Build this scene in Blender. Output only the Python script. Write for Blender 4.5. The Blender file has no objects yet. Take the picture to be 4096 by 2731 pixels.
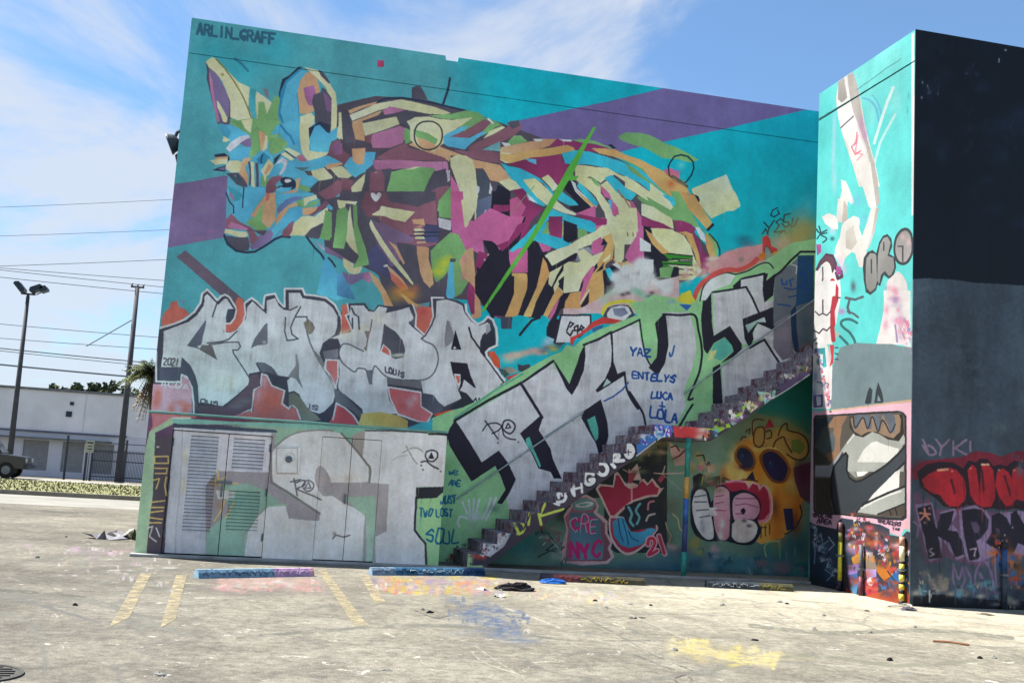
import bpy, math, random
import numpy as np
from mathutils import Vector, Matrix

random.seed(7)
C = bpy.context.scene.collection
sc = bpy.context.scene

# ------------------------------------------------------------------ camera
R = [[0.971974905, 0.218073202, -0.087800129],
     [-0.227250045, 0.967207757, -0.113430910],
     [0.060184724, 0.130204581, 0.989658813]]      # columns: right, forward, up
FPX, PW, PH, EYE = 4183.74, 4096.0, 2731.0, 1.5
cam_data = bpy.data.cameras.new('camera')
cam = bpy.data.objects.new('camera', cam_data)
C.objects.link(cam)
cam.matrix_world = Matrix(((R[0][0], R[0][2], -R[0][1], 0.0),
                           (R[1][0], R[1][2], -R[1][1], 0.0),
                           (R[2][0], R[2][2], -R[2][1], EYE),
                           (0, 0, 0, 1)))
cam_data.sensor_width = 36.0
cam_data.lens = FPX / PW * 36.0
cam_data.clip_start = 0.1
cam_data.clip_end = 3000
sc.camera = cam

# ------------------------------------------------------------------ light
SUN_DIR = Vector((-0.65, 0.306, 1.0)).normalized()      # towards the sun
sun_data = bpy.data.lights.new('sun', 'SUN')
sun_data.energy = 5.0
sun_data.angle = math.radians(0.5)
sun_data.color = (1.0, 0.95, 0.86)
sun = bpy.data.objects.new('sun', sun_data)
C.objects.link(sun)
sun.rotation_euler = SUN_DIR.to_track_quat('Z', 'Y').to_euler()
sun.location = (0, 0, 40)

world = bpy.data.worlds.new('World')
sc.world = world
world.use_nodes = True
wn, wl = world.node_tree.nodes, world.node_tree.links
wn.clear()
def N(nodes, t, **kw):
    n = nodes.new(t)
    for k, v in kw.items():
        if k.startswith('i_'):
            n.inputs[k[2:].replace('_', ' ')].default_value = v
        else:
            setattr(n, k, v)
    return n
sky = N(wn, 'ShaderNodeTexSky', sky_type='NISHITA', sun_disc=False)
sky.sun_elevation = math.asin(SUN_DIR.z)
sky.sun_rotation = math.atan2(SUN_DIR.x, SUN_DIR.y)
sky.altitude = 0; sky.air_density = 1.0; sky.dust_density = 0.2; sky.ozone_density = 2.0
tc = N(wn, 'ShaderNodeTexCoord')
sep = N(wn, 'ShaderNodeSeparateXYZ'); wl.new(tc.outputs['Generated'], sep.inputs[0])
zc = N(wn, 'ShaderNodeMath', operation='MAXIMUM'); wl.new(sep.outputs['Z'], zc.inputs[0]); zc.inputs[1].default_value = 0.0
zo = N(wn, 'ShaderNodeMath', operation='ADD'); wl.new(zc.outputs[0], zo.inputs[0]); zo.inputs[1].default_value = 0.22
px_ = N(wn, 'ShaderNodeMath', operation='DIVIDE'); wl.new(sep.outputs['X'], px_.inputs[0]); wl.new(zo.outputs[0], px_.inputs[1])
py_ = N(wn, 'ShaderNodeMath', operation='DIVIDE'); wl.new(sep.outputs['Y'], py_.inputs[0]); wl.new(zo.outputs[0], py_.inputs[1])
cmb = N(wn, 'ShaderNodeCombineXYZ'); wl.new(px_.outputs[0], cmb.inputs['X']); wl.new(py_.outputs[0], cmb.inputs['Y'])
mp = N(wn, 'ShaderNodeMapping'); wl.new(cmb.outputs[0], mp.inputs['Vector'])
mp.inputs['Rotation'].default_value = (0, 0, 0.5); mp.inputs['Scale'].default_value = (1.0, 0.75, 1); mp.inputs['Location'].default_value = CLOUDLOC if 'CLOUDLOC' in globals() else (3.1, 1.7, 0.0)
n1 = N(wn, 'ShaderNodeTexNoise', noise_dimensions='3D'); wl.new(mp.outputs[0], n1.inputs['Vector'])
n1.inputs['Scale'].default_value = 1.9; n1.inputs['Detail'].default_value = 9; n1.inputs['Roughness'].default_value = 0.60; n1.inputs['Distortion'].default_value = 0.42
# thicker cloud towards the west (-X), clearer to the east
az = N(wn, 'ShaderNodeMath', operation='MULTIPLY_ADD'); wl.new(sep.outputs['X'], az.inputs[0]); az.inputs[1].default_value = -0.22; az.inputs[2].default_value = 0.035
hz = N(wn, 'ShaderNodeMath', operation='MULTIPLY_ADD'); wl.new(zc.outputs[0], hz.inputs[0]); hz.inputs[1].default_value = -0.22; hz.inputs[2].default_value = 0.065
s1 = N(wn, 'ShaderNodeMath', operation='ADD'); wl.new(n1.outputs['Fac'], s1.inputs[0]); wl.new(az.outputs[0], s1.inputs[1])
s2 = N(wn, 'ShaderNodeMath', operation='ADD'); wl.new(s1.outputs[0], s2.inputs[0]); wl.new(hz.outputs[0], s2.inputs[1])
cr = N(wn, 'ShaderNodeValToRGB'); wl.new(s2.outputs[0], cr.inputs[0])
cr.color_ramp.elements[0].position = 0.43; cr.color_ramp.elements[0].color = (0.12, 0.12, 0.12, 1)
cr.color_ramp.elements[1].position = 0.64; cr.color_ramp.elements[1].color = (0.88, 0.88, 0.88, 1)
cr.color_ramp.interpolation = 'EASE'
mixc = N(wn, 'ShaderNodeMix', data_type='RGBA'); wl.new(cr.outputs[0], mixc.inputs['Factor'])
tint = N(wn, 'ShaderNodeMix', data_type='RGBA', blend_type='MULTIPLY'); tint.inputs['Factor'].default_value = 1; wl.new(sky.outputs[0], tint.inputs['A']); tint.inputs['B'].default_value = (.50, .76, .92, 1)
wl.new(tint.outputs['Result'], mixc.inputs['A']); mixc.inputs['B'].default_value = (3.45, 3.72, 4.2, 1)
bg = N(wn, 'ShaderNodeBackground'); wl.new(mixc.outputs['Result'], bg.inputs['Color']); bg.inputs['Strength'].default_value = 0.072
wo = N(wn, 'ShaderNodeOutputWorld'); wl.new(bg.outputs[0], wo.inputs['Surface'])

sc.view_settings.view_transform = 'Standard'
sc.view_settings.look = 'None'
sc.view_settings.exposure = 1.56
sc.view_settings.gamma = 1.0
sc.view_settings.use_curve_mapping = False

# ------------------------------------------------------------------ helpers
def tag(o, label=None, cat=None, group=None, kind=None):
    if label: o['label'] = label
    if cat: o['category'] = cat
    if group: o['group'] = group
    if kind: o['kind'] = kind
    return o

def empty(name, loc=(0, 0, 0), rz=0):
    o = bpy.data.objects.new(name, None); C.objects.link(o)
    o.location = loc; o.rotation_euler = (0, 0, rz); o.empty_display_size = 0.2
    return o

class MB:
    """collects quads/boxes/tubes and links them as one mesh object (coordinates local to the parent)"""
    def __init__(s): s.v = []; s.f = []
    def face(s, pts):
        b = len(s.v); s.v += [tuple(p) for p in pts]; s.f.append(tuple(range(b, b + len(pts)))); return s
    def box(s, x0, x1, y0, y1, z0, z1):
        b = len(s.v)
        s.v += [(x0, y0, z0), (x1, y0, z0), (x1, y1, z0), (x0, y1, z0), (x0, y0, z1), (x1, y0, z1), (x1, y1, z1), (x0, y1, z1)]
        for q in ((0, 3, 2, 1), (4, 5, 6, 7), (0, 1, 5, 4), (1, 2, 6, 5), (2, 3, 7, 6), (3, 0, 4, 7)):
            s.f.append(tuple(b + i for i in q))
        return s
    def prism(s, poly, y0, y1):
        """poly: (x,z) counter-clockwise seen from -Y, extruded along Y"""
        n = len(poly); b = len(s.v)
        s.v += [(x, y0, z) for x, z in poly] + [(x, y1, z) for x, z in poly]
        s.f.append(tuple(b + i for i in range(n)))
        s.f.append(tuple(b + n + i for i in reversed(range(n))))
        for i in range(n):
            j = (i + 1) % n
            s.f.append((b + j, b + i, b + n + i, b + n + j))
        return s
    def tube(s, pts, r, n=8, r1=None):
        pts = [Vector(p) for p in pts]; rings = []
        for i, p in enumerate(pts):
            d = (pts[min(i + 1, len(pts) - 1)] - pts[max(i - 1, 0)]).normalized()
            a = d.cross(Vector((0, 0, 1)))
            if a.length < 1e-3: a = d.cross(Vector((0, 1, 0)))
            a.normalize(); c = d.cross(a)
            rr = r if r1 is None else r + (r1 - r) * i / max(1, len(pts) - 1)
            b = len(s.v); rings.append(b)
            for k in range(n):
                t = 2 * math.pi * k / n
                s.v.append(tuple(p + a * math.cos(t) * rr + c * math.sin(t) * rr))
        for i in range(len(rings) - 1):
            for k in range(n):
                k2 = (k + 1) % n
                s.f.append((rings[i] + k, rings[i] + k2, rings[i + 1] + k2, rings[i + 1] + k))
        s.f.append(tuple(rings[0] + k for k in reversed(range(n))))
        s.f.append(tuple(rings[-1] + k for k in range(n)))
        return s
    def lathe(s, prof, n=24, c=(0, 0, 0)):
        b = len(s.v)
        for r, z in prof:
            for k in range(n):
                t = 2 * math.pi * k / n
                s.v.append((c[0] + r * math.cos(t), c[1] + r * math.sin(t), c[2] + z))
        for i in range(len(prof) - 1):
            for k in range(n):
                k2 = (k + 1) % n
                s.f.append((b + i * n + k, b + i * n + k2, b + (i + 1) * n + k2, b + (i + 1) * n + k))
        s.f.append(tuple(b + k for k in reversed(range(n))))
        s.f.append(tuple(b + (len(prof) - 1) * n + k for k in range(n)))
        return s
    def build(s, name, mat, parent=None, bevel=0, smooth=False, uv=None, kind=None, label=None):
        me = bpy.data.meshes.new(name); me.from_pydata(s.v, [], s.f); me.validate(); me.update()
        if isinstance(mat, (list, tuple)):
            for m in mat: me.materials.append(m)
        else: me.materials.append(mat)
        if smooth:
            for p in me.polygons: p.use_smooth = True
        if uv: planar_uv(me, uv)
        o = bpy.data.objects.new(name, me); C.objects.link(o)
        if parent: o.parent = parent
        if bevel:
            md = o.modifiers.new('bevel', 'BEVEL'); md.width = bevel; md.segments = 2; md.limit_method = 'ANGLE'
        if kind: o['kind'] = kind
        if label: o['label'] = label
        return o

def planar_uv(me, uv):
    """uv = (axis_u, axis_v, u0, u1, v0, v1): world-aligned planar mapping"""
    au, av, u0, u1, v0, v1 = uv
    l = me.uv_layers.new(name='UVMap')
    for lp in me.loops:
        co = me.vertices[lp.vertex_index].co
        l.data[lp.index].uv = ((co[au] - u0) / (u1 - u0), (co[av] - v0) / (v1 - v0))

def lin(c):
    c = c / 255.0
    return c / 12.92 if c <= 0.04045 else ((c + 0.055) / 1.055) ** 2.4
def hexc(h): return tuple(int(h[i:i + 2], 16) for i in (0, 2, 4))
def LC(h, k=1.0): return tuple(lin(v) * k for v in hexc(h)) + (1,)

def mat(name, col, rough=0.8, metal=0.0, var=0.25, scale=4.0, bump=0.15, detail_scale=60, spec=0.3, col2=None):
    m = bpy.data.materials.new(name); m.use_nodes = True
    n, l = m.node_tree.nodes, m.node_tree.links
    b = n['Principled BSDF']; b.inputs['Roughness'].default_value = rough; b.inputs['Metallic'].default_value = metal
    b.inputs['Specular IOR Level'].default_value = spec
    t = N(n, 'ShaderNodeTexCoord')
    a = N(n, 'ShaderNodeTexNoise'); a.inputs['Scale'].default_value = scale; a.inputs['Detail'].default_value = 8; a.inputs['Roughness'].default_value = 0.65
    l.new(t.outputs['Object'], a.inputs['Vector'])
    r = N(n, 'ShaderNodeValToRGB'); l.new(a.outputs['Fac'], r.inputs[0])
    c2 = col2 or tuple(v * (1 - var) for v in col[:3]) + (1,)
    r.color_ramp.elements[0].position = 0.32; r.color_ramp.elements[0].color = c2
    r.color_ramp.elements[1].position = 0.68; r.color_ramp.elements[1].color = tuple(min(1, v * (1 + var * 0.5)) for v in col[:3]) + (1,)
    l.new(r.outputs[0], b.inputs['Base Color'])
    if bump:
        d = N(n, 'ShaderNodeTexNoise'); d.inputs['Scale'].default_value = detail_scale; d.inputs['Detail'].default_value = 5
        l.new(t.outputs['Object'], d.inputs['Vector'])
        bp = N(n, 'ShaderNodeBump'); bp.inputs['Strength'].default_value = bump; bp.inputs['Distance'].default_value = 0.02
        l.new(d.outputs['Fac'], bp.inputs['Height']); l.new(bp.outputs[0], b.inputs['Normal'])
    return m

def weld_normals(me): pass

# ------------------------------------------------------------------ spray paint: drawn in code, laid flat on the walls
PAL = dict(k='4a4856', K='22202e', c='cfc898', C='ebdc9e', g='6a9664', G='52a03e', b='509ecc', B='32a5cd', o='be8e70', O='cc9260',
           m='74505f', M='7c305c', p='9f6a8e', Q='b65c8c', u='6c5e84', U='645a8c', t='4294a2', T='0c9eb4', v='6e6288',
           w='bebecd', W='ececf0', s='bfc1c8', Z='bfc1cb', n='283246', r='b86056', R='be3c3c', h='d6d0d6', e='80b884', E='50a096',
           y='d7b93c', x='6e707a')  # left-hand tones, mostly lower case, are muted: windscreen haze mixed into the paint
def col(c): return np.array(hexc(PAL[c] if len(c) == 1 else c), dtype=np.float32) / 255.0

FONT = {  # single-stroke capitals on a 4 x 6 grid
 'A': ['00 26 40', '12 32'], 'B': ['00 06 36 44 33 03', '33 41 30 00'], 'C': ['45 36 15 04 02 11 30 41'], 'D': ['00 06 26 44 42 20 00'],
 'E': ['46 06 00 40', '03 33'], 'F': ['46 06 00', '03 33'], 'G': ['45 36 15 04 02 11 30 42 22'], 'H': ['00 06', '40 46', '03 43'],
 'I': ['20 26'], 'i': ['20 24', '25 26'], 'J': ['36 31 20 10 02'], 'K': ['00 06', '46 03 40'], 'L': ['06 00 40'], 'M': ['00 06 23 46 40'],
 'N': ['00 06 40 46'], 'O': ['10 01 05 16 36 45 41 30 10'], 'P': ['00 06 36 44 33 03'], 'Q': ['10 01 05 16 36 45 41 30 10', '22 40'],
 'R': ['00 06 36 44 33 03', '23 40'], 'S': ['45 36 15 04 33 42 30 01'], 'T': ['06 46', '26 20'], 'U': ['06 01 10 30 41 46'],
 'V': ['06 20 46'], 'W': ['06 10 24 30 46'], 'X': ['00 46', '06 40'], 'Y': ['06 23 46', '23 20'], 'Z': ['06 46 00 40'],
 '2': ['05 16 36 45 44 00 40'], '0': ['10 01 05 16 36 45 41 30 10'], '1': ['14 26 20'], '_': ['00 40'], "'": [],
 '7': ['06 46 10'], '5': ['46 06 03 33 42 30 01']}

class Canvas:
    def __init__(s, axis, fixed, u0, u1, v0, v1, ppm, base, seed=0):
        """axis 'Y': wall plane y=fixed, u=x v=z;  'X': plane x=fixed, u=y v=z;  'Z': ground z=0, u=x v=y"""
        s.axis, s.fixed, s.u0, s.u1, s.v0, s.v1, s.ppm = axis, fixed, u0, u1, v0, v1, ppm
        s.W, s.H = int((u1 - u0) * ppm), int((v1 - v0) * ppm)
        u = (np.arange(s.W, dtype=np.float32) + .5) / s.W * (u1 - u0) + u0
        v = (np.arange(s.H, dtype=np.float32) + .5) / s.H * (v1 - v0) + v0
        U, V = np.meshgrid(u, v)
        F = np.full_like(U, fixed)
        X, Y, Z = {'Y': (U, F, V), 'X': (F, U, V), 'Z': (U, V, F)}[axis]
        Z = Z - EYE
        q = [R[0][i] * X + R[1][i] * Y + R[2][i] * Z for i in range(3)]
        d = np.maximum(q[1], 1e-3)
        s.PX = PW / 2 + FPX * q[0] / d
        s.PY = PH / 2 - FPX * q[2] / d
        # hand-sprayed edges: small wobble of the lookup position
        rng = np.random.RandomState(seed + 11)
        s.rng = rng; s.fr = random.Random(seed + 3)
        wob = .5
        s.PX += (s.noise(28) - .5) * 2 * wob + (s.noise(7) - .5) * .9
        s.PY += (s.noise(28) - .5) * 2 * wob + (s.noise(7) - .5) * .9
        s.rgb = np.zeros((s.H, s.W, 3), np.float32); s.rgb[:] = col(base)
        s.a = np.zeros((s.H, s.W), np.float32)
        s.alpha_mode = False
    def noise(s, cell):
        cell = max(2, int(cell))
        h, w = s.H // cell + 3, s.W // cell + 3
        g = s.rng.rand(h, w).astype(np.float32)
        y = np.arange(s.H) / cell; x = np.arange(s.W) / cell
        yi = y.astype(int); xi = x.astype(int)
        fy = (y - yi); fx = (x - xi); fy = (fy * fy * (3 - 2 * fy))[:, None].astype(np.float32); fx = (fx * fx * (3 - 2 * fx))[None, :].astype(np.float32)
        a = g[yi][:, xi]; b = g[yi][:, xi + 1]; c = g[yi + 1][:, xi]; d = g[yi + 1][:, xi + 1]
        return (a * (1 - fx) + b * fx) * (1 - fy) + (c * (1 - fx) + d * fx) * fy
    def noise2(s, cx_, cy_):
        big = s.noise(8)
        h, w = s.H // cy_ + 2, s.W // cx_ + 2
        g_ = s.rng.rand(h, w).astype(np.float32)
        y = np.arange(s.H) / cy_; x = np.arange(s.W) / cx_; yi = y.astype(int); xi = x.astype(int)
        fy = (y - yi)[:, None].astype(np.float32); fx = (x - xi)[None, :].astype(np.float32)
        h1, w1 = np.minimum(yi + 1, h - 1), np.minimum(xi + 1, w - 1)
        return (g_[yi][:, xi] * (1 - fx) + g_[yi][:, w1] * fx) * (1 - fy) + (g_[h1][:, xi] * (1 - fx) + g_[h1][:, w1] * fx) * fy
    def brushed(s, key, amt=.16, tol=.16):
        """aluminium spray fills keep the marks of the can: streaks and thin spots"""
        d = np.abs(s.rgb - col(key)).max(-1); m = np.clip((tol - d) / .05, 0, 1)
        st_ = s.noise2(4, 34) * .4 + s.noise2(16, 50) * .4 + s.noise2(60, 12) * .35 + s.noise(26) * .4 - .775
        s.rgb *= (1 + m * st_ * amt * 1.6)[..., None]
    def drips(s, n, x0, x1, y0, y1, ln=60, amt=.5, seed=1):
        r = random.Random(seed)
        for i in range(n):
            x, y = r.uniform(x0, x1), r.uniform(y0, y1); u, v = s.unproj(x, y)
            i0, j0 = int((u - s.u0) * s.ppm), int((v - s.v0) * s.ppm)
            if not (0 < i0 < s.W - 1 and 0 < j0 < s.H - 1): continue
            c_ = s.rgb[j0, i0].copy(); L = int(r.uniform(.3, 1) * ln * s.ppm / 230)
            for k_ in range(L):
                jj = j0 - k_
                if jj <= 0: break
                a = amt * (1 - k_ / L) ** .5
                s.rgb[jj, i0:i0 + 2] = s.rgb[jj, i0:i0 + 2] * (1 - a) + c_ * a
    def unproj(s, x, y):
        lx, lz = (x - PW / 2) / FPX, -(y - PH / 2) / FPX
        d = [R[i][0] * lx + R[i][1] + R[i][2] * lz for i in range(3)]
        if s.axis == 'Y': t = s.fixed / d[1]; return d[0] * t, EYE + d[2] * t
        if s.axis == 'X': t = s.fixed / d[0]; return d[1] * t, EYE + d[2] * t
        t = (s.fixed - EYE) / d[2]
        if t < 0: t = 200
        return d[0] * t, d[1] * t
    def win(s, pts, pad):
        xs = [p[0] for p in pts]; ys = [p[1] for p in pts]
        x0, x1, y0, y1 = min(xs) - pad, max(xs) + pad, min(ys) - pad, max(ys) + pad
        c = [s.unproj(x, y) for x in (x0, x1) for y in (y0, y1)]
        us = [(p[0] - s.u0) * s.ppm for p in c]; vs = [(p[1] - s.v0) * s.ppm for p in c]
        i0, i1 = max(0, int(min(us)) - 2), min(s.W, int(max(us)) + 3)
        j0, j1 = max(0, int(min(vs)) - 2), min(s.H, int(max(vs)) + 3)
        if i0 >= i1 or j0 >= j1: return None
        return slice(j0, j1), slice(i0, i1)
    def put(s, w, cov, c):
        cov = np.clip(cov, 0, 1)
        s.rgb[w] = s.rgb[w] * (1 - cov[..., None]) + col(c) * cov[..., None]
        s.a[w] = s.a[w] * (1 - cov) + cov
    def poly(s, pts, c):
        w = s.win(pts, 2)
        if w is None: return
        X, Y = s.PX[w], s.PY[w]; ins = np.zeros(X.shape, bool); n = len(pts)
        for i in range(n):
            x1, y1 = pts[i]; x2, y2 = pts[(i + 1) % n]
            if y1 == y2: continue
            cond = ((y1 > Y) != (y2 > Y))
            ins ^= cond & (X < (x2 - x1) * (Y - y1) / (y2 - y1) + x1)
        cov = ins.astype(np.float32)
        s.put(w, cov, c)
        # sprayed fade across each shape
        ex, ey = max(p[0] for p in pts) - min(p[0] for p in pts), max(p[1] for p in pts) - min(p[1] for p in pts)
        if max(ex, ey) < 420 and ex * ey > 60:
            a = s.fr.uniform(0, 6.28); k_ = s.fr.uniform(.05, .17)
            mx, my = sum(p[0] for p in pts) / n, sum(p[1] for p in pts) / n
            t = ((X - mx) * math.cos(a) + (Y - my) * math.sin(a)) / (max(ex, ey) * .5 + 1)
            s.rgb[w] = np.clip(s.rgb[w] * (1 + cov * np.clip(t, -1, 1) * k_ * .8)[..., None], 0, 1)
    def line(s, pts, wd, c):
        wd = wd * 1.25 + .6
        for i in range(len(pts) - 1):
            seg = pts[i:i + 2]; w = s.win(seg, wd + 4)
            if w is None: continue
            X, Y = s.PX[w], s.PY[w]; (x1, y1), (x2, y2) = seg
            dx, dy = x2 - x1, y2 - y1; L = dx * dx + dy * dy + 1e-6
            t = np.clip(((X - x1) * dx + (Y - y1) * dy) / L, 0, 1)
            d = np.hypot(X - x1 - t * dx, Y - y1 - t * dy)
            s.put(w, (wd / 2 - d) / 1.6 + .5, c)
    def blob(s, x, y, rx, ry, a, c):
        w = s.win([(x - 2.2 * rx, y - 2.2 * ry), (x + 2.2 * rx, y + 2.2 * ry)], 1)
        if w is None: return
        d = ((s.PX[w] - x) / rx) ** 2 + ((s.PY[w] - y) / ry) ** 2
        s.put(w, a * np.exp(-0.5 * d * 1.6) * np.clip((4.6 - d) / 1.5, 0, 1), c)
    def smooth(s, pts, closed):
        out = []; n = len(pts)
        rng = range(n) if closed else range(n - 1)
        for i in rng:
            if closed: p0, p1, p2, p3 = (pts[(i + k - 1) % n] for k in range(4))
            else: p0, p1, p2, p3 = pts[max(i - 1, 0)], pts[i], pts[i + 1], pts[min(i + 2, n - 1)]
            for t in (0, .25, .5, .75):
                out.append(tuple(.5 * (2 * p1[k] + (p2[k] - p0[k]) * t + (2 * p0[k] - 5 * p1[k] + 4 * p2[k] - p3[k]) * t * t + (3 * p1[k] - p0[k] - 3 * p2[k] + p3[k]) * t ** 3) for k in (0, 1)))
        if not closed: out.append(pts[-1])
        return out
    def text(s, p0, p1, h, st, wd, c):
        n = len(st)
        if n == 0 or h == 0: return
        dx, dy = (p1[0] - p0[0]) / n, (p1[1] - p0[1]) / n
        hr = random.Random(len(st) * 31 + int(p0[0])); J = 0 if 'GRAFF' in st else 1
        for i, ch in enumerate(st):
            oy_, hs, sl = hr.uniform(-.12, .12) * h * J, 1 + hr.uniform(-.18, .16) * J, hr.uniform(-.12, .2) * J; jw = lambda: hr.uniform(-.05, .05) * h * J
            for stroke in FONT.get(ch, []):
                pts = []
                for g in stroke.split():
                    gx, gy = int(g[0]) / 4 * .72, int(g[1]) / 6
                    pts.append((p0[0] + dx * (i + gx) + gy * h * (.05 + sl) + jw(), p0[1] + dy * (i + gx) - gy * h * hs + oy_ + jw()))
                if J and len(pts) > 2: pts = s.smooth(pts, False)
                s.line(pts, wd * hr.uniform(.8, 1.15), c)
    def scrawl(s, x0, y0, x1, y1, th, n, cols, wd=2.2, size=16, seed=1, blobs=0):
        """dense layered tags between two points"""
        r = random.Random(seed)
        for i in range(n):
            t = r.random(); o = r.uniform(-.5, .5) * th
            cx, cy = x0 + (x1 - x0) * t, y0 + (y1 - y0) * t + o
            c_ = r.choice(cols)
            if r.random() < blobs:
                s.blob(cx, cy, size * r.uniform(.4, 1.2), size * r.uniform(.3, .9), r.uniform(.5, .95), c_); continue
            pts = []; a = r.uniform(-.5, .3); hh = size * r.uniform(.25, .6); x_ = cx
            for k_ in range(r.randint(3, 7)):
                x_ += size * r.uniform(-.05, .32); y_ = cy + hh * (1 if k_ % 2 else -1) * r.uniform(.4, 1.1) + (x_ - cx) * a
                pts.append((x_, y_))
            if r.random() < .45: pts = s.smooth(pts, False)
            s.line(pts, wd * r.uniform(.5, 1.2), c_)
    def run(s, script):
        ox = oy = 0.0; sc_ = 1.0
        for ln in script.strip().splitlines():
            tk = ln.split()
            if not tk: continue
            if tk[0] == 'R':
                ox, oy, sc_ = float(tk[1]), float(tk[2]), eval(tk[3])
                if sc_ < 0.05: pass
                continue
            k = sc_ * 10
            cx, cy = ox, oy; pts = []
            start = {'P': 2, 'C': 2, 'L': 3, 'S': 3, 'B': 5, 'T': 3}[tk[0]]
            extra = []
            for t in tk[start:]:
                tt = t
                if tt.startswith('|'): cx, cy = map(float, tt[1:].split(',')); continue
                if ',' in tt:
                    a, b = tt.split(','); pts.append((cx + float(a) * k, cy + float(b) * k))
                else: extra.append(tt)
            if tk[0] == 'P': s.poly(pts, tk[1])
            elif tk[0] == 'C': s.poly(s.smooth(pts, True), tk[1])
            elif tk[0] == 'L': s.line(pts, float(tk[2]) * k, tk[1])
            elif tk[0] == 'S': s.line(s.smooth(pts, False), float(tk[2]) * k, tk[1])
            elif tk[0] == 'B':
                for p in pts: s.blob(p[0], p[1], float(tk[2]) * k, float(tk[3]) * k, float(tk[4]), tk[1])
            elif tk[0] == 'T': s.text(pts[0], pts[1], float(extra[0]) * k, extra[1], float(tk[2]) * k, tk[1])
    def finish(s, name, grain=0.03, blotch=0.06, alpha=False, k=(1, 1, 1)):
        a = np.clip(s.rgb, 0, 1) ** 2.2 * np.array(k, np.float32)
        a = np.where(a > .55, .55 + .33 * (1 - np.exp(-(a - .55) / .33)), a) ** (1 / 2.2)
        for _ in range(1):
            b = a.copy(); b[1:-1, 1:-1] = (a[1:-1, 1:-1] * 4 + a[:-2, 1:-1] + a[2:, 1:-1] + a[1:-1, :-2] + a[1:-1, 2:]) / 8; a = b
        m = 1 + (s.noise(90) - .5) * blotch * 2 + (s.noise(22) - .5) * blotch + (s.noise(5) - .5) * grain * 2
        streak = s.rng.rand(s.W // 3 + 2).astype(np.float32)[(np.arange(s.W) // 3)][None, :]
        a = np.clip(a * m[..., None], 0, 1)
        img = bpy.data.images.new(name, s.W, s.H, alpha=True)
        buf = np.ones((s.H, s.W, 4), np.float32); buf[..., :3] = a
        if alpha: buf[..., 3] = s.a
        if alpha: img.alpha_mode = 'CHANNEL_PACKED'
        img.pixels.foreach_set(buf.ravel()); img.update(); img.pack()
        return img
    def uv(s):
        au, av = {'Y': (0, 2), 'X': (1, 2), 'Z': (0, 1)}[s.axis]
        return (au, av, s.u0, s.u1, s.v0, s.v1)

def paint_mat(name, img, k=(1, 1, 1), rough=0.62, stain=0.25, block=True, bump=0.25):
    """painted rendered-block wall: the drawn paint, dirt and relief by nodes"""
    m = bpy.data.materials.new(name); m.use_nodes = True
    n, l = m.node_tree.nodes, m.node_tree.links
    b = n['Principled BSDF']; b.inputs['Roughness'].default_value = rough; b.inputs['Specular IOR Level'].default_value = 0.25
    im = N(n, 'ShaderNodeTexImage'); im.image = img; im.interpolation = 'Linear'; im.extension = 'EXTEND'
    mul = N(n, 'ShaderNodeMix', data_type='RGBA', blend_type='MULTIPLY'); mul.inputs['Factor'].default_value = 1
    l.new(im.outputs[0], mul.inputs['A']); mul.inputs['B'].default_value = tuple(k) + (1,)
    t = N(n, 'ShaderNodeTexCoord')
    ns = N(n, 'ShaderNodeTexNoise'); ns.inputs['Scale'].default_value = 0.9; ns.inputs['Detail'].default_value = 9; ns.inputs['Roughness'].default_value = 0.7
    mpn = N(n, 'ShaderNodeMapping'); mpn.inputs['Scale'].default_value = (2.2, 2.2, 0.5)
    l.new(t.outputs['Object'], mpn.inputs['Vector']); l.new(mpn.outputs[0], ns.inputs['Vector'])
    rp = N(n, 'ShaderNodeMapRange'); l.new(ns.outputs['Fac'], rp.inputs['Value'])
    rp.inputs['From Min'].default_value = 0.3; rp.inputs['From Max'].default_value = 0.7
    rp.inputs['To Min'].default_value = 1 - stain; rp.inputs['To Max'].default_value = 1 + stain * 0.4
    mu2 = N(n, 'ShaderNodeVectorMath', operation='SCALE'); l.new(mul.outputs['Result'], mu2.inputs[0]); l.new(rp.outputs[0], mu2.inputs['Scale'])
    l.new(mu2.outputs[0], b.inputs['Base Color'])
    d = N(n, 'ShaderNodeTexNoise'); d.inputs['Scale'].default_value = 55; d.inputs['Detail'].default_value = 4; l.new(t.outputs['Object'], d.inputs['Vector'])
    d2 = N(n, 'ShaderNodeTexNoise'); d2.inputs['Scale'].default_value = 1.3; d2.inputs['Detail'].default_value = 3; l.new(t.outputs['Object'], d2.inputs['Vector'])
    ad = N(n, 'ShaderNodeMath', operation='MULTIPLY_ADD'); l.new(d2.outputs['Fac'], ad.inputs[0]); ad.inputs[1].default_value = 3.0; l.new(d.outputs['Fac'], ad.inputs[2])
    bp = N(n, 'ShaderNodeBump'); bp.inputs['Strength'].default_value = bump; bp.inputs['Distance'].default_value = 0.01
    l.new(ad.outputs[0], bp.inputs['Height']); l.new(bp.outputs[0], b.inputs['Normal'])
    return m

K_MAIN = (1.78, 1.62, 1.45)
K_FRONT = (1.75, 1.6, 1.42)
K_SIDE = (.46, .46, .46)
K_BLACK = (.85, .85, .85)
K_GP = .40
G_DARK = (.104, .099, .088, 1)
G_LIGHT = (.205, .196, .172, 1)
G_SAND = (.47, .44, .355, 1)
G_SCUFF = (.46, .45, .40, 1)
G_SPOT = (.09, .09, .085, 1)
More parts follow.
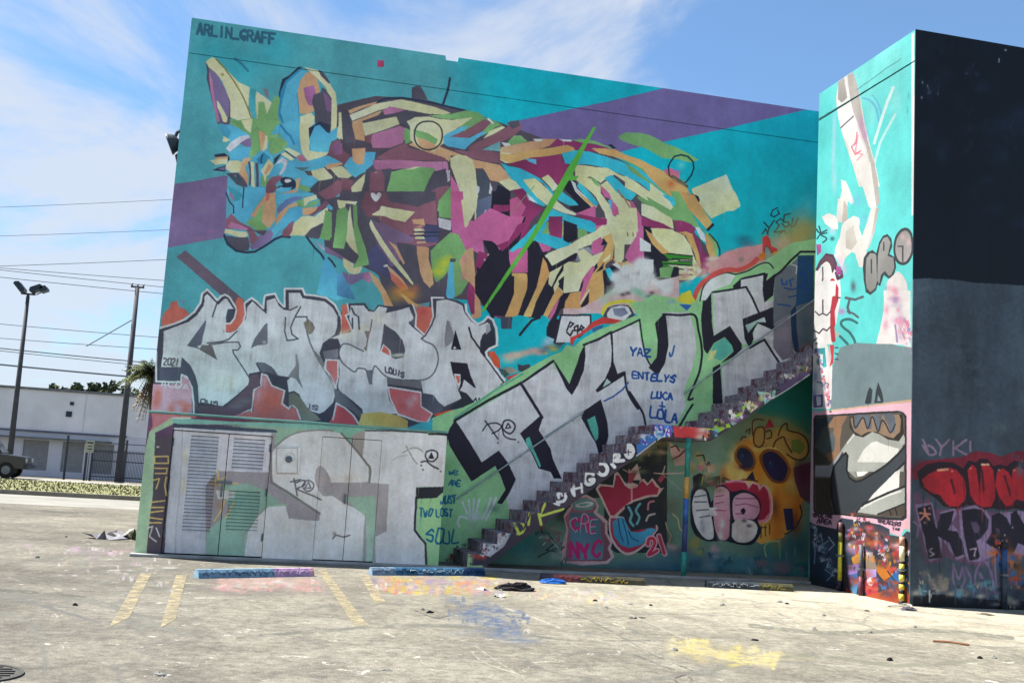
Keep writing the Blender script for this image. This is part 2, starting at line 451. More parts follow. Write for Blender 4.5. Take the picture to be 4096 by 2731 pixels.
# ------------------------------------------------------------------ drawings of the painted walls (spray paint shapes, photo-pixel coordinates laid onto each wall plane)
MAIN = '''
R 700 0 .34014
B T 20 20 .3 45,60 80,80 120,60
L 2f6f88 2.2 70,69 78,75 86,84
P x 104,104 109,105 111,117 106,112
P k 36,73 38,84 37,92 42,112 46,128 50,146 63,147 66,142 66,120 60,107 50,88 42,78
P v 40,81 48,86 55,97 60,107 64,120 64,130 62,141 55,144 49,130 44,112 40,95
P p 40,85 44,95 46,112 49,128 53,143 50,144 46,128 42,108
P c 49,118 52,121 57,130 62,139 61,144 57,144 54,135 50,127
P c 36,73 44,67 50,71 58,80 66,88 75,97 88,103 87,115 86,127 90,135 92,150 90,157 85,152 75,142 65,138 65,120 60,107 55,95 48,86 40,80
L 6b6b3a 1.1 48,69 58,80 70,97 79,112 86,128 92,145
B 5a5430 1.4 1.4 .9 56,88
P t 89,104 95,106 95,140 91,135 88,120
P c 96,108 104,113 114,121 108,136 96,140
P g 98,120 105,120 108,135 114,120 118,112 124,116 121,135 124,160 90,160 93,147 97,140
P g 64,140 75,142 85,152 90,160 72,160
P c 95,110 98,114 98,136 95,132
P n 122,110 126,93 134,89 145,79 150,79 142,86 137,92 128,108 124,122
P 2c7aa0 124,108 130,95 148,80 152,84 150,95 146,120 146,160 137,160 128,148 121,135 123,118
P b 132,97 148,83 155,83 152,100 143,110 145,125 146,140 147,160 138,160 128,145 124,132 127,115
P o 147,95 155,85 166,86 170,105 172,125 158,134 147,134 144,110
P 905f8c 151,104 163,100 166,110 165,125 157,124 153,115
P c 152,79 168,83 180,95 189,110 191,130 190,150 188,157 182,157 184,140 183,118 177,103 168,93 160,86
P k 168,82 175,86 183,98 180,98 172,90
P k 163,112 172,108 172,103 177,105 184,116 184,135 183,160 178,152 165,145 164,130 161,120
P 6f5478 174,108 184,118 184,132 178,130 176,118
P c 147,137 160,133 164,137 164,145 157,151 157,160 147,160
R 700 500 .34014
P b 60,0 66,0 90,10 88,18 70,26 56,10
P 3f88a8 52,-2 60,0 66,8 60,20 56,12
P g 68,-4 90,-8 124,-4 122,8 118,20 106,20 100,10 92,12 88,12 78,6
P c 78,-5 91,-8 89,10 82,4
P w 62,30 60,28 66,20 76,14 86,12 88,16 80,20 72,26 64,32
P v 76,22 84,17 92,14 92,26 84,26
P c 57,13 65,18 61,20 56,20
P b 64,32 74,27 90,26 88,38 74,42 64,40
P g 88,10 96,2 104,8 106,20 100,30 94,36 90,42 86,40 90,24
P o 98,6 106,10 108,25 101,31 100,20
P c 106,12 109,13 108,28 102,33 105,22
P g 112,16 124,14 133,22 128,30 120,34 112,34 110,26
P b 120,0 136,-4 147,-2 148,26 134,22 124,10 112,12
L 2c7aa0 2 124,0 130,8 136,14 140,22
P n 46,35 58,33 64,38 64,42 48,40
P o 47,38 62,37 62,40 47,41
P c 41,42 52,40 62,40 61,46 48,47
P n 44,53 52,50 60,48 60,55 48,54
P v 50,52 60,49 60,54
P b 88,38 98,36 104,30 112,34 116,40 114,46 110,42 104,44 100,44 94,42
P 2f7ca0 96,40 104,32 112,38 110,46 104,56 98,46
L n 1 103,35 101,42 102,47
P c 60,47 64,42 74,42 80,44 78,52 76,56 66,56 60,52
P o 80,40 88,38 88,42 82,50 86,60 86,70 78,66 76,56
L k 1.6 87,44 89,56 88,70
P c 89,43 93,44 93,58 94,73 90,73
L k 2.2 96,46 97,58 97,72
P b 99,46 104,46 102,56 99,70
P c 110,40 116,47 114,54 109,60 106,68 104,60 101,54
P o 110,46 114,48 111,54 108,58 104,58
P g 101,60 104,60 106,68 108,58 110,62 108,72 102,72
P n 116,40 121,36 128,32 124,36 118,45 116,47
P w 126,38 132,42 132,50 128,56 124,59 122,58 128,48 126,44 120,46 117,48 122,42
P b 118,48 126,44 128,48 122,58 113,62 111,58 115,50
P c 128,28 134,27 148,34 142,38
P c 124,34 130,32 141,40 136,42
L n 1 130,31 141,39
P 9a5f78 142,38 150,35 156,43 148,43
P c 146,0 158,-2 158,30 168,32 182,30 178,36 160,42 156,42 150,34 148,26
P b 160,8 166,-2 170,-2 178,10 186,6 192,2 192,16 184,20 180,32 172,32 160,30 158,20
P n 157,4 164,0 170,-4 182,0 182,10 178,8 170,0 164,2 158,16
P m 182,24 188,18 196,18 198,30 208,38 200,46 190,42 180,34
P 7d5a80 184,26 190,20 197,24 196,34 188,36
P b 132,46 138,44 148,44 158,42 180,36 192,42 196,44 182,50 170,52 160,56 162,60 168,66 160,72 150,72 148,64 140,62 134,60 128,62 126,58 130,52
P c 196,2 198,18 194,18 190,14 192,0
P o 180,46 196,44 198,46 182,52 172,53
P 5b4a48 152,54 160,54 162,60 156,59
P c 160,54 176,50 186,62 180,66 170,66 162,60
L k 1.2 176,50 184,58 190,62
P c 182,51 196,48 206,56 208,60 202,64 192,62
P b 198,48 206,38 224,32 236,32 234,44 228,54 218,58 212,62 206,58
P o 208,28 224,27 222,46 215,47 209,42
P 4d6b72 160,50 150,54 140,50
P k 156,78 168,66 180,64 196,62 210,64 222,56 226,58 222,76 216,88 200,86 190,80 184,90 178,96 166,84
P m 168,80 182,72 192,64 200,70 192,84 184,92 172,100 162,107 156,106 160,100 172,94 178,88
P m 196,62 210,66 208,78 196,76
P c 207,74 212,68 224,57 223,66 219,79 208,79
P m 232,60 240,60 240,90 232,90
P k 60,57 74,56 80,62 84,68 85,73 80,73 72,70 67,64
P 3a4a56 66,60 74,58 79,64 76,68 70,66
B w .8 .6 .8 71,60
P m 106,80 108,68 114,61 124,60 128,62 122,66 118,70 122,76 114,80 109,84
P n 124,63 130,61 138,63 142,67 143,73 138,76 130,77 120,76 122,72 127,71 124,67
P b 118,76 124,73 132,74 138,73 136,76 128,79 120,78
C h 130,64 135,64 137,66 133,68 129,67
P g 146,70 156,72 160,78 152,78 144,74
P o 142,64 148,62 144,78 136,82 124,82 130,79 142,76
P b 62,72 68,76 76,78 80,74 82,74 94,73 106,74 107,80 100,88 94,98 88,108 84,114 74,112 68,105 70,90 62,80
P 38889c 62,72 72,76 80,82 76,88 70,90 64,80
P 8a6688 64,78 68,82 70,88 68,89 64,82
L n 1 60,80 64,90 69,96 69,104
L n 1 81,74 80,85 79.5,97
P o 107,82 112,80 118,80 119,96 118,112 110,122 104,116 100,108 90,108 88,108 96,96
P r 107,80 112,82 110,88 107,90
P g 86,112 94,108 100,98 104,92 103,104 102,114 108,120 106,124 96,124 90,120 84,116
P b 119,84 130,80 142,80 150,80 162,80 164,82 150,84 146,90 136,92 124,92 120,94
P 5b6f9e 120,98 130,88 140,84 150,84 148,88 140,90 130,96 122,108
P o 122,104 134,94 144,90 144,95 134,98 124,112 118,118 119,110
P g 143,90 150,87 152,92 150,98 145,96
P c 151,86 166,82 167,87 158,90 152,96
P g 150,98 160,91 169,88 169,92 160,96 152,98
P o 150,98 160,97 168,96 166,100 158,106 150,106
P c 140,116 148,108 156,107 164,108 174,100 180,96 180,104 176,114 160,122 154,130 144,130 134,130 138,122
P b 110,128 118,118 128,108 140,98 150,96 150,106 140,116 134,120 126,122 114,132
P b 178,96 186,88 194,80 192,92 190,100 182,100
P m 60,112 66,104 76,114 88,120 94,124 90,130 84,124 72,122 60,122
P c 59,122 70,124 84,126 86,130 80,133 58,127
P p 66,114 78,118 86,122 84,124 70,122 61,120
P k 60,130 74,132 86,132 88,142 86,148 74,148 64,142
P v 88,143 96,132 104,128 112,123 116,128 112,136 100,144 90,147
P m 86,126 92,124 98,132 90,142 88,138
P k 92,124 108,124 110,122 104,130 98,128
L n 2 58,130 62,140 72,148 84,150 94,149 106,142 118,134 126,131 135,132
P m 126,126 134,116 140,112 138,124 134,131 126,131
P k 152,131 160,122 176,114 172,132 168,134 160,133
L n 1.8 155,132 164,144 172,152 178,162
P g 176,106 184,104 185,120 182,136 170,133 174,118
L k 4 188,98 187,115 185,140
P w 191,90 198,86 200,88 200,100 192,98
P k 196,78 218,88 220,150 226,160 210,158 200,146 200,120 201,100
P g 191,100 202,90 208,90 206,108 202,130 199,146 186,142 189,120
P c 206,94 208,110 210,130 216,154 206,144 201,136 204,110
P h 206,91 215,91 213,95 208,96
P g 208,96 214,94 214,116 220,132 226,156 226,162 218,160 214,146 208,118
P m 216,96 236,90 236,160 226,150 220,130 216,112
P 8a8aa8 164,136 172,140 178,148 172,146
R 1300 300 .34014
P k 102,15 108,13 113,14 118,23 122,32 102,30
L n 2 147,4 144,20 139,34
P k 14,42 26,38 40,34 60,32 80,26 100,28 122,32 140,36 160,42 168,44 168,52 140,52 120,54 96,66 60,80 30,82 18,80
L n 1.6 58,33 72,28 90,27 110,30 130,34 160,41 180,46
P o 27,42 40,37 62,31 58,35 42,40 30,46
P c 29,47 44,41 60,34 76,31 90,29 110,33 130,38 148,45 140,47 122,46 104,43 90,40 74,39 60,43 46,49 32,54
P o 32,55 46,50 60,44 68,42 62,48 50,52 44,54 46,66 47,78 36,76 32,60
P p 68,42 76,37 90,40 94,42 82,45 70,47
P k 86,46 100,42 122,46 108,48 98,54 94,58 88,56
P c 44,57 64,53 84,49 88,58 72,64 47,72
P k 20,40 27,42 32,60 36,78 24,80 20,60
P c 16,44 19,44 20,60 21,76 17,75 16,60
P m 47,72 60,68 58,78 54,80 48,80
P p 56,70 88,60 96,64 92,80 76,86 56,86 54,78
P c 96,55 106,50 122,49 136,52 150,53 176,48 172,54 160,60 144,70 138,74 136,62 128,58 118,56 110,60 104,66
P g 122,48 148,46 166,42 180,44 188,50 180,60 166,66 154,66 160,60 174,50 160,52 140,52
P g 186,50 200,54 208,59 200,62 192,68 184,72 186,66
P b 142,70 160,61 170,60 162,66 152,72 160,74 170,74 186,66 190,68 180,74 170,82 164,88 144,84 138,80 138,74
P m 146,73 164,66 180,56 188,52 196,56 188,64 178,70 166,74
P h 190,51 193,51 199,57 197,58
P c 194,66 208,60 212,62 198,70 186,75
P m 170,84 186,76 198,70 214,62 218,54 228,54 232,62 222,72 206,80 190,84 180,90 168,90
P k 214,56 228,53 229,60 220,64
P g 94,62 102,66 106,70 102,78 95,82 92,72
P o 98,82 106,78 112,84 122,90 134,84 150,90 166,96 176,100 206,106 222,124 204,125 192,122 186,110 176,110 172,100 164,96 148,95 146,102 140,98 118,90
P k 76,98 80,90 92,84 108,88 100,96 84,98
P m 60,98 76,88 94,80 100,86 124,92 142,98 142,102 100,100 70,100
P m 150,88 170,90 186,88 206,92 208,104 190,102 172,98
P 5f8f98 184,88 206,78 206,90
P c 206,88 212,84 222,86 234,82 238,90 236,102 212,104 206,100
P o 216,94 240,84 240,100 216,104
P p 56,100 90,100 120,102 144,102 146,116 124,112 96,110 70,112 58,112
P k 48,112 56,106 60,112 78,110 76,150 50,160 46,130
P m 54,114 66,112 70,120 70,146 64,160 52,158 52,130
P c 58,116 62,114 60,114
P g 78,114 96,110 112,108 130,110 122,124 116,138 113,158 94,154 74,150 72,138 76,124
P c 94,112 106,108 113,108 104,111
P k 128,114 142,110 143,122 144,134 136,150 130,160 114,160 116,138 122,124
P m 118,140 134,132 146,130 142,142 132,160 114,160
P w 143,113 147,112 147,124 144,126
P w 147,131 148,134 145,136
P g 148,130 149,160 132,160 134,148
P Q 148,118 156,130 160,144 162,160 148,160 148,130
P c 147,98 156,94 166,95 173,99 177,112 179,130 180,142 178,160 162,160 158,136 152,118 148,108
P 454c5a 180,114 188,112 194,124 196,140 204,124 198,160 178,160 180,140
P w 194,126 197,134 195,140 193,140
P w 179,130 182,132 181,139 178,139
P o 186,110 206,108 218,120 216,124 204,126 194,124 190,116
P c 204,126 216,121 230,133 218,136
P K 203,130 218,137 218,158 196,160
P c 100,56 122,54 138,62 140,80 128,90 112,88 100,76
P g 103,64 112,66 122,69 133,76 130,82 120,78 108,74
P o 108,73 118,76 126,80 132,84 124,90 112,86
S 3c3c40 1.3 121,54.5 129,56 136,62 138,71 136,80 130,86 121,88 113,86 107,80 105,71 107,62 113,56 121,54.5
R 1300 800 .34014
P k 0,0 40,-10 130,-10 134,60 126,110 80,140 60,80 40,40
P m 48,-10 72,-8 76,2 108,8 130,0 132,24 130,40 132,52 118,56 100,52 84,50 72,36 62,20 50,20 42,8
P 6b5a78 54,24 70,28 90,38 104,44 104,50 84,50 90,70 78,80 60,50
P 46486a 60,52 72,66 76,78 90,80 90,95 70,90 50,78 50,60
P k 42,10 52,30 58,50 50,64 44,50 38,30
P 46486a 118,28 134,30 134,50 112,50
P c 14,0 38,2 36,6 24,4 24,10 16,10
P g 0,12 8,14 8,44 0,48
P g 14,12 24,8 28,14 25,40 24,58 9,56 12,34
P g 33,6 38,6 38,28 42,40 48,58 52,76 44,78 38,82 33,80 40,66 38,56 34,40
P c 27,18 30,6 31,20 34,40 38,60 38,68 30,56 25,48
P k 24,50 34,60 39,64 36,74 22,67 8,58 22,58
P 6b5a78 0,54 10,60 24,68 36,76 30,76 12,66 0,62
P c 21,68 34,75 33,80 44,78 42,84 38,88 28,86 22,78
P v 20,84 30,88 44,86 50,85 46,92 30,100 24,96
P 9a6a90 44,86 52,84 54,94 52,98 46,94
P b 0,66 12,82 24,100 34,114 14,118 -10,110
P 4a7fa8 14,88 20,86 32,108 36,118 14,112
L n 1.6 4,68 8,72 12,78
P c 55,17 64,12 66,7 76,9 106,14 94,26 80,23 70,19 56,18
P c 54,23 60,34 70,50 84,70 96,86 104,98 103,100 92,88 78,72 64,52 54,34 52,28
P o 72,76 80,82 92,94 98,104 94,106 84,98 78,88
P r 76,84 84,90 98,104 90,106 78,94
P o 74,48 84,54 94,74 92,76 82,58
P o 102,23 116,22 118,30 104,28
P o 103,32 114,30 114,32
P c 104,34 112,33 118,36 106,37
P c 104,39 116,38 117,40 106,41
P c 106,43 116,43 118,46 106,46
P o 108,49 118,48 119,51 108,51
P n 104,37.5 134,37 134,39 104,38.5
P n 100,42 134,41.5 134,43 100,43
P o 108,54 122,56 122,70 126,84 128,98 124,104 116,96 112,86 110,74 108,62
P g 124,60 134,50 148,38 164,42 166,60 164,80 168,98 160,110 150,116 142,100 130,96 126,84
B b8c030 7 5 .8 134,84 140,74
B b8c030 4 3 .5 146,68
P w 133,21 144,23 148,24 148,36 140,34 134,32
P g 134,0 148,-4 148,22 134,20
P Q 148,-10 162,-10 164,20 166,38 150,40 148,30
P c 160,0 178,-4 176,14 170,26 166,36 164,30
P c 176,0 178,0 178,22 176,24
P Q 166,38 170,24 192,28 206,30 218,24 217,0 240,-10 240,30 218,46 206,50 212,60 200,60 186,48 188,66 170,58 164,48
P 55607a 180,0 198,-6 196,20 194,28 178,24
L W .6 189,12 186,19 183,24
P K 197,-10 217,-10 217,24 206,30 196,28 194,24
P M 200,6 217,6 216,15 197,14
P K 186,46 200,48 209,64 200,66 192,60
P M 240,30 234,24 218,46 204,52 208,60 216,58 226,48 240,44
P B 216,58 236,42 240,50 226,62
P M 181,60 192,64 186,76 190,86 182,84 176,80
P K 178,78 186,84 194,100 206,86 216,80 222,96 222,110 214,136 196,138 186,120 182,100
P o 158,72 168,54 174,56 176,80 178,96 182,112 184,136 178,140 172,138 176,120 172,100 162,90
B Q 3 5 .4 164,70 162,90
P M 170,96 176,104 176,134 172,134 166,114
P C 191,63 202,69 216,76 212,80 200,74 192,68
P C 187,69 196,74 206,81 204,86 194,78 188,73
P C 188,78 198,87 200,92 196,94 186,82
P C 182,82 190,90 194,98 192,100 184,91
P C 200,64 222,64 220,70 212,72 206,72
P M 206,86 214,80 208,98 198,110 192,120 186,112 198,98
P O 220,86 235,86 236,100 232,136 212,137 222,110
P M 196,112 210,108 206,138 194,136
P K 208,100 220,90 222,112 212,136 207,136
B W 1 1 .9 208,102 209,106 209,112 208,118 207,126
B W 2.3 2.3 1 206,131
P o 52,84 62,92 72,108 80,124 84,130 72,132 66,110 56,96
P c 70,76 74,76 74,78 70,78
B c8883c 10 7 .7 88,108
B c8883c 8 6 .7 100,112
B 8a7a3c 8 5 .5 80,116
B b0603c 5 4 .5 106,104
P O 88,110 94,112 104,120 112,124 108,126 98,122
B b85048 7 8 .8 112,134 114,142
P k 124,102 140,90 144,84 146,110 130,118 124,112
B k 4 3 .6 120,108
C b 147,72 150,72 152,100 152,114 143,114 144,95
P k 147,69 154,69 153,73 147,73
P h 68,77 72,77 75,78 70,79
R 1300 300 .34014
C h 54,139 58,139 60,141 63,138 66,140 65,144 60,149 55,144
R 1900 400 .34014
P g 38,50 46,42 54,42 62,49 50,52 42,54
P k 54,41 60,46 68,50 72,51 66,51 58,46
P h 31,50 40,51 43,54 36,56 33,53
P o 30,56 44,53 60,50 80,46 96,46 88,54 70,60 54,64 36,62 30,62
P h 68,46 80,46 78,49 72,49
P M 92,50 96,46 110,48 128,48 140,52 158,56 150,58 138,56 146,62 130,60 118,58 110,54 100,54 88,56
P W 98,46 114,47 113,49 104,49
P O 42,74 30,70 30,63 44,65 60,60 76,58 92,56 108,53 116,56 118,60 104,63 86,66 66,68
P M 40,75 66,68 86,66 102,64 103,72 108,75 116,90 104,96 96,104 88,96 80,92 72,90 60,84 48,79
P b 58,69 72,70 72,76 64,73
P g 114,47 124,46 140,48 152,53 164,57 158,57 142,52 124,50
P K 156,53 160,52 166,57 162,57
P B 102,63 118,59 134,61 152,66 170,72 186,78 204,88 216,96 230,110 240,118 240,132 226,122 212,110 198,100 186,94 168,86 150,79 132,76 118,76 106,75
P g 136,57 150,62 166,67 180,74 192,80 206,90 220,102 240,116 240,110 222,96 206,84 190,74 170,66
P O 137,57 150,57 164,58 178,65 194,70 210,78 226,86 240,92 240,110 224,98 210,88 196,80 180,72 160,66 146,63
P Q 222,82 230,80 240,86 240,98 228,92
B c06040 8 5 .7 228,90 236,100
P B 30,74 40,78 52,80 64,86 76,92 90,106 98,118 110,124 124,124 100,106 98,110 90,112 80,98 68,92 58,94 66,106 74,116 84,124 80,125 64,118 56,106 46,96 40,90
P C 56,94 70,92 78,98 88,108 98,120 108,128 120,134 118,136 104,133 92,128 82,122 72,114 64,104
P C 78,92 86,88 92,94 98,102 92,108 86,100
P C 29,97 42,93 48,96 54,104 44,106 40,107
P M 44,106 56,104 60,108 62,118 72,124 80,128 74,134 64,146 56,160 44,160 52,142 60,126 50,114
P K 28,100 40,106 41,110 41,122 24,124 22,112
P M 22,123 40,124 40,132 20,132
P K 18,133 40,131 40,146 28,148 16,145
P K 110,94 118,96 120,104 124,108 132,118 140,128 142,138 136,134 118,132 110,126 122,124 112,112 104,104 102,102
P W 61,110 66,114 74,122 64,118
P W 112,94 118,98 120,104 128,112 136,118 144,126 138,127 128,118 118,108
P O 120,107 126,112 134,118 142,125 138,126 128,118
P B 122,96 128,102 136,110 144,120 145,124 140,124 130,114 120,102
P C 117,76 128,77 142,79 156,80 170,88 186,94 200,104 214,116 228,124 238,128 236,132 226,130 212,122 200,116 186,106 176,96 164,88 156,92 150,96 148,98 142,94 136,90 128,92 122,96 118,92
P C 118,94 128,90 140,94 148,100 148,110 154,118 160,126 166,142 170,160 150,160 148,150 155,146 152,132 146,122 142,114 136,108 126,100
P g 135,90 140,92 148,100 145,102 140,98
P C 148,100 156,94 164,104 172,114 182,120 186,128 196,140 206,144 220,150 232,152 236,156 240,170 150,170 155,146 168,134 160,118 152,110
P Q 147,100 152,104 158,110 161,117 152,114 149,108
P b 156,118 162,117 162,126 160,130
P Q 161,118 166,124 174,134 162,136 160,126
P B 152,92 160,88 168,94 178,104 190,111 184,118 176,116 166,108 158,98
P Q 181,118 186,120 196,138 198,160 190,160 188,140
L 8a6b50 1.2 168,106 176,116 183,128 184,140 186,160
L 8a6b50 1.2 170,134 176,146 180,160
P g 190,114 196,113 206,118 222,126 236,131 240,132 240,146 228,138 212,130 200,124
P g 36,140 70,100 70,102
P M 198,138 206,142 222,148 236,152 226,152 210,156 198,160
P K 198,154 206,152 206,160 198,160
P Q 118,134 142,124 142,140 152,138 155,146 148,152 142,152 140,146
P M 120,134 142,138 155,140 155,146 143,148 128,142
P B 86,126 100,132 118,138 136,142 142,146 142,155 136,156 118,150 100,144 88,140 80,148 70,160 60,162 76,142 82,132
P g 76,158 84,144 88,143 88,160
P M 87,140 102,143 102,160 86,160
L a9c070 1 104,144 103,160
P K 104,145 120,150 120,160 104,160
P g 121,152 130,152 134,160 121,160
R 1900 900 .34014
P K 36,0 60,-10 40,60 60,60 62,20 80,20 90,50 130,40 152,50 155,80 130,80 100,100 88,110 40,108 18,106 0,80 0,60 20,30
P Q 18,-20 40,-10 58,-10 50,10 40,20 28,30 26,24 10,18 -10,30 -20,10
P Q 40,30 58,26 62,30 62,56 44,56 40,40
P K 9,18 20,19 26,24 30,33 16,33
P M 26,24 40,18 50,0 64,-6 52,12 40,24 32,31
P B 70,0 82,-6 86,8 100,12 112,20 116,24 100,30 80,22 68,18 56,24 44,32 40,30 56,16
P g 78,9 86,0 88,12
P M 87,-10 103,-10 102,16 88,12
P K 104,-6 120,0 120,16 110,21 104,18
P g 121,4 132,8 126,14 121,16
P B 122,-4 142,4 140,9 128,5
P C 168,-20 172,0 164,4 150,0 140,8 124,15 110,24 98,28 88,32 82,36 90,48 104,42 118,34 128,26 140,22 152,15 158,10 164,14 164,44 170,48 175,40 176,20 180,4 186,10 184,24 186,8 192,8 190,-20
P K 64,24 71,18 76,24 82,36 78,50 74,64 64,84 52,108 50,104 60,80 63,60 62,40
P Q 74,20 90,26 88,30 80,32
P K 88,50 118,33 121,34 118,40 104,46 96,52 88,60 84,56
L K 2 84,40 90,50
P 788090 122,28 134,26 138,30 140,34 128,40 118,44 120,36
P c 120,32 128,28 138,36 124,42
P Q 138,20 148,14 152,22 150,32 142,36 136,32
P K 152,14 160,22 148,24
P O 150,14 160,10 164,24 162,36 158,36 150,46 142,56 154,50 152,70 152,90 142,98 128,104 104,106 106,90 112,80 124,78 130,74 136,60 144,50 144,44 150,34 156,22
P C 104,47 110,43 120,44 128,40 138,36 152,31 150,34 144,44 136,54 128,62 124,72 122,78 104,80 104,62
P C 87,56 98,50 103,47 96,60 90,73 86,69
P C 92,73 98,62 106,50 110,50 104,62 98,72 104,78 103,82 94,82
P K 98,66 105,60 104,72 100,72
P Q 126,64 138,48 141,50 138,58 132,72 128,82 124,90
P K 125,68 128,64 126,74 122,78
P K 125,94 134,79 134,90 130,98 124,96
L W .8 134,76 124,92
P O 46,57 61,57 62,64 61,76 56,90 50,108 35,108 40,96 46,80
P O 80,38 84,44 88,58 80,74 72,90 66,108 56,108 64,92 72,74 76,58
P O 92,82 98,72 104,80 98,88 90,100 84,112 80,106
P Q 90,100 100,86 96,98 90,112 86,110
P K 104,82 110,80 106,88 98,104 88,130 84,128 86,116 96,100
P O 150,60 152,44 158,34 163,33 162,40 154,46
P C 150,42 161,33 158,40 152,44
P K 150,54 160,48 166,48 172,56 178,62 164,60 160,70 152,72
P B 153,52 158,50 163,56 166,64 160,66 156,60
P K 160,48 168,48 180,61 174,62
P W 161,46 168,44 172,50 178,58 170,52
P O 160,36 164,44 174,44 180,42 192,48 188,56 176,54
P Q 184,22 198,0 199,40 194,50 184,46 176,38 180,28
P K 198,-6 208,0 208,14 216,28 226,40 240,42 240,60 220,60 208,58 199,40
P W 198,22 207,22 207,31 198,31
P O 202,10 210,10 214,20 230,34 220,34 208,22
P C 207,4 220,4 236,8 240,30 224,32 212,20
P g 216,36 240,34 240,37 218,38
P 2f6a2c 212,46 240,40 240,43 214,48
P C 220,38 240,37 240,39 222,40
P g 213,50 236,48 236,62 212,62
L 1f3a20 1 213,54 237,53
L 1f3a20 1 213,58 237,57
L C .8 214,47 236,45
L C .7 218,43 238,42
R 2500 300 .34014
P g -8,72 0,68 16,68 30,71 46,80 60,85 74,92 87,100 76,103 60,99 44,98 24,86 8,82 -6,76
L 10303c 1.3 53,103 51,108 52,118 58,124 66,128 72,126 78,118 81,110 80,102 74,96 66,94 58,96 53,103
B d8e8e0 4 4 .35 66,106
B Q 5 2.2 .8 60,114
L 10303c 3 56,120 64,125 72,131
B O 6 6 .8 56,126 66,132
P O 40,110 52,120 60,128 72,132 78,142 86,152 92,160 72,160 60,150 44,136 28,120 20,108
B b8603c 5 4 .8 54,128
P g 0,104 12,110 30,126 48,138 60,148 76,160 62,160 50,148 30,134 8,116
P C 0,118 14,128 30,138 46,150 58,160 44,160 30,150 14,140 0,132
P B 0,108 10,116 30,128 48,140 60,150 60,155 50,150 30,138 14,124 0,118
P C 78,134 119,117 136,154 128,160 94,160 86,150 80,140
P K 78,139 89,144 87,150 82,146
R 2600 800 .34014
P C 0,-20 20,-4 28,10 23,13 10,6 0,0
P g -4,-4 10,4 24,12 30,6 24,-10 34,-10 40,0 48,14 56,26 58,34 46,28 36,24 28,24 16,16 0,6
P B 14,-6 28,-4 30,6 26,4
P C -10,4 4,8 16,16 26,22 28,34 20,32 8,26 -10,18
P O 36,-10 52,-6 62,10 70,22 73,26 70,33 66,34 56,22 46,12
P C 56,-6 80,-12 100,-10 106,4 102,8 72,22 64,12
L K 2.2 68,35 74,29
P M -10,20 4,24 16,28 28,35 10,33 -10,30
P M 28,24 36,24 48,28 54,34 52,38 58,48 62,58 68,66 72,82 66,88 60,84 58,70 54,56 50,40 42,37 32,38
P W 53,32 58,32 64,40 66,50 60,46
P C 0,33 20,34 32,38 40,42 48,54 50,62 56,76 62,84 50,94 50,80 50,66 22,62 12,48 4,38
P O -6,34 2,40 10,50 24,63 12,60 0,46
P O 33,38 42,37 50,40 54,52 58,64 60,80 56,76 52,62 46,50 42,42
P O 65,40 72,40 78,50 80,60 80,68 72,80 70,66 66,54
P g 56,28 64,36 72,42 78,48 80,66 76,66 74,50 66,40 60,34
L 20342c 1.2 70,40 79,50 82,58 82,68
P K 0,48 6,58 16,64 22,70 20,76 12,80 12,90 4,92 4,70 -4,70
P W -12,44 1,52 1,61 -12,60
P W -12,78 -10,70 4,70 4,84 -2,96 -12,96
P 2f7a2c 16,64 28,63 50,66 50,70 22,70
P 2f7a2c 14,72 50,73 50,77 16,78
P C 34,69 50,69 50,71 36,71
P C 20,76 50,78 50,81 34,81
P g 11,80 28,80 26,90 12,90
P K 28,78 34,79 32,94 24,92
P C 34,82 50,83 50,94 34,94
L K 1 20,63 50,66
L K .9 26,69 50,70
L K .9 16,75 50,77
L K .9 34,81 50,82
L K .9 34,88 50,88
L 202c38 1 150,9 144,12 142,18 146,20 152,16 150,12
L 202c38 1.1 134,26 140,33 146,24
L 202c38 1.1 140,33 138,40
L 202c38 1.1 146,38 152,30 148,26 154,22 158,26
L 202c38 1.1 148,38 158,36
L 202c38 1.2 165,16 158,18 157,26 162,26 164,30 159,32 155,28
L 202c38 1.1 168,22 166,32 170,30 174,22
L 202c38 1 152,40 158,36 160,40
L 202c38 1 132,40 136,34 139,41
R 0 0 .1
B 3f7f88 40 22 .35 3190,850 3230,900
B 9aa0a8 30 40 .25 3200,880 3230,820
B 9a8a50 70 50 .8 3180,960 3220,920 3130,990
B c0a0a8 45 25 .5 3120,975
B 30506a 25 12 .6 2985,975 2975,955
P c98088 2858,1040 2900,1010 2960,990 3010,985 3050,975 3052,1000 3060,1050 3000,1090 2920,1095 2850,1110 2830,1085
B c98088 30 18 .8 2870,1050 2930,1020 3000,1000
B 6a7a70 8 8 .7 2962,1040 2968,1036
P R 3050,985 3050,950 3066,940 3080,955 3085,985 3110,995 3110,1010 3050,1020
P b86a30 3035,1020 3055,1005 3068,1020 3060,1040 3035,1040
C c88a48 3088,1020 3100,1005 3125,1005 3138,1020 3130,1042 3110,1052 3095,1042
L 7a4030 1 3095,1030 3105,1018 3120,1020 3122,1035 3108,1042
P 788880 3058,995 3066,985 3080,1000 3090,1025 3080,1050 3066,1042
L 203040 1.3 3058,1010 3060,990 3067,982 3078,996 3088,1010
R 0 0 .1
P G 2374,507 2384,510 2334,605 2294,690 2134,960 1935,1247 1925,1243 2032,1080 2125,940 2266,680
P G 2255,716 2270,690 2285,680 2296,706 2316,704 2300,722 2262,722
R 1900 900 .34014
P c8a0a8 124,98 150,84 170,70 190,66 214,66 240,60 240,90 222,96 196,104 150,104 124,104 104,108 104,98
B 8fb0a0 6 5 .8 160,80 152,88 168,76 190,78
B e2e8ea 6 5 .95 166,62 174,56 182,54 190,50 194,46 198,44 176,66 186,62 196,64 170,72 180,72 190,72
B e2e8ea 4 4 .9 166,60 172,64 178,50 202,46 206,52 208,60 200,68 208,66 214,68 220,70 226,68 228,74 224,76
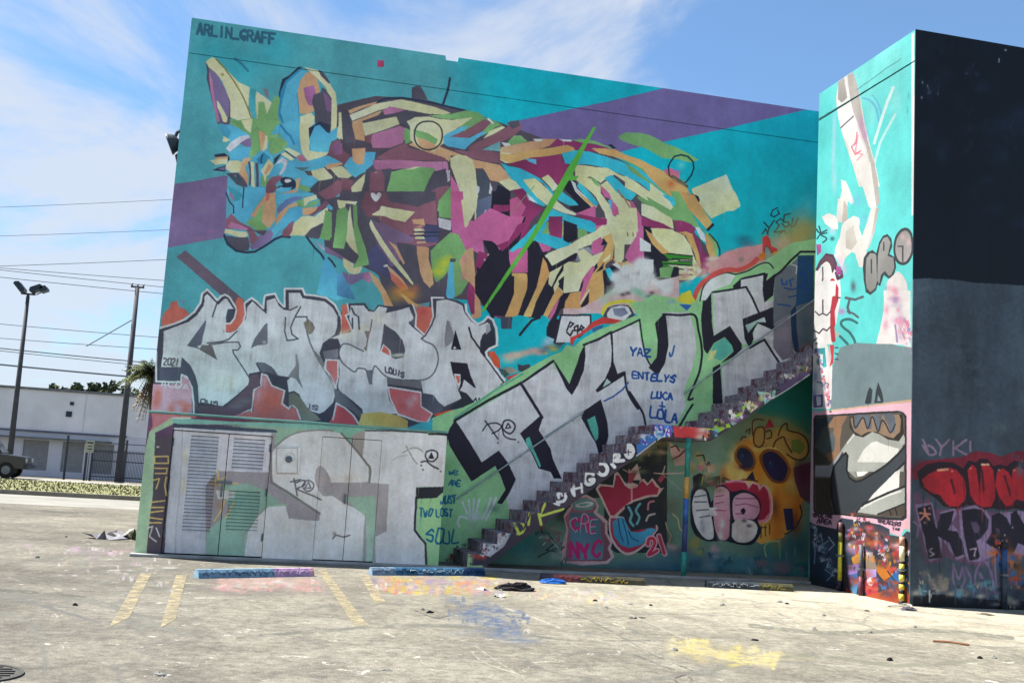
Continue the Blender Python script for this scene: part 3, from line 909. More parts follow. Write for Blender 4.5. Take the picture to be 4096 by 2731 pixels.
B c8a0a0 5 4 .6 206,68 212,80 232,84 238,70
B 30404a 3 2 .8 174,82 180,80 208,80 204,84
B 60a890 5 3 .7 194,80 200,84 188,76
S y 3 150,104 152,98 158,93 170,90 184,90 196,94 206,94
L y 3 182,92 190,100 200,97
L R 2.5 204,98 214,86 220,94 222,99
L 303048 1.2 205,98 214,90
B 2080a0 4 2.5 .8 230,90 226,92
P 3a4450 152,104 156,97 166,94 180,94 184,98 188,106 178,114 156,116 150,110
P dfe0ea 155,104 160,97 170,95 180,96 184,104 176,112 156,112
P 707890 162,98 176,97 180,104 172,108 164,106
P C 228,-10 229,-10 229,-9
P T 20,110 30,110 30,122 44,122 44,108 52,106 62,108 66,114 72,110 80,106 88,110 84,118 84,130 90,130 94,132 96,140 82,150 70,152 50,155 30,160 26,150 25,130 22,116
P 3c4258 30,108 44,108 43,122 31,122
L K 2.2 53,129 60,120 67,112 76,109
B d09088 8 3 .8 40,154 50,153 60,150 70,147 76,150
B a8b0d0 6 4 .7 86,136 92,134 84,142
P K 84,120 96,110 101,112 94,134 88,132 84,130
P 2a2c38 100,105 137,105 137,121 100,142 92,139
P e8e2ea 102,107 135,107 135,116 126,128 112,138 95,138
L K 1.4 108,124 112,114 116,116 112,120
L K 1.4 117,120 121,118 121,124 117,124 117,120
L K 1.4 122,125 125,118 128,121 124,123 129,126
L K 1.4 108,126 112,130 115,124
L K 1.2 120,126 122,132 127,128
P R 112,140 112,132 122,128 132,120 138,114 142,112 150,108 172,112 166,116 150,116 140,120 128,128 118,134 114,142
P 2c5c8c 137,122 144,119 151,117 148,124 140,128
B b09a40 4 3 .8 90,144 94,146
B 5a5a60 5 3 .7 84,144 98,142 80,148
B b09a40 1.5 1.5 .9 84,151
L K 3 20,100 20,110
R 550 1100 .34014
P 5c5262 |550,1100 45.6,-21.5 56.2,-29 125,29 126,36 110,34
P r 28,62 28,52 32,44 38,38 39,32 46,30 49,38 56,40 61,46 50,54
B r 6 5 .6 36,50 46,44
B 7a6a90 1.5 1.5 .7 50,30 54,32
P 3e3f4c 26,64 44,57 56,52 67,44 74,34 76,22 82,18 88,24 94,31 98,26 103,24 108,27 113,35 117,41 125,36 134,28 140,32 148,40 149,28 150,25 162,23 166,32 172,38 174,38 174,17 193,17 196,24 208,25 222,28 232,36 236,44 |1250,1150 30,34 40,19 62,18 66,25 72,27 77,20 90,22 104,22 116,19 121,30 130,44 140,12 156,12 170,15 180,20 181,26 190,38 196,42 202,38 206,34 212,38 217,50 218,70 208,74 207,82 216,94 227,110 200,125 180,136 150,150 110,165 60,165 0,165 -206,165 -192,60
L h 1.7 27,62 44,57 56,52 67,43 74,33 76,22 82,17 88,23 94,30 98,25 103,23 108,26 113,34 117,41
L h 1.7 125,34 134,27 140,31 148,39 149,27 150,24 162,22 166,31 172,37 173,37 173,16 194,16 197,23 208,24 222,27 232,35 237,44 |1250,1150 34,36 35,50 33,55
P s 31,66 46,60 60,55 70,47 78,36 79,25 82,22 95,35 102,28 105,28 113,40 107,40 105,52 101,68 106,68 116,66 122,60 128,50 129,38 135,31 152,46 152,30 162,27 166,36 172,41 178,41 178,21 191,21 194,27 206,29 220,31 230,39 235,48 235,60 232,70 225,75 218,80 214,92 220,108 230,126 234,134 230,150 220,160 214,163 205,160 196,152 190,140 184,136 178,138 176,124 180,120 165,118 160,110 150,106 140,103 139,104 144,113 131,116 131,128 118,140 108,148 100,154 72,150 71,130 68,118 62,106 52,96 51,108 28,108 30,90
P 3e4454 106,40 112,43 113,48 110,54 105,58 104,50
P r 104,66 104,57 110,56 115,50 117,42 115,32 118,26 124,28 126,36 126,46 123,56 116,64 110,68
L h 1.4 103,67 103,57 109,57 114,51 116,42
L h 1.4 126,34 127,46 124,56 117,65 110,69 103,68
P 5a5e6e 58,83 80,53 81,55 77,72 75,82 70,84 76,88 66,85
P 5f5c60 76,82 88,83 91,92 94,100 84,94 73,88
P 60626e 133,86 138,74 150,58 153,56 153,80 150,82 140,83
B h 1.5 1.2 .7 149,79
L 3f414d 1.2 94,31 91,40 88,49
L 3f414d 1.1 82,80 100,78 108,75 117,66
L 3f414d 1 84,82 104,79 119,79 121,84 118,88 112,88 113,92 122,106 131,120
L 3f414d 1.1 174,50 173,66 176,77 184,76 189,75 182,70 180,62 183,54 187,46 192,37
L 3f414d 1.1 172,40 180,41 188,37
L 3f414d 1.1 186,49 199,49 200,54
P 6e6a62 195,56 201,52 206,56 209,62 206,68 202,70 198,66
L 60626e 1.3 199,66 203,80 208,90 216,98
P 74767a 205,88 212,93 217,98 222,112 234,138 224,120 214,104
P 74767c 186,92 188,94 190,106 190,120 195,134 186,122 177,119 186,106
P 5a5e6a 140,102 150,103 158,108 164,118 152,114 146,114
P 484b5c 26,108 51,109 52,97 60,104 68,118 71,136 70,152 72,160 66,160 66,140 62,126 54,118 51,124 26,124
L h 1.6 22,90 22,125 51,126 52,117 58,120 64,132 66,150 66,162
P b8889c 18,128 51,128 54,119 60,123 64,134 64,162 16,162
B r 4 7 .8 24,140 22,150 40,158 56,158
B r 6 3 .6 50,150 60,154
T dcc8d4 .8 28,131 62,134 6 ACDA
T 505058 1 31,105 49,106 7 2021
T 3c3e4a 1 74,150 96,154 5 OUS
T 505058 .9 196,156 214,160 5 US
B d8cfae 14 8 .35 100,122
B d8cfae 8 6 .25 108,130
P b06a6c 136,160 137,136 146,131 147,117 152,119 158,131 172,137 170,152 178,158 182,154 188,158 192,175 100,175 118,160
B r 8 8 .8 155,144 162,150 150,158
B b890a8 3 6 .7 149,125 142,140
L h 1.3 134,160 137,135 145,130 146,116 152,118 158,130 173,136 170,151 178,157 181,152 187,156 192,170
L h 1.3 134,158 120,162 106,170
P 5a4a58 130,130 118,142 104,155 72,153 72,172 106,170 134,156 136,134 145,130 142,116 132,118
B 6c7276 8 3 .6 118,154 128,148
P 6c7068 178,140 184,138 192,144 200,156 210,164 216,170 194,175 190,160 184,152 178,154
R 1250 1150 .34014
P r 34,20 41,20 42,32 39,34 44,40 46,50 34,55 34,40
L h 1.3 41,19 43,31 39,33 44,44 46,50
P s 45,21 60,21 66,28 72,29 78,22 88,24 86,30 100,27 114,23 119,34 119,37 113,42 118,47 132,58 138,46 143,34 145,16 157,14 168,17 176,21 179,30 187,40 196,45 206,41 210,48 200,56 197,64 197,76 204,84 214,98 224,112 212,122 192,136 181,124 171,120 176,130 155,140 148,134 142,126 130,124 128,112 120,108 100,108 88,106 88,116 90,132 100,148 60,150 58,142 46,132 33,122 30,118 32,98 31,90 32,75 33,68 30,60 20,60 30,56 45,52 46,44 43,36
B d8cfae 8 5 .5 72,34 80,38 60,46 40,54
B d8cfae 10 3 .4 40,58 60,50
L 3f414d 1.4 46,24 49,31 54,34 55,49
L 3f414d 1.3 47,36 47,48
L 605a58 1 70,38 68,50 65,60 63,72
P 74666a 61,51 68,51 66,60 64,60
P 666a5c 60,72 63,68 64,75
P 4b4c58 84,42 87,45 98,52 106,62 109,74 107,82 98,84 88,80 79,76 82,60
P h 79,76 83,66 92,74 93,82 86,81
P r 81,75 84,68 90,74 91,80
B b8bab0 6 1.6 .8 98,80 104,79
L 484a58 2 115,24 120,34 121,40
P 505260 113,40 120,38 120,46 116,44
S 54565f 1.1 60,75 50,70 44,67 37,66 33,70 31,78 35,88 44,96 50,99 53,95 58,95 63,97 66,108 68,113 70,104 72,94 75,93 86,104 100,108 126,109 138,105 145,96 148,84 146,74 141,67 134,64 128,60
P 5c6270 64,97 71,97 70,114 67,114
T 40404c 1.1 86,99 108,106 6 LOUIS
P 606068 87,106 102,109 128,110 128,119 112,116 88,114
P h 88,116 128,122 128,139 142,148 136,158 124,158 100,150 91,132
P b8626a 90,118 127,124 127,140 140,149 134,158 124,156 101,148 92,130
B c8a0b0 4 5 .6 114,136 120,130
B b85050 5 4 .6 96,124 104,140
P 6a6c78 12,75 30,72 30,83 14,84
P h 15,84 31,84 31,106 28,118 21,104 13,96
P b86a6c 17,86 29,86 29,106 27,114 22,103 16,95
L h 1 28,118 24,112
P 5c606a 25,118 33,122 46,134 60,149 56,153 46,144 36,138 27,136
P b05058 27,137 38,142 48,152 54,165 16,165 24,150
L h 1.4 24,155 28,136 38,141 48,150 54,160
P bc9c60 58,148 80,146 100,150 112,156 112,165 52,165
B b89850 10 4 .7 80,154
P 4a4e5e 128,124 142,127 150,136 154,142 146,150 142,148 128,139
P c84c30 142,149 156,145 166,143 158,148 146,152
P 206a90 146,151 158,148 170,146 156,158 144,165 140,156
P r 122,25 128,22 140,23 141,34 138,44 132,54 121,46 121,37 122,36
B a04048 6 5 .6 130,28
L h 1.4 118,20 122,32 121,46 132,56 138,46 142,34 140,12 154,12
L 45404c 1.4 145,16 144,34 140,44 133,56 128,60
P 7c7e88 158,38 161,40 164,48 168,60 160,68 156,70 155,60
P K 163,73 168,50 175,73
P W 165,72 167,69 170,72
P K 162,87 182,89 186,104 192,117 191,118 178,108 176,116 172,122 168,108 165,102
L c8c8d0 1 160,86 182,86
P W 166,101 174,102 174,112 172,120 168,108
P r 168,103 173,104 173,111 171,113
P 2a2e38 172,121 181,124 191,136 176,142 158,144 175,130
L K 1.5 184,47 187,58 194,68 205,84 226,112
P 2c2e3a 210,44 214,52 215,68 206,73 202,78 198,72 198,62 202,54 208,50
P 8a8f9c 204,44 208,42 210,50 204,56
L W 2 180,20 181,28 188,38 195,43 201,40 206,34 212,38 216,48 217,58 217,68 208,72 204,76 205,81 226,109
P c84c34 206,77 213,74 220,84 221,96 214,92
P C 220,80 221,80 221,81
P 4a2c40 219,95 235,98 228,104 222,102
P 355048 220,96 236,99 226,106
L K 1 188,135 192,130 194,136 196,130 200,135
R 1750 1250 .34014
B d8b8a0 8 4 .6 84,56 92,50
P 7a8078 76,64 88,64 96,70 84,72
P 3a3c44 94,60 100,62 108,60 110,66 100,70 95,68
P b84050 80,76 92,72 102,70 96,76 84,80
P 40484c 74,84 84,78 92,76 80,86 70,94
R 1750 1250 .34014
P e -6,124 8,118 30,111 46,104 70,88 98,70 120,58 135,50 146,46 152,38 160,40 172,30 190,20 210,12 235,3 |2450,1170 20,12 34,10 50,2 70,6 90,8 105,-8 125,-20 150,-28 175,-34 210,-58 245,-64 250,140 220,190 100,330 -70,330 -212,330 -212,160
B 60a060 8 6 .4 154,52 10,180
L 508c80 1.4 20,124 70,90 100,72
L K 2.3 20,127 58,104 100,82 136,57
P Z 22,128 99,84 135,60 146,75 158,97 168,74 175,38 204,25 235,12 |2450,1000 29,79 33,105 46,134 60,118 62,100 58,73 90,73 96,92 99,115 94,138 84,165 |2500,1550 72,22 60,43 40,52 0,60 |1750,1750 190,60 137,90 100,110 84,84 81,70 92,49 84,31 72,15 52,29 36,2
P K 20,127 14,137 11,146 12,157 |1750,1750 12,0 14,9 28,32 40,51 44,49 68,33 74,44 80,61 70,77 76,78 84,66 92,49 84,31 72,15 52,29 36,2 |1750,1250 22,128
P K 121,121 124,123 119,138 128,152 133,160 |1750,1750 136,26 146,48 137,48 133,40 119,36 110,17 100,0 |1750,1250 97,142
P E 104,148 108,146 112,157 |1750,1750 122,33 120,35 112,18 |1750,1250 104,155
L K 2.6 98,83 110,102 123,123
P K 136,56 140,60 155,84 164,60 168,47 173,38 174,52 172,68 165,85 158,97 152,90
L K 2 172,38 190,31 204,23
P K 203,24 206,25 207,58 212,72 219,69 221,73 188,94 186,91 197,78 204,62 205,44
P 98b8b4 199,77 204,82 194,88
S K 1.8 220,70 222,88 228,102 236,113 |2500,1550 5,5 14,18 21,30 24,43
P K 167,119 192,102 196,115 200,130 201,145 197,160 |1750,1750 196,14 190,20 186,6 |1750,1250 178,140
P E 176,126 185,121 189,135 189,147 186,151 180,138
L 505868 .8 127,146 150,131 170,119
L W .7 127,148 150,133 170,121
L 304a88 1.4 196,104 208,98 218,90 224,82
L K 1.1 56,127 64,138 71,148
S K 1 53,139 58,132 64,130 70,130 75,133 72,138 64,142
S K 1.2 76,135 78,128 84,126 90,130 91,136 86,142 80,140 76,135
L K 1 80,136 83,130 86,135 80,136
S K 1 76,134 78,144 84,148 92,149
B K .9 .9 1 71,153 95,152
P K 0,142 14,142 12,146 0,147
R 2450 1000 .36154
P e 30,76 48,79 50,96 49,118 44,128 38,118 34,100
P K 47,81 56,71 59,72 61,90 62,105 58,125 50,139 40,130 49,118 50,100
L K 1.5 -2,92 14,85 30,77
S K 1.3 30,77 32,92 35,110 40,124 48,134
S K 1.8 56,71 75,72 91,72 95,88 98,102 99,116 96,135 90,150 84,165 |2500,1550 78,12 70,26 60,43
P e 101,60 99,84 100,110 106,116 122,98 134,112 98,136 94,150 88,170 112,170 112,128
P E 112,104 124,97 131,103 133,112 120,122 108,118
P b8c080 108,112 116,110 112,120 106,122
P K 109,46 100,57 98,75 99,90 101,110 105,115 112,103 124,96 132,105 134,112 119,126 120,140 122,170 111,170 111,130 143,113 143,104 130,84 112,95 110,80
P Z 111,48 148,42 163,71 145,76 145,90 148,104 144,105 130,84 112,94
P Z 121,129 145,108 150,106 168,100 184,125 190,130 170,150 140,175 122,175
P Z 142,33 167,27 167,45 168,58 178,54 180,62 163,70 152,45 147,40 142,41
P Z 155,96 158,86 162,82 172,86 196,76 198,110 202,118 186,126 168,99 156,100
L K 1.6 110,47 130,44 148,41 155,54 163,71
P K 133,40 142,31 168,25 172,27 142,33 142,41 134,43
P K 167,26 172,26 170,34 180,26 178,50 168,58 166,45
P K 144,76 178,63 180,90 172,86 160,81 155,92 156,98 152,109 146,98
P 90b0b0 147,83 168,74 170,80 160,80 150,92
L K 1.8 152,108 168,99 184,124
P 59626e 180,28 198,15 206,8 222,6 224,112 206,118 198,108 197,76 178,84 178,60
P 6c6a78 180,80 198,70 198,108 203,116 188,122 178,108 178,90
P 1c3050 197,68 203,60 204,90 207,113 202,112 198,95
P 204468 205,6 223,6 223,56 203,62
B 2c4a58 6 10 .5 214,80 214,100
L d8dce0 .6 198,16 204,18 203,26
L K 1.7 172,34 186,24 197,12 208,2 226,2
S e 1.5 150,22 166,14 176,18 178,14 190,8
P d0dcd8 97,55 100,42 110,31 125,26 136,28 130,38 118,42 110,46 103,56
S K 1 97,56 100,42 108,32 124,25 136,27
S c04a48 4 90,54 94,44 102,34 114,26 126,22 140,22 152,17 160,10
S K 1 136,27 150,23 162,16 172,14 178,20
S y 4 74,54 80,51 86,54
P y 72,56 76,48 82,46 86,44 88,50 92,56 86,60 76,58
P 2c5aa0 74,60 82,60 88,61 82,67
P 7aa0a0 60,56 66,55 70,58 62,60
L 1c4a90 1.2 187,32 188,38 192,38 193,34
L 1c4a90 1.2 200,32 196,34 198,40
L 1c3c7c 1 190,42 200,44 208,40 216,36
L 1c3c7c 1 206,12 216,14 216,24 207,26 216,32 208,40 218,44
L 1c3c7c 1 183,60 190,61 197,62
L 1c3c7c 1 195,52 206,50
T 1d4488 1.5 19,116 44,118 9 YAZ
T 2c5090 1.5 62,118 70,118 10 J
T 1d4488 1.5 22,142 70,146 7 ENTELYS
T 1d4488 1.4 |2500,1550 29,12 54,13 7 LUCA
L 1d4488 1.3 |2500,1550 41,16 41,24
L 1d4488 1.3 |2500,1550 38,20 44,21
T 1d4488 1.7 |2500,1550 28,32 60,40 11 LOLA
B 5c6258 10 5 .6 188,140 200,130 210,122
B 4c4450 10 4 .6 176,146 164,152
B 805040 5 3 .5 210,110 216,106
R 1250 1650 .34014
T 1c5a78 .9 160,72 173,73 4 WE
T 1c5a78 1.2 160,85 175,87 6 ARE
T 1c5a78 1.4 150,106 170,106 9 JUST
T 1c5a78 1.3 126,121 165,122 9 TWO'LOST
T 1c5a78 1.5 134,152 175,151 16 SOUL
B 90a898 8 6 .4 190,135
L c8d0d8 1.5 182,118 176,104
L c8d0d8 1.5 185,116 184,102
L c8d0d8 1.5 189,116 190,101
L c8d0d8 1.5 193,117 196,102
L c8d0d8 1.8 200,124 206,112 210,100
L c8d0d8 1.8 204,126 212,110 216,100
B b0b8c8 7 5 .8 190,122
S c8d0d8 1.5 182,124 174,122 171,128 173,134
B 405058 7 5 .5 214,112
R 0 0 .1
P 56766c 1850,2300 1880,2262 2200,2040 2560,1740 2840,1740 3275,1440 3275,2420
P 277674 2980,1640 3275,1440 3275,1760 3150,1680
B 1d6a6a 80 60 .6 3200,1620
B 76968a 130 80 .8 2900,1800 2850,1900
B 2f6a6c 60 40 .8 2130,2160 2080,2180
B 26404a 300 25 .9 2300,2290 2700,2290 3000,2300
B 3a6078 200 25 .8 2650,2260 2900,2250
B 2f6480 60 18 .7 2700,2220 2860,2240 3000,2250
B 2f5560 80 60 .8 3180,2180 3100,2220
R 1750 1750 .34014
P 262c30 150,72 176,60 200,40 236,26 270,0 270,135 210,135 196,125 196,70
B 26302c 14 10 .9 160,80 150,90
B 7a3a40 4 4 .8 122,105
B a06a58 3 3 .8 135,106
B 4a5450 12 10 .6 125,125
L 9aa4a0 .8 120,118 126,112 130,120 124,126
L 202830 1 130,112 138,124 128,132 140,134
L 202830 1 118,140 130,134 140,130
L 8a9490 .8 134,120 142,130
P b09098 145,146 147,124 152,108 148,92 153,84 157,80 156,74 165,68 176,67 186,72 190,80 188,88 194,92 200,98 200,112 206,122 204,130 208,140 200,148 170,150
P 78505c 150,145 152,124 154,108 150,94 156,86 160,78 165,71 176,70 186,76 187,82 183,88 192,96 197,101 197,112 203,124 200,130 204,140 198,145
P 4c6a7c 155,143 156,110 156,88 184,88 192,98 192,112 196,126 194,143
P 5a8080 158,78 166,72 178,71 186,77 182,84 168,86 160,84
C c8b8b4 162,79 170,76 178,75 184,77 178,81 166,82
C 5a8a88 165,79 172,77 180,77 174,80
P 4a6a80 156,108 190,110 194,118 158,120
T b02868 2.6 158,109 188,110 16 CRE
T b02868 3 157,140 194,141 18 NYC
T 90a8b0 .8 157,110 190,111 18 CRE
P c8a0a0 186,60 190,54 206,56 208,42 212,40 220,52 224,54 226,40 235,30 240,50 |2500,1850 4,20 14,10 6,22 16,26 18,20 22,19 27,24 32,18 37,24 42,30 46,29 38,40 30,40 10,46 0,54 |1750,1750 205,99 192,72
P 8c2c44 189,60 192,57 207,58 210,44 213,44 220,56 226,60 236,58 |2500,1850 4,28 14,28 20,21 26,27 32,21 36,28 40,30 38,37 26,38 8,44 0,50 |1750,1750 205,94 194,70
L c8a0a0 1 |2500,1850 8,28 8,44
L c8a0a0 1 |2500,1850 5,8 5,14
L c8a0a0 .7 |2500,1850 -2,8 8,13 18,5
P 8c3c50 |2500,1850 4,12 14,12 8,24 4,24
P 8c3c50 |2500,1850 38,20 43,14 48,16 42,24
L c8a0a0 .8 |2500,1850 34,12 44,13 47,4
L 8a8a8a .5 |2500,1850 44,13 68,34
L c8a0a0 .8 |2500,1850 44,13 70,12
R 2500 1850 .34014
C d0a8ac -19,66 -18,84 -12,98 0,108 12,106 26,95 34,85 39,76 30,70 -12,62
C 903048 -17,68 -16,84 -10,96 0,105 12,103 26,92 33,84 37,77 30,72 -11,65
P 3a88b0 -15,70 -8,64 -2,64 2,72 6,80 14,82 22,80 28,76 37,78 30,87 20,96 6,100 -5,97 -13,86
P 262c34 -2,62 0,50 14,46 36,40 38,60 40,70 34,76 20,78 8,81 2,72
L 204060 .8 -8,66 -6,82 -2,92
L 204060 .8 -3,66 2,84 4,96
S 204060 .8 4,80 8,88 16,92
S 5a98a8 2.2 4,52 8,60 6,68 10,74
S 5a98a8 2 18,48 13,56 17,64 14,72
S c07080 1.6 34,45 28,47 27,55
S b0a8a8 1.6 35,60 28,62 25,68
S c890a0 5 27,96 28,90 33,89 35,94 32,101 28,108 38,103
L c890a0 5 40,86 47,107
S 9c3448 2.6 27,96 28,90 33,89 35,94 32,101 28,108 38,103
L 9c3448 2.6 40,86 46,106
S b0a078 1 56,60 62,66 64,76 69,82
S a09a70 1 48,70 50,78 54,86 50,96
B 5a4a38 8 10 .4 56,50
B 3c2c38 6 12 .4 50,90
R 2500 1550 .34014
B 8a8a60 6 4 .7 46,62 44,66
L b09a60 .8 24,74 34,66 42,66
L b09a60 .8 28,80 30,74
P b09090 52,64 62,70 70,72 72,90 60,92 54,78
L 602830 1.5 56,84 64,80 70,74
B c0a060 3 4 .8 86,80 90,90 98,104 80,94
L 3a3028 1.2 54,70 60,68 64,74
P b07080 86,92 94,90 92,98 86,97
P b09888 96,90 106,90 106,100 98,100
L 3a3028 1.2 84,80 92,79 94,86
P 26282c 80,104 88,100 100,106 112,103 112,114 80,118
L a8b050 1 92,104 90,114
B 7a8c78 8 10 .4 100,110
B 8a7a50 26 14 .6 186,56 165,50
B 9a8048 12 10 .7 150,60 175,62 200,80
P bc8c48 117,106 120,90 125,80 128,68 140,62 152,62 160,58 178,60 200,84 198,104 208,116 210,128 207,140 208,152 200,164 186,176 160,184 150,178 150,120 130,112
B d8b878 5 10 .8 126,80 122,96 136,104
B e0c488 10 6 .6 150,64 172,70 196,120 150,112
B a86428 5 12 .7 206,104 204,136 116,104
B b87430 14 4 .6 170,140 150,126
B 8a4c20 4 8 .6 168,150 200,158
B c87020 6 14 .7 155,90 157,104 176,124 186,112
B c07028 10 5 .7 150,66 140,64 190,128
B d4a868 5 5 .7 128,100 170,122 156,70 196,112
B 7a6a30 12 6 .5 186,100 192,120
B 9a5a20 8 16 .8 182,150 200,146 178,170
B 5a3020 5 12 .8 176,140 200,160
B 7a7a40 16 10 .7 170,46 190,54
P 5a3848 198,94 210,90 222,86 222,140 206,128 200,110
B 4a2438 7 14 .8 208,100
C 7a4c26 129,76 135,68 144,69 151,76 154,86 151,96 142,98 134,92 129,84
C 7a4c26 158,80 166,72 178,73 187,80 193,90 195,99 190,109 182,113 172,110 165,101 160,91
B 5a7c6c 8 6 .75 118,84 122,70 130,60 140,54
B 5c7c68 12 5 .6 160,44 180,42
C 282c44 132,76 136,71 143,72 149,78 151,86 149,93 142,94 136,88 132,82
C 282444 162,80 168,75 176,76 184,82 190,90 191,98 188,106 182,109 174,107 168,100 163,90
B 1c3458 2.5 4 .8 138,82 172,90
B 6a6a98 1 1.6 .5 138,80 171,88
P 202838 142,108 150,98 154,110
B 28223a 6 2.5 .9 140,93 182,108
P 282a48 186,142 197,142 199,166 190,168
S 5a2c28 1.4 117,106 128,110 142,108 156,110
S 4a3020 1 150,55 150,40 156,37 163,38
P 9a8048 150,58 152,48 162,46 164,64 172,58 180,46 190,52 206,52 214,60 214,80 204,84 190,78 176,70 152,70
S 4a2c24 1.2 151,56 154,48 161,46 164,50 163,64 158,70 152,66 151,56
S 4a2c24 1.2 166,52 171,50 172,58 166,60
S 4a2c24 1.2 174,70 178,62 186,58 190,66 196,76
S 4a2c24 1.2 180,56 184,46 190,42 192,50 206,54 214,62 216,74 210,84 200,84 190,78
P 8a2c3c 170,36 176,46 164,48
S 3c2c28 1 136,62 138,58 142,58
S 3c2c28 1 142,52 147,48 146,54
P 6a7a3c 196,62 206,60 212,70 206,78 196,74
R 2500 1850 .34014
P c06880 96,22 102,20 108,26 118,22 130,20 142,21 146,26 152,23 158,26 164,25 170,32 174,46 174,60 168,68 160,70 156,74 150,66 120,40
P 8c2840 98,23 104,22 110,27 120,24 132,23 142,24 145,32 150,25 156,26 158,34 163,27 168,34 170,46 170,58 164,66 156,68 150,60
L d8a0a8 1 120,22 130,20 142,22 146,28 150,23 157,26 158,30 163,26 169,31
S b0a890 1.2 168,30 172,40 173,54 170,66 164,70
C 1c2030 77,60 78,34 84,27 92,27 98,34 102,46 108,28 118,27 124,34 128,34 140,32 154,38 160,50 158,62 156,68 160,80 152,94 140,97 126,94 118,92 108,92 96,92 84,86 78,74
C c0c4cc 79,50 82,36 88,31 95,34 98,46 101,60 104,76 104,88 96,90 88,82 82,70
C b8889c 104,44 106,32 112,28 120,31 124,40 124,60 124,80 120,90 112,90 106,78 104,60
P c0b0bc 98,53 108,52 108,62 98,63
C b888a0 127,44 136,36 148,37 157,46 158,58 152,66 144,66 136,70 128,66
C c0b4b4 126,72 136,66 150,68 156,76 152,88 142,94 130,92 125,84
B c8ccc4 3 5 .8 114,72 112,86
B 6a7488 3 5 .6 90,70 92,78
L 40505c 1 82,40 95,38
L 40505c 1 82,46 96,46
L 40505c 1 84,56 98,55
L 40505c .9 88,64 100,62
L 8a4460 .8 106,40 116,38
L 8a4460 .8 106,48 116,46
L 8a4460 .8 106,56 118,56
L 7a4468 .8 130,42 154,42
L 7a4468 .8 130,50 142,48 156,52
L 7a4468 .8 130,60 140,60
L 20242c 2 124,34 125,60 124,90
C 181c28 136,56 139,53 142,56 140,60 137,59
B 303440 3 2 .8 140,68 146,74
B 8a8440 5 5 .6 80,96 88,104 84,92
B a890a0 4 6 .7 104,102 108,106
B a89098 4 3 .6 58,100 52,98
L 26282c .8 160,74 160,88
L 26282c .8 165,74 165,86
L 26282c .8 170,72 170,84
L 26282c .8 158,76 166,76
S 7a9a70 .9 166,110 164,100 168,94 176,92 182,92
B 2f6a5c 5 6 .7 172,100
B 8a5060 6 4 .6 160,118
S 26303c 1.2 206,50 208,60 204,70 198,78 188,84
L 3f8a7a 1 182,90 182,112
B 7090a0 .8 6 .5 190,110 200,104
R 0 0 .1
B 505860 500 10 .8 2300,2310 2900,2330
'''
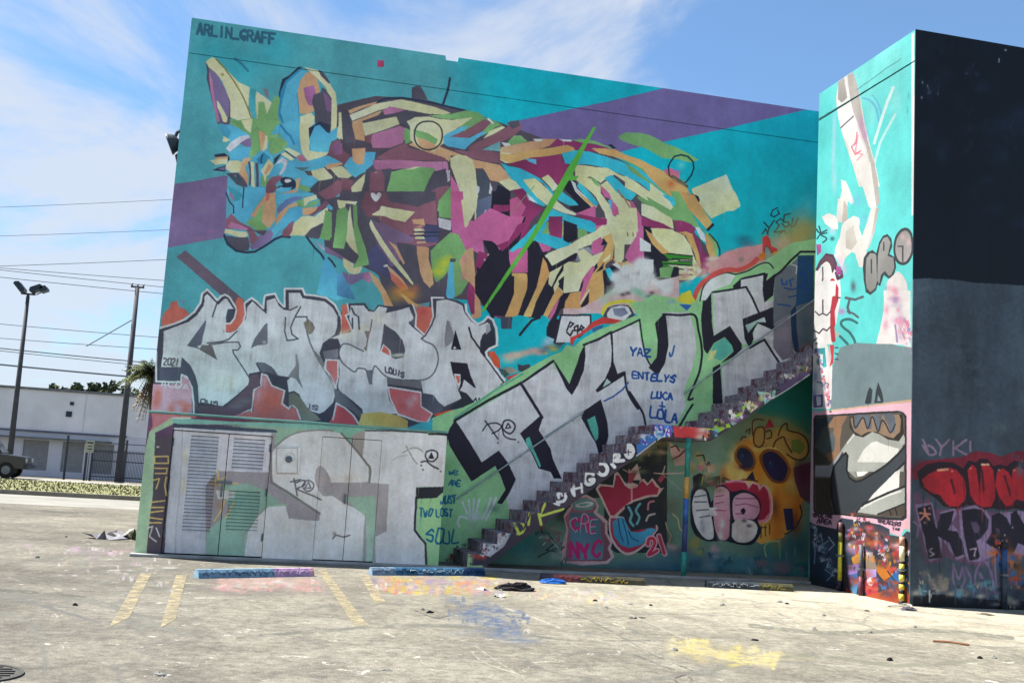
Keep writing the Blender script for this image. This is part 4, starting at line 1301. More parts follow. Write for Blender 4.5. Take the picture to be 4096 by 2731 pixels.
FRONT = '''
R 0 0 .1
P 5a3a50 560,1600 660,1560 1000,1640 1000,1740 560,1780
R 550 1600 .34014
P 7f9d8c 97,30 400,30 400,200 97,200
P b0727c 14,-6 60,0 70,20 60,22 40,26 22,36 12,38 8,30
B r 6 6 .8 24,8 50,12
P 644660 4,16 16,10 18,30 14,38 8,60 2,60
P 8fb092 14,37 40,20 62,20 64,24 44,27 22,38 20,60 18,110 12,160 10,190 -9,190 -6,150 4,80
B 88a088 3 12 .7 12,70 8,120
P 48434c 21,38 42,28 44,34 40,70 38,110 32,150 31,190 11,190 13,160 18,110
P 524058 21,38 42,28 43,40 22,46
B W 1.5 .8 .8 24,55
P 6fa098 41,20 62,22 110,25 150,26 210,28 260,32 300,34 370,34 370,40 300,37 200,33 110,29 42,28
P b0bcb8 41,20 62,21 62,22 40,22
P 3c4454 42,27 60,29 100,30 150,34 164,35 164,38 130,37 80,35 42,33
P aab0bc 43,32 150,38 158,38 156,85 94,84 92,190 31,190 33,150 38,90
P a8aeb8 44,32 53,33 50,90 44,160 43,190 31,190 34,140
L 8c93a0 .8 53,33 50,100 45,150 44,190
B b8a888 3 10 .6 56,66 54,100
P c4c0cc 108,40 156,38 154,84 94,84 96,40
P 85838a 94,83 154,85 158,38 162,40 160,95 175,110 214,134 214,142 190,140 176,138 175,122 162,122 150,126 136,144 126,158 120,190 92,190 80,190 80,100
P 7c9c90 96,100 130,98 150,106 168,120 158,123 146,128 134,146 124,157 122,190 80,190 81,155 86,150 110,130
B 6f9a90 8 8 .5 120,120
P cfccc6 159,60 164,54 176,44 190,38 215,35 232,36 |1250,1650 22,22 32,24 42,34 56,52 66,62 66,80 60,83 20,82 12,76 4,84 12,98 24,98 36,106 50,112 62,120 62,130 60,146 58,190 5,190 |550,1600 124,190 130,155 140,138 155,125 174,124 178,139 214,142 214,134 186,112 160,96 157,80
B d0ccc0 10 8 .5 200,50 225,60
S 77767a 1.2 160,56 172,46 188,38 214,35 230,36
L 6a696c 2 157,60 157,96 176,108 214,133
C 8a888c 210,82 214,77 220,80 226,90 230,100 240,106 |1250,1650 16,98 8,92 3,80 4,68
P 8a888c |1250,1650 20,82 90,82 88,130 87,140 74,146 74,170 74,190 60,190 60,140 62,120 50,112 36,106 12,90
P 8fae9e |1250,1650 36,99 75,98 74,150 72,170 72,190 63,190 63,122 50,112
L 8a888c .8 163,56 188,56 188,86 164,86 163,56
S 9a9a9e .8 174,66 178,62 184,64 184,70 178,72 174,68
B 50505c 1 1 .9 178,67
L 50505a 1.2 180,96 192,93
L 50505a 1.2 184,92 188,112
S 50505a 1.2 186,97 196,94 196,100 188,104 196,108 206,112 216,117
S 50505a 1 194,100 200,94 207,98 206,104 200,107 195,103
L 50505a .9 197,103 201,96 204,103 197,103
R 1250 1650 .34014
P 70a090 20,22 60,17 60,24 56,50 44,36 34,24
P 8a8684 44,28 56,22 62,22 59,52 50,42
P cfccca 62,22 110,22 132,22 134,25 158,27 158,60 154,87 122,87 121,100 120,140 130,148 135,160 132,190 74,190 74,146 87,139 90,84 66,82 68,66 59,52
B c8c8d4 8 20 .5 145,50 118,120
S 6a6866 1.8 34,24 48,40 58,52 64,60 68,66 67,82
P 4a4c54 61,20 100,20 132,22 136,23 164,25 164,28 130,24 90,22 62,22
P 26282f 136,23 164,24 166,30 158,90 150,96 146,100 122,101 122,88 154,87 158,60 158,27 136,26
L 26282f 1.8 122,100 120,138 126,146 133,154 134,190
P 84b080 161,30 200,25 200,190 136,190 134,152 123,140 123,101 147,100 158,90
P 84b080 130,20 166,10 170,24 136,24
S 7a7a7a .9 106,47 116,42 124,42 130,46
L 7a7a7a 1 110,39 118,54 123,60
S 26282f 1.2 134,46 140,44 146,46 147,52 142,57 136,56 133,51 134,46
P 26282f 136,54 140,46 143,54
S 26282f 1.2 128,58 134,57 140,62 148,66
B 26282f 1 1 1 128,62 130,67 151,69
S 8a8a8a .5 92,58 100,52 112,50
B 605c5a 2 2 .8 26,142
S 605c5a 1.2 24,148 28,144 36,146 44,144
B c0907c 20 4 .25 36,78
B b8b4ac 30 8 .3 100,160
R 0 0 .1
T c09a60 1.6 700,1850 700,1850 0 A
R 550 1600 .34014
L c8a468 1.1 20,66 36,66 36,74 20,74 20,66
L c8a468 1.1 20,80 35,80 34,86 21,86
L c8a468 1.1 34,90 32,100 34,112
L c8a468 1.1 18,94 26,92 22,104
L c8a468 1.2 15,120 32,118
L c8a468 1.2 15,126 31,126
L c8a468 1.2 14,132 30,130
L c8a468 1.2 14,138 29,140
L c8a468 1.2 14,144 28,144
L c8c8c8 1.1 12,150 18,148 14,160 22,166
L c8c8c8 1.1 22,150 26,160
S c8a468 1.1 90,94 98,95 108,97 118,98
L c8a468 1.3 94,82 96,98 102,106
L c8a468 1 88,98 104,90
P b8bcb8 92,106 114,106 114,116 94,116
L c8a468 1.3 102,118 98,130 90,142
L c8a468 1.2 113,120 104,138
B 8a6a48 4 5 .5 96,124 90,98
R 1250 1650 .34014
T 1c5a78 .9 160,72 173,73 4 WE
T 1c5a78 1.2 160,85 175,87 6 ARE
T 1c5a78 1.4 150,106 170,106 9 JUST
T 1c5a78 1.3 126,121 165,122 9 TWO'LOST
T 1c5a78 1.5 134,152 175,151 16 SOUL
R 1750 1750 .34014
P 3a3440 40,150 48,118 70,90 100,70 150,50 175,30 200,0 232,-12 260,-20 290,-10 300,-40 340,-70 400,-110 500,-170 520,-60 300,60 150,150
B 5a4450 12 6 .7 60,112 90,85 120,60
P a8a8b4 56,138 50,128 54,120 66,120 72,112 80,106 86,114 78,128 62,140
B K 1.2 1.2 .8 62,126 70,130 74,118 66,122 80,116 60,132
B d8d8e0 1 1 .8 56,124 70,122 76,124 82,112
B b04030 3 2.5 .9 42,138 48,140 54,140
L e0e0e4 .8 34,146 35,132 46,132
L a0b850 2.6 90,100 96,113
S a0b850 2.2 88,98 96,98 102,104 100,111 94,113
L a0b850 2.4 103,86 112,88
L a0b850 2.4 109,87 107,102
L a0b850 2.4 118,84 122,102
L a0b850 2.2 120,92 128,74
L a0b850 2.2 121,92 134,88 148,84
L K 1 101,108 112,84
R 2150 1700 .22321
L W 4 32,120 50,120
L W 3.6 34,120 38,130
S W 4 36,124 50,126 46,136 30,138 38,142
L W 3.5 55,100 66,100
L W 3.6 64,100 66,126
L W 3.6 56,104 64,124
L W 3.2 78,100 80,120
L W 3 68,114 80,111
B K 1 1 1 41,125
S K 7.6 102,88 96,84 86,86 84,98 90,107 100,104 102,96
S e4e2e6 5 100,88 94,85 86,88 84,98 90,106 99,103 101,97 94,98
S K 8 110,68 120,68 126,76 124,86 116,90 107,84
S e4e2e6 5.2 110,69 119,69 125,77 123,86 115,89 107,83
S K 7.4 134,56 144,52 148,56 142,66 154,64
L K 7.4 134,54 132,70 138,76
S e4e2e6 5 134,56 143,52 146,56 140,64 154,63
L e4e2e6 5 134,55 133,69 138,75
C K 150,46 154,34 164,29 174,34 178,46 174,58 165,64 155,60
C e8e6ea 154,46 157,36 164,32 171,36 175,46 171,57 164,61 157,57
L 40404c 1.4 158,48 168,48
L 40404c 1.4 163,44 163,53
R 2500 1450 .2551
P 3a6cb8 18,110 42,108 42,96 72,96 76,112 60,118 44,124 30,136 20,146 18,130
L e8e8f0 1 18,146 34,134 50,122 60,116
S W 1.4 28,116 32,124 34,128
T e0e0f4 1.8 42,115 72,114 14 RPA
T 5a38a0 1.4 44,116 74,115 15 RPA
P b83a40 74,100 128,100 134,112 130,119 104,118 78,117
B f0c0c8 1.5 1 .8 88,102 104,101
P 3a3c48 80,100 100,94 120,94 120,100
P 84b83c 124,94 130,88 146,88 154,94 156,104 146,110 126,100
B 3c68a0 4 4 .9 142,108
B 70b8d0 2 2 .9 144,106 143,114
P b0b078 146,82 152,78 158,82 160,90 154,94
P 5a4068 156,78 176,76 190,80 196,84 184,92 166,94
L W .9 160,84 166,92 170,98
R 2900 1300 .3189
P 5a4068 -2,110 16,108 24,116 18,124 8,120
P d8c8b0 22,97 30,92 36,98 42,102 32,110
P a8a850 26,90 34,84 34,94 28,96
P 3c2c30 36,84 42,92 44,100 36,100 32,90
P 70a8b8 38,78 48,74 60,76 64,84 60,92 52,98 44,90
T 103038 1.6 50,98 72,80 10 REY
T d8ece8 .9 50,98 72,80 10 REY
P 52486c 66,70 80,62 94,60 106,58 106,62 92,74 76,84 66,84
L d0e0e0 .7 60,92 80,80 106,62
P 5a5c50 48,72 60,52 84,40 107,30 107,58 84,62 70,66
B 6a8478 4 3 .7 76,50 90,50 64,60
B 7a4a3c 4 2 .7 100,34 90,36
B 3c3c50 4 3 .7 80,66 50,70 94,68
'''
SIDE = '''
R 3200 100 .38095
B 8ff5f0 20 20 .5 90,30 60,60
B 40c8c8 10 20 .4 24,120 80,110 30,90
B 90f0f0 6 14 .6 100,80 75,95
S 5cb4d8 1.6 66,77 74,80 80,88 83,104
S 5cb4d8 1.2 76,74 82,82 86,96
L c8f4f4 2.4 98,66 92,80 84,104 78,124
L b0e8e8 2 100,94 90,112 84,124 78,146
B b8c8e8 1.6 20 .6 36,110 35,140
P dcd8d0 40,60 48,52 56,50 60,62 64,80 68,104 74,128 80,150 84,170 62,170 56,150 48,126 42,106 39,90 38,76
P a09c98 40,60 46,55 49,70 50,76 44,82 40,78
P b0aca8 50,53 56,50 60,62 63,78 66,100 70,118 78,145 82,165 78,165 70,130 62,106 56,92 52,76
P f4f0ee 46,55 49,54 52,74 56,92 62,112 68,130 76,160 60,160 54,136 46,116 41,100 39,84 50,78
B b070a8 3 8 .5 64,104 68,116
L 60606c 1 43,108 56,96
L e8a0b0 1.2 57,125 61,116 58,134 66,136 60,142
L e07088 1 60,113 59,124 54,128 58,136 64,132
L 105858 .9 18,100 60,75 119,39
L 4a9494 .6 60,68 80,54 90,46 100,40 106,36
B 489090 .8 4 .6 114,74 113,90
P e8fbfb 117,10 120,8 120,200 117,200
R 3200 650 .38095
P f0ece8 56,0 76,0 80,24 83,44 76,50 72,46 66,26 60,12
P b0aca8 74,0 78,0 82,24 84,42 80,48 78,30
P f0ece8 74,50 80,45 82,50 78,70 72,86 70,92 66,84 65,78 70,64
P c0bcb8 80,48 83,48 78,74 72,90 70,92 76,70
P e8e4e0 43,18 48,20 52,28 57,42 54,44 50,40 50,50 50,60 46,64 40,62 38,60 40,38 42,38 44,30
P b8b4ac 46,40 50,46 50,60 44,64
P f4f0f0 23,57 30,53 37,56 40,62 40,70 34,70 26,64
P f0eae6 37,90 42,78 44,66 50,60 56,56 62,58 63,62 62,68 66,80 70,94 68,110 62,110 58,96 54,94 48,100 44,110 40,104 36,98
P c8c4bc 48,72 56,66 60,84 54,92 48,90
B d0b8d8 3 5 .7 42,104 34,70 46,112
B 70b8e8 5 6 .5 60,40 66,60
B b8d0e8 2 10 .6 36,20
S 103c48 1.1 17,70 21,74 28,71
L 103c48 1.1 20,67 22,74 18,80
S 103c48 1 28,74 22,76 28,80 24,84
B 205060 2 2 .9 34,80
P 9a4a8c 17,86 22,86 22,94 18,98
P 303a40 66,110 67,100 71,94 76,92 81,96 83,104 82,112 82,126 80,134 74,139 69,136 67,124
P 8c8c8c 69,110 70,100 74,95 79,96 82,102 81,114 81,124 79,132 74,136 70,132 69,124
P 303a40 80,96 83,84 87,77 92,75 96,80 97,88 94,96 100,100 101,110 98,120 93,122 88,118 86,124 84,130 81,128
P 8c8c8c 82,98 84,86 88,79 92,78 95,84 93,94 92,98 98,100 99,110 96,118 93,119 89,114 85,118 83,128 81,124
C 303a40 98,92 100,78 106,70 113,69 118,76 119,92 115,104 108,108 101,104
C 9a9698 100,92 102,80 107,73 112,72 116,78 117,92 113,102 108,105 103,102
L 303a40 1 75,102 75,116
L 303a40 1 88,84 88,92
L 303a40 1 103,88 108,88 108,104
B d8b0b0 2 3 .6 114,84 108,78
P f0e8ea 102,114 108,118 112,126 116,150 116,170 88,170 90,146 92,124
B d890a0 3 8 .8 97,140 95,155
B b8b4b8 3 8 .7 108,145
P f4f0f4 14,116 22,110 24,100 30,96 36,104 38,116 42,122 43,140 38,170 13,170
L 4a2c44 2.4 18,112 22,104 28,97 34,98 37,106 38,112 43,114 44,120 40,122 38,116
P 9a4a8c 38,108 43,110 44,118 38,118
L b8283c 3.5 34,124 38,132 38,144 34,156 35,170
L 38303a 1 15,130 24,131 26,128
L 38303a 1 28,125 30,132
L 38303a 1 20,138 22,144 18,146
L 38303a 1 26,142 42,142
L 38303a .9 24,110 24,122 22,130
C 5c3a4c 18,110 22,103 28,98 34,100 37,108 34,116 32,108 28,104 22,108
B 505a68 2.5 5 .9 56,130
L 505a68 2 48,142 58,144 66,141
L 505a68 2 52,144 50,152 52,158
R 3200 1200 .38095
P f4f0f4 13,-20 38,-20 36,10 34,20 34,46 13,47
L b02c40 3.5 36,-2 34,10 34,20 34,30 35,42
B d8b0a0 2 3 .8 39,36
L 38303a 1 24,0 24,14
L 38303a .9 16,12 20,16 24,14 28,16 32,12
L 38303a 1 15,32 20,35 24,30 28,32 32,28
L 38303a .9 13,44 18,40
L 505a68 1.6 50,12 56,14 61,18
S 2c6a70 2 60,24 52,20 44,22 44,27 52,34 57,42 58,48
L 2c6a70 2 42,38 50,46
B c860a8 3 3 .8 44,12
P f0e8ea 88,-10 116,-10 116,50 108,47 80,46 84,30 88,10
B d090a8 3 6 .8 91,10 90,26
B b8a8b8 4 14 .7 104,10 106,30
L 9080a8 1.4 100,26 102,44
L 8078a8 1.2 106,30 112,46
P 748890 28,150 32,90 34,70 42,50 50,47 60,45 80,46 95,46 104,48 118,50 118,118
B 6a7e88 30 20 .5 70,80
P 28323a 71,96 73,91 76,94 75,108 71,109 68,108
P 28323a 78,108 80,94 82,86 86,96 88,106 86,108
P 748890 81,106 82,99 85,106
P e8ecee 13,46 28,46 34,70 33,100 32,114 12,114 11,80
P 30a0a8 15,51 26,50 28,70 24,71 24,57 15,56
B 8890b8 3 8 .9 16,80 15,100
B e8a8b0 2 10 .8 31,60 30,90 29,104
P c83848 31,47 36,47 35,66 31,70 33,60
L 303840 .9 37,50 40,50
L 303840 .9 37,56 40,57
L 303840 .9 37,62 40,62
P 5a5890 14,100 24,99 24,112 14,113
P d8d8ec 17,101 22,101 22,110 18,111
L 606070 .8 18,86 30,88 28,96
P c8a890 22,116 50,113 80,109 118,104 118,109 22,118
P f0b4c8 11,116 22,117 40,116 80,111 117,107 118,240 11,240
R 3200 1750 .38095
P f0b4c8 11,-10 118,-10 118,110 114,96 112,86 106,104 94,100 94,95 87,92 84,90 42,84 40,88 36,95 16,90 12,84
B d8a880 1 10 .6 112,98
R 3200 1200 .38095
P 20242c 14,124 16,121 50,119 80,117 104,116 109,118 112,122 112,146 |3200,1750 112,84 108,87 90,86 70,84 40,81 16,80 14,76
P 54504a 16,124 18,122 50,121 80,119 104,118 108,119 110,124 110,146 |3200,1750 110,80 106,84 70,82 40,79 17,78 15,74
P 2c3844 16,124 36,122 26,134 20,144 16,152
P 44504e 17,150 24,134 34,126 30,134 26,142 24,160 17,170
P 8c6a52 36,122 50,121 44,132 42,144 42,158 38,170 30,170 28,164 36,160 34,144 36,134 28,134
P 4c5a60 28,144 34,138 37,146 36,158 28,164 24,158
R 3200 1750 .38095
P 8c6a52 28,16 40,14 42,6 38,0 44,-10 40,12 34,20 28,26
P 3c3c38 16,28 16,10 28,20 32,26 28,28
P 9098a0 16,29 30,29 36,24 44,12 50,4 36,30 33,41 16,41
P 3a342e 16,43 32,43 32,70 36,78 17,78
P a4a8a4 46,18 44,12 54,-2 60,-10 70,-12 80,-16 106,-10 110,0 110,6 100,16 84,28 66,40 58,42 52,36 50,20
P f0f2ec 56,26 64,16 70,8 78,5 84,6 92,10 102,10 100,16 84,28 66,40 60,41
L 7c8078 1 52,24 58,34 60,42
L c8ccc8 .8 50,6 56,14 48,16
L e8e8e8 .7 54,14 66,0
R 3200 1200 .38095
L e8e8e8 .7 50,150 56,142 60,138
P a4a8a4 46,158 54,146 66,142 78,138 88,144 104,148 109,156 109,180 40,180
P e8eae4 66,158 74,150 80,148 90,152 104,156 100,170 60,170
P 2c2824 52,122 108,120 109,140 104,148 92,146 84,141 76,138 66,144 58,142 52,134
P 8e7662 53,124 60,121 104,120 106,126 105,138 98,145 88,142 80,138 72,138 64,142 57,138 54,130
C 5c6470 56,122 66,121 60,134 57,134
C 5c6470 66,122 74,121 75,134 71,135 68,128
C 5c6470 78,121 86,120 84,134 82,138 78,130
C 5c6470 88,120 98,120 100,128 99,138 95,138 92,130
S 20242c .9 56,122 58,134 66,123 71,135 76,122 82,138 86,126 90,130 95,139 100,130
R 3200 1750 .38095
R 3200 1750 .38095
P 343c44 36,80 32,60 33,40 36,28 44,18 48,15 50,18 49,36 52,42 60,46 70,42 84,34 100,20 110,8 110,26 98,38 84,54 68,72 58,79
L 14181e 1.6 38,80 33,62 33,42 36,30 44,19 48,16 50,19 49,34 52,42 58,46 64,45 76,38 90,29 102,18 110,9
L 14181e 1.6 110,26 98,38 84,54 68,72 58,79
P f0f2ec 70,68 76,60 90,46 100,36 105,33 104,52
P a8aca8 110,52 94,58 70,68 60,78 80,81 110,68
L 14181e 1.6 110,51 92,58 70,68 66,70
L f4f4f4 1 64,74 74,69 84,64 94,60 106,56
P 4c443c 82,81 110,70 110,82 90,82
L 14181e 1 82,80 110,69
L 14181e .8 94,76 96,81
L 14181e .8 100,74 102,81
T 403044 .9 14,83 34,84 4 SMOKING
T 403044 .9 18,89 34,91 4 AREA
T 403044 .9 82,89 106,93 4 SNEAKERS
T 403044 .7 97,97 105,97 2.5 TAG
P 2c3a4c 10,88 16,91 38,96 40,88 44,84 84,91 94,96 94,102 107,104 112,98 118,100 118,180 10,180
B 24405c 8 12 .8 20,120 26,140 30,130
B 3c5c80 6 10 .6 34,116 32,136
B 1c3434 8 6 .8 16,150
L 90b4cc .8 22,100 24,112 30,108
L a8c8d8 .8 20,118 28,122 22,130 32,126 28,136
L 80a8c8 .8 14,108 16,120 15,132
L b8c8d8 .8 30,104 36,112 30,118
L 90b4cc .8 26,138 34,144 28,150
B c8d0d8 1.2 1.2 .9 21,103
B a85038 8 5 .8 78,102 70,108
B 302830 8 5 .9 52,106 56,100
B 6a5058 6 4 .7 60,95 90,104
B b83838 5 8 .8 108,116 104,122
B c890c0 5 4 .8 54,116 60,120
B e0e0e8 1.6 1.6 .9 62,108 66,112 52,112 60,110
P c88c3c 54,126 62,120 64,130 56,134
P 505058 62,120 70,118 70,150 63,150
P 988878 68,120 76,120 82,140 70,140
P a080d0 50,134 62,132 60,142 50,144
P a890d0 66,138 80,138 80,146 68,148
P 4878c0 50,144 60,142 62,155 56,166 52,158
P 60a0d8 52,150 62,150 58,170 52,165
P c87828 82,128 92,128 98,144 88,150 80,140
P 1870c0 112,126 112,156 94,162 92,150 102,138
P b83848 68,148 82,146 82,162 72,168 66,158
C f0e8f0 70,150 74,146 78,150 74,156
P b04c34 48,156 54,160 60,172 48,170
P b8502c 68,166 90,160 112,156 118,180 60,180
B 5a4438 4 3 .8 88,164 100,158
L 303038 1 92,140 104,156
L 303038 1 94,150 100,162
B 402c34 3 6 .8 82,118 88,124
B c84838 2 4 .8 96,112 100,118 104,110
L d0c0d8 .8 84,112 88,118 82,122
B d83c3c 2 3 .7 98,122
'''
BLACK = '''
R 0 0 .1
P 46525e 3640,1117 3700,1114 3800,1118 3900,1132 4000,1136 4100,1143 4200,1150 4200,2700 3600,2700
B 404c58 60 200 .5 3900,1600
B 4e5a64 80 150 .5 3720,1400
R 3200 100 .38095
B d8dce4 .8 1.4 .9 128,61 127,77
L d8dce4 1.4 133,64 136,72
L d8dce4 1.4 137,70 134,72
L d8dce4 1.1 145,63 144,74
B d8dce4 1.2 .8 .9 174,52 215,27
L a8b0b8 .8 208,36 208,40
R 3200 1750 .38095
S 9a7c94 1.6 128,8 132,14 136,18 142,16 138,10 134,8
L 9a7c94 1.5 128,2 134,14
L 9a7c94 1.5 142,2 148,10 156,2
L 9a7c94 1.5 148,10 146,18
L 9a7c94 1.5 160,4 160,18
L 9a7c94 1.5 174,2 162,11 174,18
L 9a7c94 1.5 178,4 178,14
P 7c2434 118,32 130,24 150,22 170,20 184,14 200,16 210,20 226,14 245,14 245,40 118,44
B 7c2434 4 6 .8 118,36 124,30
P 2c1a24 122,36 132,28 146,25 160,26 170,32 176,24 184,26 188,22 196,22 202,30 208,28 216,30 224,24 234,26 245,30 245,80 226,74 216,76 200,74 190,76 174,70 168,76 150,72 142,64 134,58 126,52
P b42430 127,44 134,38 146,33 156,31 164,34 172,44 174,56 172,66 166,72 156,72 150,66 146,60 138,58 130,52
P b42430 175,34 180,28 184,32 186,44 188,58 189,36 190,28 196,26 202,34 204,50 204,64 200,72 192,73 184,70 178,60
P b42430 206,36 212,32 218,36 222,44 222,34 228,30 236,34 245,40 245,72 232,66 226,64 222,70 216,72 208,62 204,50
L 5a1420 2 158,44 162,58
L 5a1420 1.6 190,34 192,54
L 5a1420 1.6 214,40 220,60
L e89878 2 144,34 154,33
B e8b090 1 1 .9 159,35 178,32 208,34 224,34
L e8b090 1.6 190,28 197,28
P 6a4c66 |3200,1750 118,60 124,56 128,66 134,64 140,70 138,74 160,76 170,72 190,74 198,78 206,78 216,80 224,78 230,80 245,90 245,135 230,120 220,140 200,125 190,136 175,132 160,128 150,124 148,130 132,132 128,120 120,90
P 8c7898 |3200,1750 120,70 138,68 142,84 144,98 146,78 162,74 164,80 158,90 164,96 168,104 166,76 182,70 194,76 200,84 206,78 222,78 226,82 228,76 236,78 240,98 245,110 245,125 224,122 212,110 206,100 206,122 188,130 176,130 174,124 164,128 156,118 150,108 148,104 148,126 134,130 130,112 124,90
P 221e2c 122,74 137,70 141,92 143,96 146,80 161,76 158,90 154,97 164,98 170,110 172,122 162,125 156,110 144,103 148,122 148,126 134,127 130,104
P 221e2c 169,76 182,74 190,76 197,86 196,96 188,106 184,108 188,124 186,127 177,129 172,106 170,92
P 5a4860 178,88 184,88 188,94 186,100 182,100
P 221e2c 200,82 208,78 216,84 220,92 220,80 226,76 234,90 245,96 245,118 228,110 224,120 212,118 200,114 194,110 200,100
P 5a4860 204,94 209,96 210,102 206,104
L e08870 1.6 130,74 131,82
L e08870 1.4 125,79 136,80
L e08870 1.4 126,86 131,80 135,86
B e8a090 1 1 .9 130,89 135,74
L c0a8b8 1.1 138,116 134,118 140,122 136,124
L c0a8b8 1.1 178,117 184,116 182,124
L 8c7898 1 118,88 124,92 122,104
S 7c688c 1.5 160,132 160,150 166,158 172,150 170,136 166,148 160,132
S 7c688c 1.5 172,134 178,146 182,156 184,140 190,128
S 7c688c 1.5 182,156 180,170 178,176 190,178 196,170 194,156 188,142
S 7c688c 1.5 196,130 202,150 206,164 204,140 204,126
L 7c688c 1.3 190,124 200,140 204,168
B c87028 4 8 .8 222,130 218,122 228,140
B b04830 2.5 6 .8 216,112 226,148
B d86838 2 3 .8 214,118 230,124
B 3868a8 2 6 .7 208,122 208,132
B 202028 6 5 .8 214,114 208,104
B d8d0c8 .8 1 .9 214,102 216,108 222,94 212,108
B a89888 3 3 .8 132,142 150,152 146,146
B 5c9aa8 1.4 5 .8 130,152 146,156
P 8c8478 138,152 146,156 152,146 156,152 152,162 142,160 136,168
B b8a898 4 3 .5 168,160 174,164
B 14161c 20 4 .8 134,172 160,173
P 101218 118,165 150,164 170,168 245,172 245,190 118,190
B a8b0b8 1 2 .7 208,170 212,172 220,170
B 5c6a78 5 3 .6 220,172
L c8c8c8 1 135,160 135,172
L c8d0d0 .8 126,160 132,161
'''
GROUND = '''
R 700 2150 1.0
B d89c9c 8 2.2 .75 25,20 30,17 22,19
B d89c9c 14 2.4 .6 40,18 50,20
B d8a8a0 4 1.5 .5 55,18
L d8ccb0 .35 4,18 20,19
L e8e2d0 .4 8,24 16,24
R 1500 2150 1.0
B d8c040 5 1 .8 6,16 12,17
B d8c040 3.5 1 .9 32,16 31,20 46,16 45,17
B d8b840 3 .9 .8 38,19 28,21 12,21 40,21
B d88868 4 1 .7 10,18 22,18 8,20
B b090b0 4 1.2 .8 20,17 26,18 40,17 42,18 24,21
B d8a8a0 3 1 .7 20,16 34,18 52,18 56,18
B 9088b0 2 .9 .8 24,19 34,22
B e8e8e8 2 .7 .8 42,21 50,23 10,22
B c8a040 1.5 .8 .9 15,15 14,14
B 6a7c98 9 .7 .75 42,29 46,30
B 607498 4 .9 .8 46,33 46,35 46,37
B 6a7c98 6 .6 .7 32,35 34,38 44,37
B 687a98 7 1.4 .8 56,39 50,39 60,41
B 8090a8 4 1 .5 34,38 58,42
B a8a870 3 .8 .5 20,25 32,25
B d8b0a0 4 1 .5 12,35 6,28
S 5c5c5c .4 16,29 24,32 30,31
S 8a8a88 .5 34,42 44,43 60,42 68,42
S d8d0bc .4 38,45 44,50 56,54
S d8d0bc .4 40,43 50,50 60,56
S d8d0c0 .6 52,28 64,32 74,36
B 98b8c0 1.5 .8 .7 86,38
R 2400 2150 1.0
B dccc90 6 2.0 .45 48,47 54,49 62,48
B dccc94 10 1.8 .45 52,48 70,48
B dcc890 5 1.6 .7 30,44 36,45 40,49
B dcd49c 6 1.6 .5 76,47 84,48
B e0c870 3 1 .5 30,30
B d8a8a8 2.5 3 .5 12,22
B 98c0a8 4 1 .5 4,22 2,20
S 6c6c6c .4 12,46 22,50 30,53
S 5a5a5a .5 30,56 34,55 37,57 33,59 30,57
S 5a5a5a .4 39,59 42,58 44,60 41,62
S 4a4a4a .7 12,32 18,32
L e8e0b8 .6 5,34 10,36
B 90a8b8 3 .8 .5 122,54
R 0 1850 1.0
B c090a8 8 1.5 .5 45,36 50,34
B b8a0c0 6 1.2 .5 34,35
B c8b890 3 .8 .5 30,39
B b8a8b0 10 1 .5 52,40
S 808080 .8 0,52 20,58 40,64
B f0f0f0 1.6 .35 .8 24,45 30,45 36,46 38,45 44,43 47,43 52,43 42,47
B f0f0f0 2.5 .35 .7 60,42 66,42 69,42 42,41 34,32 50,20
B d8b8b0 4 .8 .5 56,31
B e0d4a0 6 2 .35 14,95
B c8c870 5 1.5 .35 120,86
R 0 0 1.0
S 8a8a82 1.6 0,238 20,238.5 40,241 52,246 58,254
S 77776f .9 0,236 18,237 34,239
S 8c8c84 1.4 0,245 12,250 18,262 17,273
S 93938b 1.4 34,240 50,244 62,250 78,254
S 84847c .9 95,255 130,252 170,250 200,252
S 6e6e68 .28 220,241 240,250 262,262 277,268
S cfc8b4 .5 230,236 262,250 290,262
S 8c8c80 1.2 300,250 330,253 370,252 405,255
S 90907f 1 285,268 320,262 360,266 400,263
S e8e0c8 1.2 290,238 330,240 370,246 409,250
S 7c7c74 .5 205,253 230,256 260,256
B dcd8a0 4 2 .5 51,262
'''
# ------------------------------------------------------------------ main sizes (metres)
XL, XR, YM, HM, GRV = -1.966, 26.0, 18.47, 9.205, 8.557
YF = 17.13                                  # front plane of the stair and of the plant room
XB, YB0, YB1, HBK, GRB = 9.438, 14.09, 17.075, 8.965, 8.446

# paint
cm = Canvas('Y', YM, XL, 10.9, 0.0, HM, 165, '2a9aa8', 1)
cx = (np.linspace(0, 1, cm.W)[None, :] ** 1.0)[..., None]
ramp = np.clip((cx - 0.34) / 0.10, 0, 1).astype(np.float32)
cm.rgb[:] = col('4a929f') * (1 - ramp) + col('0b9bb2') * ramp  # teal is duller at the left, with haze painted into the wall colour
cm.run('''R 0 0 .1
P U 2000,520 2080,482 2270,440 2450,403 2667,350 3240,436 2908,514 2653,569 2500,603 2300,660 2100,600
R 700 500 .34014
P u -20,72 18,67 55,60 62,60 66,75 66,95 70,105 62,125 56,133 30,137 -20,147
B p 6 2 .35 30,133 45,125
B x 8 3 .2 20,85 30,100
R 700 500 .34014
P 4f93ac 62,30 100,-5 150,-5 200,10 236,30 240,80 220,160 190,150 160,125 130,131 100,146 80,148 62,135 60,100 62,60
R 0 0 .1
P 4a4450 1350,420 1500,385 1700,398 1900,455 2040,505 2200,565 2400,600 2600,700 2750,900 2850,1010 2850,1080 2600,1180 2400,1250 2000,1280 1900,1200 1800,1195 1650,1220 1500,1090 1300,1000 1280,800 1300,600''')
cm.run(MAIN)
cm.text((789, 136), (1105, 178), 40, 'ARLiN_GRAFF', 8, '2c5a72')
cm.poly([(1510, 240), (1536, 244), (1536, 270), (1510, 268)], '9a3a5e')
